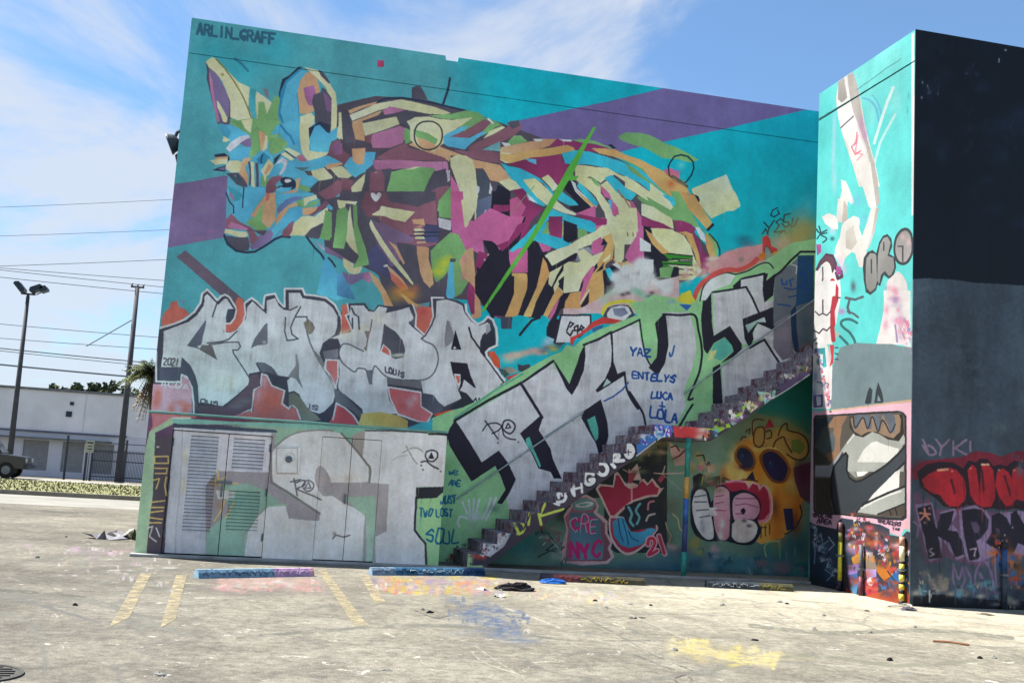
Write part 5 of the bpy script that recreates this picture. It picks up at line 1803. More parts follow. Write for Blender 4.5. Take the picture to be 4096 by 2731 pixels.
cm.scrawl(2700, 2220, 3230, 2300, 90, 70, ['1d4c64', '2f6a6c', '26404a', '3a5c70', '50707c', '6a5a68'], 2.4, 26, 11, .5)
cm.scrawl(2500, 1800, 2900, 1900, 160, 40, ['6a7a60', '8a8a60', '5c6c58', '3a3c38', 'a08878'], 2.2, 20, 12, .6)
cm.scrawl(2120, 2060, 2260, 2220, 120, 34, ['20282e', '5a6a66', '3a5a58', '7a8a84', '6a4a48'], 2.2, 22, 13, .3)
cm.scrawl(1780, 2230, 2000, 2160, 60, 26, ['4a4a58', '6a3c40', '2c3440', '8a90a0'], 2.4, 16, 14, .4)
cm.scrawl(2720, 1110, 2860, 1060, 60, 20, ['d0a0a0', 'c88888', 'e0d0d0', '9c8078'], 3, 18, 15, .7)
cm.brushed(PAL['s'], .2); cm.brushed(PAL['Z'], .2)
cm.drips(420, 640, 3230, 480, 2150, 80, .45, 3)
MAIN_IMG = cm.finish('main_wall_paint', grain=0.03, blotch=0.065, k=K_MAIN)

cf = Canvas('Y', YF, -2.1, 10.4, 0.0, 4.9, 150, '5a4450', 2)
cf.run(FRONT)  # mint greens of the plant room are greyed to carry windscreen haze
cf.scrawl(2860, 1700, 3240, 1440, 70, 150, ['2c2430', '5a3c5c', 'b0b078', '78a8a8', 'd0d4d8', '403048', '30343c', '6a6c50', '88548c'], 2.6, 15, 3, .3)
cf.scrawl(2800, 1735, 2960, 1640, 60, 40, ['84b83c', '303038', '5a4068', 'd8d8d0', 'b0b078'], 3, 16, 4, .2)
cf.scrawl(1880, 2240, 2060, 2110, 34, 50, ['e4e4ea', '202028', '3c5c70', '7c5058', 'a0a8b8'], 2.2, 11, 5, .2)
cf.scrawl(2060, 2090, 2330, 1900, 30, 30, ['2a2630', '3c3440', '5a4450', '48303c'], 3, 14, 6, .3)
cf.scrawl(2560, 1760, 2690, 1725, 40, 24, ['e8e8f0', '3850a0', '5a38a0', '70b0c8', '202030'], 2.4, 12, 7, .2)
cf.brushed('cfccc6', .16); cf.brushed('aab0bc', .12)
cf.drips(160, 600, 1780, 1720, 2150, 70, .4, 4)
FRONT_IMG = cf.finish('front_paint', k=K_FRONT)

cs = Canvas('X', XB, YB0, YB1, 0.0, HBK, 190, '5cd6d6', 3)
cs.run(SIDE)
cs.scrawl(3250, 2120, 3350, 2330, 60, 120, ['90b4cc', '3c5c80', 'c8d8e8', '22303c', '5a6878', '7c9cb8', '2c2c44'], 1.6, 12, 21, .2)
cs.scrawl(3385, 2110, 3630, 2260, 150, 160, ['c84838', '302830', 'd0c0d8', 'b83848', 'c88c3c', 'e8e0e8', '5a4438', '8a3848', 'a080c0'], 1.8, 15, 22, .25)
cs.scrawl(3390, 2300, 3640, 2390, 80, 50, ['b04c34', '8a3038', '5a4048', 'c86848', '4878c0'], 2.2, 18, 23, .5)
cs.scrawl(3262, 1380, 3320, 1640, 40, 70, ['303840', 'c83848', 'd890a8', '9080a8', 'e8f0f0', '5a5890', '30a0a8'], 1.6, 10, 24, .25)
cs.scrawl(3550, 1150, 3640, 1370, 110, 50, ['d890a8', '9080b0', 'e8d8e0', 'b8b0c0', 'c86888'], 2, 18, 25, .4)
cs.drips(160, 3260, 3640, 500, 2300, 80, .4, 5)
SIDE_IMG = cs.finish('side_paint', grain=0.02, blotch=0.05)

cb = Canvas('Y', YB0, XB, 13.2, 0.0, HBK, 110, '07101d', 4)
cb.run(BLACK)
cb.scrawl(3660, 2330, 4090, 2390, 90, 90, ['8c8478', '5c9aa8', 'a89888', '3a424e', '2a3440', 'c0b8a8', '6c5c70'], 2.2, 18, 31, .5)
cb.scrawl(3960, 2180, 4090, 2330, 120, 50, ['c87028', 'b04830', '202028', '3868a8', 'd86838'], 2.6, 18, 32, .4)
cb.scrawl(3660, 300, 4090, 700, 500, 70, ['121c2c', '0a1220', '18243a'], 3, 40, 33, .6)
rn = cb.noise2(26, 160) * .5 + cb.noise2(9, 60) * .3 + cb.noise(70) * .5 - .65
cb.rgb *= (1 + rn * .30)[..., None]
cb.scrawl(3700, 1150, 4090, 1900, 20, 30, ['505c66', '3c4850', '5a666e'], 1.6, 30, 34, .3)
cb.drips(200, 3660, 4090, 1900, 2350, 90, .5, 6)
BLACK_IMG = cb.finish('black_paint', grain=0.06, blotch=0.12)

cg = Canvas('Z', 0.0, -12.0, 13.0, 4.0, 18.4, 75, '808080', 5)
cg.run(GROUND)
cg.scrawl(1480, 2345, 1980, 2350, 50, 130, ['d8c040', 'd8b840', 'd88868', 'b090b0', 'd8a8a8', 'e8e4dc', '9088b0', 'c8a040'], 4, 24, 41, .35)
cg.scrawl(860, 2330, 1260, 2340, 40, 60, ['d89c9c', 'd8a8a0', 'c8a8a0', 'e0d4d0'], 4, 26, 42, .4)
cg.scrawl(1780, 2430, 2100, 2500, 90, 60, ['5c7098', '6a7c98', '7888a0', '54688c'], 4, 34, 43, .3)
cg.scrawl(2680, 2580, 3100, 2630, 60, 70, ['dccc90', 'd8c684', 'dccc80', 'e4d8b0'], 4, 36, 44, .4)
cg.scrawl(1950, 2350, 2500, 2400, 50, 60, ['d8b0a0', 'e8dcc8', 'c8c090', 'b0a8b8', 'd8c890'], 3, 20, 45, .3)
cg.scrawl(100, 2150, 700, 2300, 150, 70, ['e8e6e0', 'c0a8b8', 'c8b8a0', 'f0f0ec', '909090'], 2.4, 26, 46, .2)
# break the ground paint up into worn scraps
wear = np.clip((cg.noise(3) * .5 + cg.noise(9) * .5 - .30) / .25, 0, 1)
cg.a *= 0.15 + 0.75 * wear
GROUND_IMG = cg.finish('ground_paint', alpha=True)

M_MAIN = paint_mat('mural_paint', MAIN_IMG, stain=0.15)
M_FRONT = paint_mat('plant_room_paint', FRONT_IMG, stain=0.22)
M_SIDE = paint_mat('side_mural_paint', SIDE_IMG, k=K_SIDE, stain=0.14, bump=0.35)
M_BLACK = paint_mat('black_wall_paint', BLACK_IMG, k=K_BLACK, stain=0.3, rough=0.55)
M_CONC = mat('grey_render', LC('9a9a96', .7), var=.3)
M_ROOF = mat('roof_felt', LC('a8a8a4', .6))
M_GROOVE = mat('joint_shadow_gap', LC('3a8088', .8))
M_RISER = mat('maroon_painted_risers', LC('94808c'), var=.4, scale=5, col2=LC('54454f'))
_r = [n_ for n_ in M_RISER.node_tree.nodes if n_.type == 'VALTORGB'][0].color_ramp
for p_, h_ in ((.44, '6c4450'), (.50, '8c8c98'), (.55, '5c4c58'), (.61, 'b0a8ac')):
    e_ = _r.elements.new(p_); e_.color = LC(h_)
M_SOFFIT = mat('stair_soffit', LC('3c5450'), var=.4)
M_RAIL = mat('painted_rail_metal', LC('9aa8a8'), rough=.5, var=.4, scale=9)
M_DARK = mat('dark_metal', LC('2e3844'), rough=.5, metal=.2)
M_STEEL = mat('weathered_steel', LC('6a7078'), rough=.5, metal=.4)
M_ALU = mat('grey_painted_door_metal', LC('a4a8b0', .8), rough=.5)

# ------------------------------------------------------------------ ground
def ground_mat():
    m = bpy.data.materials.new('worn_lot_paving'); m.use_nodes = True
    n, l = m.node_tree.nodes, m.node_tree.links
    b = n['Principled BSDF']; b.inputs['Roughness'].default_value = 0.9; b.inputs['Specular IOR Level'].default_value = 0.15
    t = N(n, 'ShaderNodeTexCoord')
    def noise(scale, det, rough=.6, dist=0, st=(1, 1, 1)):
        mp = N(n, 'ShaderNodeMapping'); mp.inputs['Scale'].default_value = st; l.new(t.outputs['Object'], mp.inputs['Vector'])
        x = N(n, 'ShaderNodeTexNoise'); x.inputs['Scale'].default_value = scale; x.inputs['Detail'].default_value = det
        x.inputs['Roughness'].default_value = rough; x.inputs['Distortion'].default_value = dist
        l.new(mp.outputs[0], x.inputs['Vector']); return x.outputs['Fac']
    def ramp(f, p0, p1, c0, c1):
        r = N(n, 'ShaderNodeValToRGB'); l.new(f, r.inputs[0])
        r.color_ramp.elements[0].position = p0; r.color_ramp.elements[0].color = c0
        r.color_ramp.elements[1].position = p1; r.color_ramp.elements[1].color = c1
        return r.outputs[0]
    def mix(f, a, bb, mode='MIX', fac=None):
        x = N(n, 'ShaderNodeMix', data_type='RGBA', blend_type=mode)
        if fac is not None: x.inputs['Factor'].default_value = fac
        else: l.new(f, x.inputs['Factor'])
        for s_, v_ in (('A', a), ('B', bb)):
            if isinstance(v_, tuple): x.inputs[s_].default_value = v_
            else: l.new(v_, x.inputs[s_])
        return x.outputs['Result']
    big = ramp(noise(0.16, 5, .55), .35, .68, G_DARK, G_LIGHT)
    # paler, sandier paving towards the east block
    sx = N(n, 'ShaderNodeSeparateXYZ'); l.new(t.outputs['Object'], sx.inputs[0])
    g = N(n, 'ShaderNodeMapRange'); l.new(sx.outputs['X'], g.inputs['Value']); g.inputs['From Min'].default_value = -1; g.inputs['From Max'].default_value = 9
    gy = N(n, 'ShaderNodeMapRange'); l.new(sx.outputs['Y'], gy.inputs['Value']); gy.inputs['From Min'].default_value = 8; gy.inputs['From Max'].default_value = 14; gy.inputs['To Min'].default_value = .35
    gm = N(n, 'ShaderNodeMath', operation='MULTIPLY'); l.new(g.outputs[0], gm.inputs[0]); l.new(gy.outputs[0], gm.inputs[1])
    c = mix(gm.outputs[0], big, mix(None, big, G_SAND, fac=.65))
    med = ramp(noise(1.1, 9, .7, .6), .40, .60, (.76, .75, .74, 1), (1.14, 1.13, 1.1, 1))
    c = mix(None, c, med, 'MULTIPLY', 1.0)
    fine = ramp(noise(9, 8, .75, .2), .38, .58, (.60, .60, .60, 1), (1.14, 1.13, 1.1, 1))
    c = mix(None, c, fine, 'MULTIPLY', .85)
    grit = ramp(noise(48, 3, .7), .35, .6, (.6, .6, .6, 1), (1.1, 1.1, 1.1, 1))
    c = mix(None, c, grit, 'MULTIPLY', .6)
    # pale scuffs and dark spots
    sc1 = ramp(noise(3.2, 7, .8, 1.2, (1, 1, 1)), .60, .68, (0, 0, 0, 1), (1, 1, 1, 1))
    c = mix(sc1, c, G_SCUFF)
    sp = ramp(noise(17, 4, .6, .5), .64, .69, (0, 0, 0, 1), (1, 1, 1, 1))
    c = mix(sp, c, G_SPOT)
    # cracks
    v = N(n, 'ShaderNodeTexVoronoi', feature='DISTANCE_TO_EDGE'); v.inputs['Scale'].default_value = .28
    wv = N(n, 'ShaderNodeTexNoise'); wv.inputs['Scale'].default_value = 1.2; wv.inputs['Detail'].default_value = 6; l.new(t.outputs['Object'], wv.inputs['Vector'])
    va = N(n, 'ShaderNodeVectorMath', operation='MULTIPLY_ADD'); l.new(wv.outputs['Color'], va.inputs[0]); va.inputs[1].default_value = (1.2, 1.2, 0); l.new(t.outputs['Object'], va.inputs[2])
    l.new(va.outputs[0], v.inputs['Vector'])
    ck = ramp(v.outputs['Distance'], .003, .010, (1, 1, 1, 1), (0, 0, 0, 1))
    ckm = mix(None, ck, noise(.5, 2), 'MULTIPLY', 1.0)
    c = mix(ckm, c, (G_SPOT[0], G_SPOT[1], G_SPOT[2], 1))
    # drawn paint
    uvn = N(n, 'ShaderNodeUVMap'); uvn.uv_map = 'UVMap'
    im = N(n, 'ShaderNodeTexImage'); im.image = GROUND_IMG; im.extension = 'CLIP'; l.new(uvn.outputs[0], im.inputs[0])
    pm = N(n, 'ShaderNodeMix', data_type='RGBA', blend_type='MULTIPLY'); pm.inputs['Factor'].default_value = 1
    l.new(im.outputs[0], pm.inputs['A']); pm.inputs['B'].default_value = (K_GP, K_GP, K_GP, 1)
    c = mix(im.outputs['Alpha'], c, pm.outputs['Result'])
    l.new(c, b.inputs['Base Color'])
    bp = N(n, 'ShaderNodeBump'); bp.inputs['Strength'].default_value = .5; bp.inputs['Distance'].default_value = .02
    ad = N(n, 'ShaderNodeMath', operation='ADD'); l.new(noise(48, 3, .7), ad.inputs[0]); l.new(noise(5, 6, .7), ad.inputs[1])
    l.new(ad.outputs[0], bp.inputs['Height']); l.new(bp.outputs[0], b.inputs['Normal'])
    return m
M_GROUND = ground_mat()
g = MB().face([(-400, -60, 0), (400, -60, 0), (400, 600, 0), (-400, 600, 0)]).build('ground', M_GROUND, uv=cg.uv())
tag(g, kind='structure')

def ground_pt(x, y):
    lx, lz = (x - PW / 2) / FPX, -(y - PH / 2) / FPX
    d = [R[i][0] * lx + R[i][1] + R[i][2] * lz for i in range(3)]
    t = -EYE / d[2]
    return d[0] * t, d[1] * t

# ------------------------------------------------------------------ mural building
bld = empty('mural_building', (0, 0, 0))
tag(bld, 'tall windowless building whose wall carries the giant fox and letter murals', 'building')
n0, n1_ = 2.57, 2.82                       # the notch in the parapet
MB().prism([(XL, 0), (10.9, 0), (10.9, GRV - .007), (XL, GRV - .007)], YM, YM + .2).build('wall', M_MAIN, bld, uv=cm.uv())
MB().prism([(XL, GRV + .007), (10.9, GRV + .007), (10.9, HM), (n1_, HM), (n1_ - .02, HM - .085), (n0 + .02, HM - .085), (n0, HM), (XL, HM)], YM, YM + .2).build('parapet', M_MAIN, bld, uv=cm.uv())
MB().box(XL + .03, 10.88, YM + .03, YM + .19, GRV - .05, GRV + .05).build('joint', M_GROOVE, bld)
MB().box(10.9, XR, YM, YM + .2, 0, HM).box(XR - .2, XR, YM + .2, YM + 16, 0, HM).build('wall', M_CONC, bld)
MB().box(XL, XL + .2, YM + .2, YM + 16, 0, HM).box(XL + .2, XR - .2, YM + 15.8, YM + 16, 0, HM).build('wall', M_CONC, bld)
MB().box(XL + .2, XR - .2, YM + .2, YM + 15.8, HM - .6, HM - .45).build('roof', M_ROOF, bld)

# wall lamp on the west side
wl_ = empty('wall_lamp', (XL, YM + .55, 7.05))
tag(wl_, 'dark round flood lamp fixed high on the left edge of the mural building', 'lamp')
MB().box(-.05, 0, -.12, .12, -.14, .34).build('bracket', M_DARK, wl_)
m = MB(); m.lathe([(.05, 0), (.13, .03), (.19, .09), (.22, .18), (.24, .2), (.24, .24), (.0, .24)], 20)
o = m.build('housing', M_DARK, wl_, smooth=False); o.location = (-.05, 0, .06); o.scale = (.8, .8, .8); o.rotation_euler = (0, math.radians(-115), 0)
m = MB().tube([(-.02, 0, .28), (-.1, 0, .22), (-.14, 0, .1)], .03); m.build('arm', M_DARK, wl_)
m = MB().tube([(-.03, 0, -.12), (-.07, 0, -.2), (-.02, 0, -.33)], .025, r1=.04); m.build('cable_box', M_DARK, wl_)

# ------------------------------------------------------------------ plant room in front of the wall
pr = empty('plant_room', (0, 0, 0))
tag(pr, 'low painted plant room with louvred metal doors under the grey letter mural', 'annexe')
X0, X1, ZT = -1.84, 2.86, 2.18
doors = [(-1.46, .06, 1.95), (.84, 1.80, 2.0)]       # x0, x1, top
W_ = MB()
xs = X0
W_.prism([(X0, 0), (-1.46, 0), (-1.46, ZT), (X0, ZT)], YF, YF + .15)
W_.prism([(-1.46, 1.95), (.06, 1.95), (.06, ZT), (-1.46, ZT)], YF, YF + .15)
W_.prism([(.06, 0), (.84, 0), (.84, ZT), (.06, ZT)], YF, YF + .15)
W_.prism([(.84, 2.0), (1.80, 2.0), (1.80, ZT), (.84, ZT)], YF, YF + .15)
W_.prism([(1.80, 0), (X1, 0), (X1, ZT), (1.80, ZT)], YF, YF + .15)
W_.build('wall', M_FRONT, pr, uv=cf.uv())
MB().box(X0, X0 + .15, YF + .15, YM - .004, 0, ZT).box(X1 - .15, X1, YF + .15, YM - .004, 0, ZT).build('wall', M_CONC, pr)
MB().box(X0 - .0, X1, YF - .018, YM - .004, ZT + .004, ZT + .04).build('roof', mat('mint_roof_edge', LC('6fa39a'), var=.35, scale=3), pr, bevel=.008)
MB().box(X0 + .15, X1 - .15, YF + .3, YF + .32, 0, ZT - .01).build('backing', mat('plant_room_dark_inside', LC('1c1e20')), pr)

def door_leaf(x0, x1, z1, louvres):
    """leaf as a frame round its louvre openings"""
    z0 = .06; d = empty('door', (0, 0, 0)); d.parent = pr
    f = MB(); y0, y1 = (YF + .04, YF + .075) if louvres else (YF + .012, YF + .06)
    cuts = sorted(louvres)
    if not cuts:
        f.prism([(x0, z0), (x1, z0), (x1, z1), (x0, z1)], y0, y1)
    else:
        lx0, lx1 = cuts[0][2], cuts[0][3]
        f.prism([(x0, z0), (lx0, z0), (lx0, z1), (x0, z1)], y0, y1)
        f.prism([(lx1, z0), (x1, z0), (x1, z1), (lx1, z1)], y0, y1)
        zz = z0
        for a, b_, _, _ in cuts:
            f.prism([(lx0, zz), (lx1, zz), (lx1, a), (lx0, a)], y0, y1); zz = b_
        f.prism([(lx0, zz), (lx1, zz), (lx1, z1), (lx0, z1)], y0, y1)
    f.build('door_frame', M_FRONT, d, uv=cf.uv())
    for a, b_, lx0, lx1 in cuts:
        nsl = int((b_ - a) / .052)
        for i in range(nsl):
            z = a + (i + .5) * (b_ - a) / nsl
            q = MB(); q.prism([(lx0, z - .021), (lx1, z - .021), (lx1, z - .014), (lx0, z - .014)], YF + .02, YF + .03)
            q = MB()
            q.face([(lx0, YF + .038, z - .022), (lx1, YF + .038, z - .022), (lx1, YF + .07, z + .018), (lx0, YF + .07, z + .018)])
            q.face([(lx0, YF + .038, z - .030), (lx1, YF + .038, z - .030), (lx1, YF + .038, z - .022), (lx0, YF + .038, z - .022)])
            q.face([(lx0, YF + .038, z - .030), (lx0, YF + .07, z + .010), (lx1, YF + .07, z + .010), (lx1, YF + .038, z - .030)])
            q.build('louvre_slat', M_FRONT, d, uv=cf.uv())
    return d
d1 = door_leaf(-1.452, -.616, 1.935, [(.38, 1.88, -1.18, -.76)])
for dd_, hx_ in ((-1.44, 0), (.035, 1)):
    for hz_ in (.3, 1.0, 1.7): MB().tube([(dd_, YF + .03, hz_), (dd_, YF + .03, hz_ + .12)], .012, 8).build('hinge', M_STEEL, d1)
d2 = door_leaf(-.604, .052, 1.935, [(.42, 1.06, -.53, -.05), (1.38, 1.88, -.53, -.05)])
MB().box(-.66, -.63, YF - .0, YF + .039, .95, 1.13).build('door_handle', M_STEEL, d1)
d3 = door_leaf(.845, 1.315, 1.99, []); d4 = door_leaf(1.325, 1.795, 1.99, [])
MB().box(1.26, 1.29, YF - .025, YF + .015, .95, 1.1).build('door_handle', M_STEEL, d3)
jb = MB().box(.16, .52, YF - .035, YF - .002, 1.38, 1.80).build('meter_box', M_FRONT, pr, uv=cf.uv(), bevel=.006)
MB().lathe([(.055, 0), (.055, .02), (.03, .03), (.0, .03)], 16).build('lock_dial', M_STEEL, pr).matrix_local = Matrix.Translation((.34, YF - .037, 1.60)) @ Matrix.Rotation(math.radians(90), 4, 'X')
MB().box(-.74, -.50, YF + .01, YF + .037, 1.16, 1.20).build('hasp', M_STEEL, pr)

# concrete apron along the foot of the building
MB().box(X0 - .05, 9.43, YF - .18, YF - .002, 0, .045).build('apron', mat('apron_concrete', LC('a8a8a6', .8), var=.4, scale=2), None, bevel=.01)['kind'] = 'structure'
bpy.data.objects['apron']['kind'] = 'structure'

# ------------------------------------------------------------------ the outside staircase
st = empty('concrete_staircase', (0, 0, 0))
tag(st, 'graffiti covered concrete staircase climbing to the right across the mural wall', 'staircase')
YS0, YS1 = YF, YM - .004
RUN, RISE, SX, SZ = .241, .18, 3.34, .07
nose = []
lower_n = 14
def soff(x):      # underside of the flights
    if x < 6.62: return max(0.0, .07 + (x - 3.67) * .775)
    if x < 7.52: return 2.37
    return 2.36 + (x - 7.52) * .70
def step(i, x0, x1, z0, z1):
    s0, s1 = soff(x0), soff(x1)
    b0 = max(0, min(s0, z0)); b1 = max(0, min(s1, z1 - .02))
    poly = [(x0, b0), (x1, b1), (x1, z1), (x0, z1)]
    s = MB(); s.prism(poly, YS0, YS1)
    o = s.build('step', [M_FRONT, M_RISER], st, uv=cf.uv())
    for p in o.data.polygons:
        if p.normal.y > -.7: p.material_index = 1
    return o
for i in range(lower_n - 1):
    step(i, SX + RUN * i, SX + RUN * (i + 1), SZ + RISE * i, SZ + RISE * (i + 1))
xl0 = SX + RUN * (lower_n - 1)
ztop = SZ + RISE * lower_n
lb = MB().prism([(xl0, soff(xl0)), (6.62, 2.37), (7.52, 2.37), (7.59, 2.41), (7.59, ztop), (xl0, ztop)], YS0, YS1)
o = lb.build('landing', [M_FRONT, M_RISER], st, uv=cf.uv())
for p in o.data.polygons:
    if p.normal.y > -.7: p.material_index = 1
RUN2, RISE2 = .262, .18
for i in range(11):
    step(i, 7.59 + RUN2 * i, 7.59 + RUN2 * (i + 1), ztop + RISE2 * i, ztop + RISE2 * (i + 1))
MB().box(7.59 + RUN2 * 11, 13.0, YB1 + .01 + .05, YS1, 4.45, 4.55 + .02).build('top_landing', M_RISER, st)
# wall rails: two thin pipes per flight, held off the wall
def rail(a, b, gap=.07):
    t = MB().tube([(a[0], YM - gap, a[1]), (b[0], YM - gap, b[1])], .014)
    t.build('handrail', M_RAIL, st)
    for k in (.08, .5, .92):
        x, z = a[0] + (b[0] - a[0]) * k, a[1] + (b[1] - a[1]) * k
        MB().tube([(x, YM - .002, z - .03), (x, YM - gap, z - .015)], .010, 6).build('rail_bracket', M_STEEL, st)
rail((3.32, 1.09), (5.57, 2.79)); rail((7.52, 3.28), (10.4, 5.52))

def post(name, x, y, z1, r, mats, label, cat, segs, brk=True):
    e = empty(name, (x, y, 0)); tag(e, label, cat)
    for i, (za, zb, mt) in enumerate(segs):
        MB().lathe([(r, za), (r, zb)], 14).build('pipe_section', mt, e, smooth=True)
    return e
def pm(h, **k): return mat('pipe_paint_' + h, LC(h), var=.45, scale=14, rough=.55, **k)
sp = empty('support_post', (7.09, YF - .06, 0)); sp.parent = st
for za, zb, hx in ((.0, .45, '2f8a80'), (.45, .95, '3c4a78'), (.95, 1.35, '3a62a8'), (1.35, 1.72, 'c0984c'), (1.72, 2.388, '2f8a80')):
    MB().lathe([(.045, za), (.045, zb)], 14).build('post_section', pm(hx), sp, smooth=True)

# ------------------------------------------------------------------ the black block
bk = empty('corner_block', (0, 0, 0))
tag(bk, 'tall block with black front wall and turquoise side beside the mural wall', 'building')
MB().box(XB, XB + .2, YB0 + .0, YB1, 0, GRB - .012).build('side_wall', M_SIDE, bk, uv=cs.uv())
MB().box(XB, XB + .2, YB0 + .0, YB1, GRB + .012, HBK).build('side_parapet', M_SIDE, bk, uv=cs.uv())
MB().box(XB + .02, XB + .19, YB0 + .05, YB1 - .01, GRB - .05, GRB + .05).build('joint', M_GROOVE, bk)
MB().box(XB, 13.2, YB0 - .02, YB0 - .001, 0, HBK).build('front_wall', M_BLACK, bk, uv=cb.uv())
MB().box(13.2, 22, YB0 - .02, YB0 + .18, 0, HBK).build('front_wall', mat('black_wall_rest', LC('1b2634')), bk)
MB().box(XB + .2, 22, YB1 - .2, YB1, 0, HBK - .3).build('back_wall', M_CONC, bk)
MB().box(XB + .2, 22, YB0 + .2, YB1 - .2, HBK - .5, HBK - .4).build('roof', M_ROOF, bk)
# edge of the side paint shows on the arris
for p_ in ():
    pass

# painted pipes
def pipe(label, x, y, segs, r=.04):
    e = empty('drain_pipe', (x, y, 0)); tag(e, label, 'pipe')
    for za, zb, hx in segs:
        MB().lathe([(r, za), (r, zb)], 14).build('pipe_section', pm(hx), e, smooth=True)
    z = segs[-1][1] * .5
    MB().box(-.05, .05, -.05, .05, z, z + .03).build('pipe_clip', M_STEEL, e)
    return e
pipe('thin yellow drain pipe on the turquoise side wall, dark at its foot', XB - .05, 15.95,
     [(0, .17, '2c2434'), (.17, .8, 'b8b438'), (.8, .95, '6a6a34'), (.95, 1.12, '5a3a40')], .036)
pipe('brown drain pipe low on the side wall between the yellow ones', XB - .05, 15.32,
     [(0, .3, '6a3440'), (.3, .8, '5a5a60')], .032)
pipe('yellow and black striped pipe at the outer corner of the block', XB - .055, 14.2,
     [(0, .06, '22202a'), (.06, .16, 'c8b848'), (.16, .22, '22202a'), (.22, .30, 'c8b848'), (.30, .34, '22202a'), (.34, .44, 'd0c050'), (.44, .49, '22202a'),
      (.49, .60, 'd0c050'), (.60, .64, '22202a'), (.64, .86, 'd8d0a8'), (.86, 1.0, 'a88470')], .04)
pipe('grey pipe with a blue band standing on the black front wall', 11.02, YB0 - .05,
     [(0, .6, '39424e'), (.6, .9, '2c4c7c'), (.9, 1.0, '2a2a34')], .045)
# ------------------------------------------------------------------ things on the lot
def gp(x, y): return ground_pt(x, y)
def quad_ground(name, pts, m, z=.004):
    return MB().face([(x, y, z) for x, y in pts]).build(name, m)
M_YEL = mat('faded_yellow_line', LC('cfbd90', .50), var=.2, scale=7, detail_scale=90, col2=LC('a8a494', .45))
def px_quad(pts): return [gp(*p) for p in pts]
nn, ll = M_YEL.node_tree.nodes, M_YEL.node_tree.links
wn_ = N(nn, 'ShaderNodeTexNoise'); wn_.inputs['Scale'].default_value = 6; wn_.inputs['Detail'].default_value = 9; wn_.inputs['Roughness'].default_value = .75
wt_ = N(nn, 'ShaderNodeTexCoord'); ll.new(wt_.outputs['Object'], wn_.inputs['Vector'])
wr_ = N(nn, 'ShaderNodeValToRGB'); ll.new(wn_.outputs['Fac'], wr_.inputs[0]); wr_.color_ramp.elements[0].position = .40; wr_.color_ramp.elements[1].position = .60
wr_.color_ramp.elements[0].color = (.25, .25, .25, 1); wr_.color_ramp.elements[1].color = (.97, .97, .97, 1)
ll.new(wr_.outputs[0], nn['Principled BSDF'].inputs['Alpha'])
bays = [([(560, 2296), (607, 2292), (517, 2470), (437, 2508)], 'painted yellow bay line furthest to the left'),
        ([(704, 2300), (748, 2298), (702, 2478), (642, 2510)], 'painted yellow bay line just left of the blue and pink wheel stop'),
        ([(1270, 2278), (1300, 2276), (1470, 2500), (1420, 2505)], 'faint yellow bay line between the two blue wheel stops'),
        ([(1440, 2300), (1470, 2298), (1545, 2410), (1500, 2415)], 'faint short bay line under the left end of the second wheel stop')]
for pts, lab in bays:
    q = px_quad(pts)
    cx_, cy_ = sum(p[0] for p in q) / 4, sum(p[1] for p in q) / 4
    # orient counter-clockwise
    area = sum(q[i][0] * q[(i + 1) % 4][1] - q[(i + 1) % 4][0] * q[i][1] for i in range(4))
    if area < 0: q = q[::-1]
    o = quad_ground('bay_line', q, M_YEL); tag(o, kind='structure')

def wheel_stop(xa, xb, ybase, label, bands):
    a, b = gp(xa, ybase[0]), gp(xb, ybase[1])
    L = math.hypot(b[0] - a[0], b[1] - a[1]); ang = math.atan2(b[1] - a[1], b[0] - a[0])
    e = empty('wheel_stop', (a[0], a[1], 0), ang); tag(e, label, 'wheel stop', 'painted concrete wheel stops along the wall')
    for f0, f1, hx, h2 in bands:
        x0, x1 = L * f0, L * f1
        prof = [(0, 0), (.02, .07), (.05, .108), (.11, .108), (.14, .07), (.16, 0)]
        n = len(prof); v = [(x0, y, z) for y, z in prof] + [(x1, y, z) for y, z in prof]
        f = [tuple(range(n)), tuple(reversed(range(n, 2 * n)))]
        for i in range(n): j = (i + 1) % n; f.append((j, i, n + i, n + j))
        mm = MB(); mm.v = v; mm.f = f
        mm.build('painted_section', mat('stop_' + hx, LC(hx, .9), var=.5, scale=11, col2=LC(h2, .9), bump=.3), e)
    MB().tube([(L * .12, .08, .08), (L * .12, .08, .115)], .012).build('pin', M_STEEL, e)
    MB().tube([(L * .88, .08, .08), (L * .88, .08, .115)], .012).build('pin', M_STEEL, e)
    return e, L
def scribble(e, L, f0, f1, hx, n, seed, r=.0045):
    """illegible tag strokes painted on the kerb face, one part per run"""
    rnd = random.Random(seed); m = MB()
    def P(gx, gy):
        z = .012 + gy * .085; y = .02 * min(1, z / .07) + (max(0, z - .07)) * .79
        return (gx, y - .007, z)
    pts = []; gx = L * f0
    for i in range(n):
        gx += L * (f1 - f0) / n; pts.append(P(gx + rnd.uniform(-.03, .03), rnd.uniform(.1, .95)))
    m.tube(pts, r, 4)
    o = m.build('painted_scrawl', mat('tag_' + hx, LC(hx, .8), var=.3), e)
w1, L1 = wheel_stop(795, 1258, (2313, 2304), 'blue and pink wheel stop nearest the louvred doors', [(0, .64, '7a98ac', '54788e'), (.64, .97, 'bc9cbc', '84688e'), (.97, 1, 'c49094', '905868')])
w2, L2 = wheel_stop(1490, 1942, (2300, 2302), 'bright blue wheel stop with white and dark scrawls in front of the green wall', [(0, .2, '7890a4', '586c80'), (.2, .8, '3c7498', '22405c'), (.8, 1, '1c4870', '142c4c')])
w3, L3 = wheel_stop(2165, 2580, (2322, 2342), 'dark wheel stop with red and yellow scrawls at the foot of the staircase', [(0, .12, '3c3444', '28242e'), (.12, .38, '6a3838', '40303c'), (.38, 1, '4a4630', '2c2c28')])
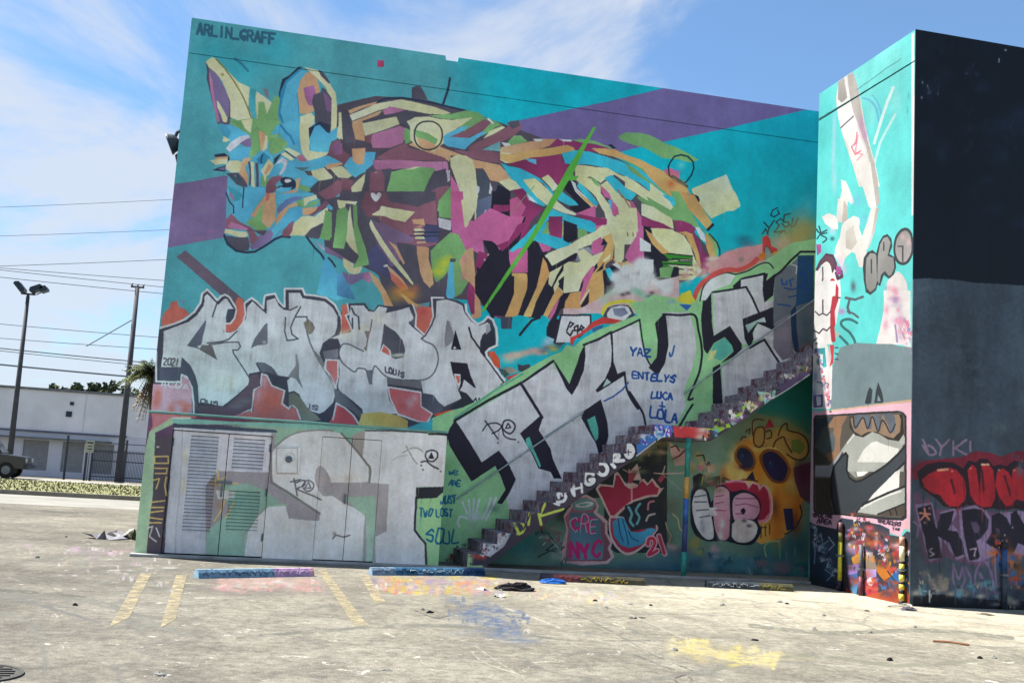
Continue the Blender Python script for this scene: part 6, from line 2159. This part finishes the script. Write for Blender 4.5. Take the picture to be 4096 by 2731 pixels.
w4, L4 = wheel_stop(2830, 3175, (2349, 2366), 'dark wheel stop with small white and ochre scrawls under the skull mural', [(0, .6, '3a444c', '262c34'), (.6, 1, '50502f', '34342c')])

for e_, L_, f0, f1, hx, n_ in ((w1, L1, .03, .3, '20405c', 22), (w1, L1, .3, .62, '20405c', 24), (w1, L1, .65, .95, 'd8c0dc', 26),
        (w2, L2, .02, .2, '38485c', 14), (w2, L2, .22, .5, '10203c', 24), (w2, L2, .3, .8, 'd0e4f0', 34), (w2, L2, .5, .98, '101c34', 40), (w2, L2, .4, .75, 'b0d4e8', 26),
        (w3, L3, .12, .36, 'b04438', 18), (w3, L3, .38, .84, 'c8b048', 38), (w3, L3, .36, .8, '201c20', 30),
        (w4, L4, .02, .6, 'a0a8b0', 40), (w4, L4, .1, .55, '20242c', 30), (w4, L4, .62, .9, '9c8c40', 20)):
    scribble(e_, L_, f0, f1, hx, n_, n_ * 7 + int(f0 * 100))

# litter
M_BAG = mat('black_cloth', LC('16131a'), rough=.9)
M_BLUEP = mat('blue_plastic', LC('2f74d0', .7), rough=.35, spec=.5)
M_WHITEP = mat('white_paper_scrap', LC('d8d4cc', .55), var=.2)
M_BROWN = mat('brown_cardboard', LC('8f7a60', .6), var=.2)
def lump(name, x, y, sx, sy, sz, m, seed, label, cat, group=None, flat=.0, rot=0):
    rnd = random.Random(seed); nu, nv = 14, 7; mb = MB(); rows = []
    for j in range(nv + 1):
        ph = math.pi / 2 * (1 - j / nv)
        row = []
        for i in range(nu):
            th = 2 * math.pi * i / nu
            k = 1 + rnd.uniform(-.28, .28)
            row.append(len(mb.v)); mb.v.append((sx * math.cos(th) * math.cos(ph) ** .8 * k, sy * math.sin(th) * math.cos(ph) ** .8 * k, max(.001, sz * math.sin(ph) * (1 + rnd.uniform(-.35, .2)))))
        rows.append(row)
    for j in range(nv):
        for i in range(nu):
            i2 = (i + 1) % nu; mb.f.append((rows[j + 1][i], rows[j + 1][i2], rows[j][i2], rows[j][i]))
    o = mb.build(name, m, smooth=False); o.location = (x, y, 0); o.rotation_euler.z = rot
    tag(o, label, cat, group); return o
p = gp(2062, 2360); lump('black_cloth', p[0], p[1], .26, .12, .10, M_BAG, 3, 'crumpled black cloth lying on the sunlit paving before the stair', 'cloth')
p = gp(2215, 2333); lump('blue_plastic_sheet', p[0], p[1], .2, .08, .07, M_BLUEP, 5, 'crumpled bright blue plastic beside the third wheel stop', 'litter')
def crumple(name, x, y, s, m, seed, label, cat='litter', group=None, h=.05):
    rnd = random.Random(seed); n = 5; mb = MB(); idx = {}
    for i in range(n):
        for j in range(n):
            idx[i, j] = len(mb.v)
            mb.v.append(((i / (n - 1) - .5) * s + rnd.uniform(-.1, .1) * s, (j / (n - 1) - .5) * s * .7 + rnd.uniform(-.1, .1) * s, .003 + rnd.random() ** 2 * h))
    for i in range(n - 1):
        for j in range(n - 1): mb.f.append((idx[i, j], idx[i + 1, j], idx[i + 1, j + 1], idx[i, j + 1]))
    o = mb.build(name, m); o.location = (x, y, 0); o.rotation_euler.z = rnd.uniform(0, 3)
    md = o.modifiers.new('thick', 'SOLIDIFY'); md.thickness = .003
    tag(o, label, cat, group); return o
p = gp(1995, 2386); crumple('paper_scrap', p[0], p[1], .16, M_WHITEP, 1, 'white crumpled paper in front of the black cloth')
p = gp(2028, 2358); crumple('paper_scrap', p[0] - .1, p[1] - .05, .14, M_WHITEP, 2, 'white crumpled paper touching the left end of the black cloth')
p = gp(1925, 2358); crumple('paper_scrap', p[0], p[1], .14, M_WHITEP, 4, 'white crumpled paper on the yellow paint stains')
spots = [(2380, 2402), (2425, 2432), (2520, 2415), (2603, 2421), (2540, 2471), (3120, 2408), (3148, 2414), (3296, 2462), (3260, 2518), (3468, 2443), (3660, 2508), (3975, 2630), (3920, 2632), (3480, 2530), (1690, 2438),
         (1720, 2450), (3256, 2512), (150, 2230), (265, 2147), (440, 2205), (640, 2700), (300, 2420), (1540, 2680), (2890, 2420), (3020, 2560), (2700, 2600), (3330, 2590), (3560, 2640)]
STONE_LABELS = [
 'dark chip midway between the black cloth and the fourth wheel stop', 'grey chip right of the white paper, below the third wheel stop', 'grey chip below the right end of the third wheel stop',
 'flat dark chip in front of the gap between third and fourth wheel stops', 'long grey chip further out in front of the third wheel stop', 'dark chip just in front of the right end of the fourth wheel stop',
 'grey chip touching the front of the fourth wheel stop at its right end', 'grey chip in front of the foot of the yellow drain pipe', 'dark chip on the pale paving left of the block corner',
 'grey chip just left of the wire loop', 'grey chip in front of the black wall, below the wire loop', 'dark chip at the lower right corner of the photo', 'grey chip next to the dark one at the lower right corner',
 'grey chip on the paving midway below the turquoise side wall', 'grey chip near the left edge of the blue paint stain', 'dark chip beside the left edge of the blue paint stain', 'grey chip left of the block, nearest the dark chip there',
 'grey chip alone on the far left paving', 'dark chip on the left paving level with the broken board', 'grey chip in front of the broken board', 'grey chip at the bottom edge left of centre',
 'dark chip left of the two bay lines', 'grey chip at the bottom edge below the blue paint stain', 'grey chip in front of the left end of the fourth wheel stop', 'dark chip above the yellow paint stain',
 'grey chip on the left part of the yellow paint stain', 'grey chip right of the yellow paint stain', 'dark chip in the open paving left of the reddish stick']
for i, s_ in enumerate(spots):
    p = gp(*s_); rr = random.Random(i)
    lump('stone', p[0], p[1], rr.uniform(.02, .05), rr.uniform(.015, .03), rr.uniform(.012, .028), M_CONC if i % 3 else M_BAG, 40 + i,
         STONE_LABELS[i], 'stone', 'loose chips scattered over the lot', rot=rr.uniform(0, 3))
# wood splinter and leaf to the right
a, b = gp(3732, 2568), gp(3878, 2582)
e = MB().tube([(a[0], a[1], .015), ((a[0] + b[0]) / 2, (a[1] + b[1]) / 2 + .03, .02), (b[0], b[1], .012)], .012, 6).build('stick', mat('reddish_wood', LC('9a6848', .6))); tag(e, 'thin reddish stick lying on the pale paving at the right', 'stick')
p = gp(3945, 2457); crumple('dead_leaf', p[0], p[1], .2, mat('dark_leaf', LC('5a5848', .6)), 9, 'dark dry leaf below the black front wall', 'leaf', h=.02)
# cable loop at the corner
c0 = gp(3605, 2428); pts = []
for i in range(23):
    t = i / 22 * 2 * math.pi * 1.15; rr = .17 * (1 + .12 * math.sin(3 * t))
    pts.append((c0[0] + rr * math.cos(t), c0[1] + rr * .8 * math.sin(t), .02 + .012 * math.sin(2 * t) + .01 * (i / 22)))
tag(MB().tube(pts, .011, 6).build('wire_loop', mat('white_cable', LC('c8c4b8', .6))), 'loose loop of pale wire at the foot of the block corner', 'wire')
p = gp(3635, 2440); lump('rag', p[0], p[1], .12, .06, .05, mat('grey_rag', LC('6a6470', .7)), 17, 'small grey rag beside the wire loop at the block corner', 'rag')
# flattened cardboard and weeds at the left corner
p = gp(455, 2152)
crumple('torn_sheet', p[0], p[1], .85, mat('grey_sheet', LC('8a8a94', .7), var=.4, scale=6), 71, 'torn grey and white sheet lying crumpled near the left corner of the plant room', 'sheet', h=.16)
crumple('paper_scrap', p[0] + .22, p[1] + .22, .5, M_WHITEP, 72, 'white crumpled piece lying on the torn grey sheet', h=.2)
lump('rag', p[0] + .55, p[1] + .1, .1, .07, .09, M_WHITEP, 23, 'pale crumpled wrapper beside the broken board', 'litter')

def weed(x, y, label, n=26, s=.28, seed=1):
    rnd = random.Random(seed); e = empty('weed', (x, y, 0)); tag(e, label, 'plant')
    m = MB()
    for i in range(n):
        a = rnd.uniform(0, 6.28); l = s * rnd.uniform(.5, 1.1); t = rnd.uniform(.15, .9)
        d = Vector((math.cos(a) * math.sin(t), math.sin(a) * math.sin(t), math.cos(t)))
        w = Vector((-math.sin(a), math.cos(a), 0)) * .016
        b0 = Vector((rnd.uniform(-.05, .05), rnd.uniform(-.05, .05), 0))
        mid = b0 + d * l * .55; tip = b0 + d * l + Vector((0, 0, -.03))
        m.face([b0 - w * .3, b0 + w * .3, mid + w]); m.face([b0 - w * .3, mid + w, mid - w]); m.face([mid - w, mid + w, tip])
    m.build('leaves', mat('weed_green', LC('5c6a38', .55), var=.5), e)
    return e
p = gp(535, 2158); weed(p[0], p[1], 'scrubby weed growing at the left corner of the plant room')

# ------------------------------------------------------------------ across the street
M_GRASS = mat('verge_grass', LC('98a060', .42), var=.4, scale=1.2, col2=LC('a8a078', .42), detail_scale=14, bump=.6)
M_KERB = mat('kerb_concrete', LC('b0aca0', .40), var=.3)
M_ROAD = mat('street_asphalt', LC('b4b2aa', .45), var=.25, scale=.6)
M_WALK = mat('sidewalk_concrete', LC('c8c4b8', .42), var=.15)
YK = 38.0
def strip(name, y0, y1, z0, z1, m, x0=-70, x1=60):
    o = MB().box(x0, x1, y0, y1, z0, z1).build(name, m); tag(o, kind='structure'); return o
strip('kerb', YK, YK + .2, -.05, .15, M_KERB)
strip('verge', YK + .2, 52.0, -.05, .13, M_GRASS)
strip('sidewalk', 52.0, 56.0, -.05, .14, M_WALK)
strip('street', 31.5, YK - .004, -.05, .004, M_ROAD)
# grass blades on the verge
rnd = random.Random(5); m = MB()
for i in range(2600):
    x = rnd.uniform(-13, -3); y = rnd.uniform(YK + .3, 51.8); h = rnd.uniform(.03, .09); a = rnd.uniform(0, 3.14); w = .03
    dx, dy = math.cos(a) * w, math.sin(a) * w
    m.face([(x - dx, y - dy, .13), (x + dx, y + dy, .13), (x + rnd.uniform(-.04, .04), y + rnd.uniform(-.04, .04), .13 + h)])
tag(m.build('grass', mat('grass_blades', LC('7c8450', .36), var=.4, scale=2, bump=0)), 'rough yellow green grass on the far verge', 'grass', kind='stuff')

# low pale building
YBLD = 66.0
far = empty('warehouse', (0, YBLD, 0)); tag(far, 'low pale warehouse with grey shutters across the street', 'building')
M_FARW = mat('pale_render', LC('d8d8dc', .98), var=.16, scale=.5, detail_scale=6)
M_FARB = mat('pale_base_render', LC('c8cad4', .95), var=.12, scale=.5)
M_SHUT = mat('grey_shutter', LC('94989c', .8), var=.15, rough=.5)
wx0, wx1 = -22.0, 2.0
opens = [(-14.9, -13.35, .2, 2.05), (-12.75, -11.25, .2, 2.05), (-10.85, -9.35, .2, 2.05)]
opens = [(-13.9, -12.4, .35, 2.1), (-11.75, -10.45, .35, 2.1), (-10.0, -8.8, .35, 2.1)]
wb = MB(); xs = wx0
for a_, b_, z0, z1 in opens:
    wb.box(xs, a_, 0, .3, 0, 2.6); wb.box(a_, b_, 0, .3, z1, 2.6); wb.box(a_, b_, 0, .3, 0, z0); xs = b_
wb.box(xs, wx1, 0, .3, 0, 2.6)
wb.build('lower_wall', M_FARB, far)
MB().box(wx0, wx1, 0, .3, 2.604, 5.0).build('upper_wall', M_FARW, far)
MB().box(wx0, wx0 + .3, .3, 14, 0, 5.0).box(wx1 - .3, wx1, .3, 14, 0, 5.0).box(wx0, wx1, 13.7, 14, 0, 5.0).build('side_wall', M_FARW, far)
MB().box(wx0 - .1, wx1 + .1, -.12, .35, 5.004, 5.14).build('coping', mat('grey_coping', LC('8c9094', .6)), far)
MB().box(wx0 + .3, wx1 - .3, .36, 13.7, 4.5, 4.6).build('roof', M_ROOF, far)
MB().box(wx0, -8.2, -.1, -.01, 2.56, 2.66).build('ledge', mat('blue_grey_ledge', LC('787c94', .6)), far)
MB().box(wx0, -9.0, -.55, -.011, 2.16, 2.26).build('canopy', mat('canopy_grey', LC('8c8e90', .55)), far)
for a_, b_, z0, z1 in opens:
    w_ = empty('window', (0, 0, 0)); w_.parent = far
    nsl = 14
    for i in range(nsl):
        z = z0 + (z1 - z0) * i / nsl
        MB().box(a_ + .05, b_ - .05, .10, .14 + .02 * (i % 2), z + .004, z + (z1 - z0) / nsl - .006).build('shutter_slat', M_SHUT, w_)
    MB().box(a_, a_ + .05, .04, .18, z0, z1).build('jamb', M_FARW, w_); MB().box(b_ - .05, b_, .04, .18, z0, z1).build('jamb', M_FARW, w_)
for x_, z_, s_ in ((-11.45, 4.35, .10), (-11.55, 3.72, .16)):
    MB().box(x_ - s_, x_ + s_, -.06, -.002, z_ - s_, z_ + s_).build('vent', M_DARK, far)
for x_ in (-10.7, -16.4): MB().box(x_ - .02, x_ + .02, -.03, -.002, 2.7, 4.98).build('downpipe', M_FARB, far)

def far_pt(x, y_img, Y):
    lx, lz = (x - PW / 2) / FPX, -(y_img - PH / 2) / FPX
    d = [R[i][0] * lx + R[i][1] + R[i][2] * lz for i in range(3)]
    t = Y / d[1]
    return d[0] * t, EYE + d[2] * t

# utility pole and flood light mast
M_POLE = mat('weathered_pole', LC('5a5c64', .6), var=.3, scale=3)
bx, bz = far_pt(480, 1850, 60.0); tx, tz = far_pt(550, 1150, 60.0)
pl = empty('utility_pole', (bx, 60.0, 0)); tag(pl, 'tall grey utility pole beyond the lot, left of the mural building', 'pole')
MB().tube([(0, 0, 0), (tx - bx, 0, tz)], .19, 12, .11).build('shaft', M_POLE, pl, smooth=True)
MB().box(tx - bx - .35, tx - bx + .35, -.05, .05, tz - .02, tz + .07).build('crossarm', M_POLE, pl)
for s_ in (-.3, 0, .3): MB().lathe([(.04, 0), (.055, .04), (.035, .09), (.05, .13), (.01, .18)], 8, (tx - bx + s_, 0, tz + .07)).build('insulator', M_STEEL, pl)
bx, bz = far_pt(38, 1840, 58.0); tx, tz = far_pt(112, 1185, 58.0)
lm = empty('floodlight_mast', (bx, 58.0, 0)); tag(lm, 'slim mast with flood lights splayed at its top, furthest left', 'lamp post')
MB().tube([(0, 0, 0), (tx - bx, 0, tz)], .16, 12, .09).build('mast', M_POLE, lm, smooth=True)
ox_ = tx - bx
MB().tube([(ox_ - .35, 0, tz + .12), (ox_ + .35, 0, tz + .12)], .05).tube([(ox_, 0, tz - .1), (ox_, 0, tz + .15)], .07).build('crossbar', M_DARK, lm)
for dx_, rot_ in ((-.42, -48), (.42, 32), (.78, 40)):
    h_ = MB(); s_ = .5 if dx_ < .7 else .28
    h_.prism([(-s_ * .62, -.12), (s_ * .62, -.12), (s_ * .72, .0), (s_ * .5, .16), (-s_ * .5, .16), (-s_ * .72, .0)], -.35, .35)
    o = h_.build('floodlight', M_DARK, lm, bevel=.02); o.location = (ox_ + dx_ * (1.0 if dx_ < 0 else .95), 0, tz + .42); o.rotation_euler = (0, math.radians(-rot_ * -1), 0)
    o.rotation_euler = (0, math.radians(48 if dx_ < 0 else -25), 0)
    MB().tube([(ox_ + dx_ * .5, 0, tz + .12), (ox_ + dx_ * .9, 0, tz + .32)], .03, 6).build('yoke', M_DARK, lm)

# overhead wires, strung left to right beyond the lot
M_WIRE = mat('black_wire', LC('4c5864', .9), bump=0)
wires = [((0, 828), (690, 796), 70, .016), ((0, 943), (680, 917), 70, .016), ((0, 1063), (670, 1036), 70, .02), ((0, 1070), (660, 1120), 68, .02), ((0, 1078), (655, 1146), 66, .02), ((0, 1107), (652, 1172), 64, .02),
         ((0, 1294), (640, 1347), 62, .018), ((0, 1351), (640, 1395), 62, .018), ((0, 1391), (620, 1450), 60, .03), ((0, 1401), (610, 1462), 60, .02), ((0, 1456), (570, 1507), 57, .045)]
for i, (a, b, Y, r) in enumerate(wires):
    def ext(p0, p1, x): return (x, p0[1] + (p1[1] - p0[1]) * (x - p0[0]) / (p1[0] - p0[0]))
    p0, p1 = ext(a, b, -900), ext(a, b, 1500)
    A, B = far_pt(*p0, Y), far_pt(*p1, Y + 4)
    pts = []
    for k in range(17):
        t = k / 16; pts.append((A[0] + (B[0] - A[0]) * t, Y + 4 * t, A[1] + (B[1] - A[1]) * t - .25 * 4 * (t * (1 - t)) + .2))
    o = MB().tube(pts, r, 5).build('power_line', M_WIRE)
    names = ['highest', 'second highest', 'third highest', 'fourth highest', 'fifth highest', 'sixth highest', 'seventh highest', 'fourth from the bottom', 'third from the bottom', 'second lowest', 'thick lowest']
    tag(o, 'thin overhead wire crossing the sky at left, the %s one' % names[i], 'wire', 'overhead wires left of the mural building')
a, b = far_pt(345, 1385, 60.0), far_pt(545, 1270, 60.0)
tag(MB().tube([(a[0], 60, a[1]), (b[0], 60, b[1])], .03, 5).build('guy_wire', M_WIRE), 'slanting stay wire running down left from the utility pole', 'wire')

# fence and gate before the warehouse
M_FEN = mat('dark_fence_paint', LC('4c5058', .7))
YFN = 57.0
def fx(x): return far_pt(x, 1850, YFN)[0]
fe = empty('picket_fence', (0, YFN, 0)); tag(fe, 'dark metal picket fence with a gate in front of the warehouse', 'fence')
xa, xb = fx(366), fx(640)
for z_ in (.35, 1.15, 1.62): MB().box(xa, xb, -.02, .02, z_, z_ + .05).build('rail', M_FEN, fe)
np_ = 46
pk = None
for i in range(np_):
    x = xa + (xb - xa) * (i + .5) / np_
    if pk is None: pk = MB().box(-.012, .012, -.03, -.008, .14, 1.75).build('picket', M_FEN, fe); pk.location.x = x
    else:
        c = pk.copy(); C.objects.link(c); c.parent = fe; c.location.x = x
for x_, h_ in ((366, 2.1), (500, 2.3), (262, 2.35), (343, 2.0)):
    MB().box(fx(x_) - .05, fx(x_) + .05, -.05, .05, .1, h_).build('fence_post', M_FEN, fe)
MB().box(fx(262), xa, -.012, .012, 2.0, 2.04).build('rail', M_FEN, fe)
MB().box(xa, xb, -.012, .012, 2.06, 2.1).build('rail', M_FEN, fe)
sg = empty('sign', (fx(358), YFN - .4, 0)); tag(sg, 'small pale sign on a thin post by the far fence', 'sign')
MB().tube([(0, 0, .1), (0, 0, 2.2)], .03, 8).build('sign_post', M_STEEL, sg)
MB().box(-.2, .2, -.05, -.03, 1.55, 2.15).build('panel', mat('sign_white', LC('c8ccb8', .6)), sg)
MB().box(-.14, .16, -.056, -.051, 2.0, 2.08).box(-.12, .1, -.056, -.051, 1.85, 1.89).box(-.1, .12, -.056, -.051, 1.7, 1.75).build('printed_lines', M_DARK, sg)

# dark parked car, seen side on, nose to the right
ca = empty('parked_car', (far_pt(62, 1850, 53.5)[0] - 1.55, 53.5, .14)); tag(ca, 'dark parked off-road car in front of the warehouse, cut by the photo edge', 'car')
M_CAR = mat('dark_car_paint', LC('302c34', .7), rough=.3, spec=.6, var=.1); M_GLASS = mat('car_glass', LC('566068', .8), rough=.1, spec=.8, var=.05, bump=0); M_TYRE = mat('tyre_rubber', LC('1c1c1e'))
body = [(-2.1, .45), (2.1, .45), (2.15, .75), (2.1, 1.02), (1.2, 1.1), (-2.05, 1.12), (-2.15, .8)]
MB().prism(body, -.85, .85).build('body', M_CAR, ca, bevel=.05)
MB().prism([(-2.0, 1.122), (1.05, 1.122), (.62, 1.72), (-1.85, 1.76)], -.76, .76).build('cabin', M_CAR, ca, bevel=.05)
for w0, w1, t0, t1 in ((-1.8, -.75, -1.72, -.78), (-.65, .2, -.68, .2), (.28, .86, .28, .55)):
    MB().face([(w0, -.768, 1.18), (w1, -.768, 1.18), (t1, -.768, 1.62), (t0, -.768, 1.62)]).build('side_window', M_GLASS, ca)
MB().face([(1.07, -.66, 1.16), (1.07, .66, 1.16), (.69, .66, 1.66), (.69, -.66, 1.66)]).build('windscreen', M_GLASS, ca)
MB().box(-1.9, .6, -.7, .7, 1.8, 1.84).build('roof_rack', M_DARK, ca)
for x_ in (-1.35, 1.35):
    for y_ in (-.86, .66):
        w = MB().lathe([(.36, 0), (.38, .03), (.38, .17), (.36, .2)], 20).build('wheel', M_TYRE, ca); w.rotation_euler = (math.radians(-90), 0, 0); w.location = (x_, y_, .38)
        r_ = MB().lathe([(.2, 0), (.2, .205)], 12).build('rim', M_STEEL, w); r_.location = (0, 0, -.003)
MB().box(2.1, 2.17, -.75, -.5, .78, .95).build('headlight', mat('headlight_glass', LC('d8dce0', .8), rough=.15), ca)
MB().box(2.1, 2.17, .5, .75, .78, .95).build('headlight', bpy.data.materials['headlight_glass'], ca)
MB().box(2.08, 2.26, -.84, .84, .46, .66).build('bumper', M_DARK, ca, bevel=.02)
MB().box(.75, .9, -1.02, -.86, 1.12, 1.28).build('mirror', M_CAR, ca)

# trees behind the warehouse
def tree(x, y, z0, rx, rz, n, label, seed, hx='4e5c3c', leaf=.22, trunk_h=None):
    rnd = random.Random(seed); e = empty('tree', (x, y, 0)); tag(e, label, 'tree', 'trees behind the warehouse roof')
    tr = MB(); tr.tube([(0, 0, 0), (.1, 0, z0 * .6), (0, .1, z0)], .28, 8, .14)
    for k in range(5):
        a = k * 1.3; tr.tube([(0, .05, z0 * .75), (math.cos(a) * rx * .5, math.sin(a) * rx * .4, z0 + rz * .3)], .1, 5, .03)
    tr.build('trunk', mat('bark', LC('5a5044', .5)), e)
    m = MB(); cl = [(rnd.gauss(0, .45) * rx, rnd.gauss(0, .35) * rx, z0 + rnd.uniform(-.3, .9) * rz, rnd.uniform(.25, .5) * rx * .6) for _ in range(26)]
    for i in range(n):
        c = rnd.choice(cl); d = Vector((rnd.gauss(0, 1), rnd.gauss(0, 1), rnd.gauss(0, .8))).normalized() * c[3] * rnd.uniform(.3, 1.1)
        p = Vector((c[0], c[1], c[2])) + d
        a = Vector((rnd.gauss(0, 1), rnd.gauss(0, 1), rnd.gauss(0, 1))).normalized() * leaf; b = a.cross(Vector((rnd.gauss(0, 1), rnd.gauss(0, 1), rnd.gauss(0, 1)))).normalized() * leaf * .6
        m.face([p - a, p + b, p + a, p - b])
    m.build('crown', mat('leaves_' + hx, LC(hx, .55), var=.5, scale=1.5, bump=0), e)
YT = 84.0
for i, (px_a, z_, rx_, rz_, lab) in enumerate(((275, 5.2, 1.25, 1.1, 'small dark tree crown showing over the warehouse roof, the left one'), (340, 5.1, 1.5, 1.1, 'low tree crown over the warehouse roof, the middle one'),
                                              (410, 5.3, 1.9, 1.6, 'largest tree crown over the warehouse roof, the right one beside the pole'), (455, 5.0, 1.2, .9, 'low dark tree crown just behind the utility pole'))):
    tree(far_pt(px_a, 1600, YT)[0], YT + i * .7, z_, rx_, rz_, 1500, lab, 30 + i)

# palm at the left edge of the mural building
px0, pz0 = far_pt(604, 1500, 44.0)
pa = empty('palm_tree', (px0 + .05, 44.0, 0)); tag(pa, 'shaggy palm tree half hidden behind the left edge of the mural building', 'tree')
M_FROND = mat('palm_frond', LC('7c8660', .7), var=.6, scale=2, bump=0); M_SKIRT = mat('dead_frond_skirt', LC('a09078', .7), var=.4, scale=3, bump=0)
MB().tube([(.5, 0, 0), (.35, 0, 2.5), (0, 0, 4.8)], .24, 10, .2).build('trunk', mat('palm_bark', LC('6e6458', .5)), pa, smooth=True)
rnd = random.Random(77)
def frond(a, el, L, droop, nl, mt, zc, name):
    m = MB(); prev = None
    for k in range(nl):
        t = k / (nl - 1); r = L * t
        z = zc + math.sin(el) * r - droop * t * t * L
        p = Vector((math.cos(a) * math.cos(el) * r, math.sin(a) * math.cos(el) * r, z))
        side = Vector((-math.sin(a), math.cos(a), 0)); fwd = Vector((math.cos(a), math.sin(a), 0))
        w = .34 * math.sin(math.pi * min(1, t * .9 + .12)) * (L / 1.3)
        for s_ in (-1, 1):
            tip = p + side * s_ * w + fwd * .12 + Vector((0, 0, -w * .5 + rnd.uniform(-.04, .04)))
            m.face([p, p + fwd * .09, tip])
        if prev is not None: m.tube([prev, p], .012, 4)
        prev = p
    m.build(name, mt, pa)
for i in range(90):
    frond(rnd.uniform(0, 6.28), rnd.uniform(-.1, 1.25), rnd.uniform(.95, 1.35), rnd.uniform(.3, .9), 15, M_FROND, 4.8, 'frond')
for i in range(26):
    frond(rnd.uniform(0, 6.28), rnd.uniform(-1.45, -.9), rnd.uniform(.8, 1.5), .3, 12, M_SKIRT, 4.6, 'dead_frond')

# manhole cover at the lower left
p = gp(-120, 2695)
mh = empty('manhole_cover', (p[0], p[1], .0)); tag(mh, 'dark round iron manhole cover cut by the left edge of the photo', 'manhole cover')
MB().lathe([(.33, 0), (.33, .012), (.30, .014), (.30, .008), (.0, .008)], 32).build('rim', mat('rusty_iron', LC('5c5c58', .5), var=.4, scale=20), mh)
lidm = MB()
for i in range(-3, 4):
    w_ = math.sqrt(max(.01, .27 ** 2 - (i * .075) ** 2)); lidm.box(-w_, w_, i * .075 - .012, i * .075 + .012, .0085, .016)
o_ = lidm.build('lid_ribs', bpy.data.materials['rusty_iron'], mh); o_['kind'] = 'stuff'
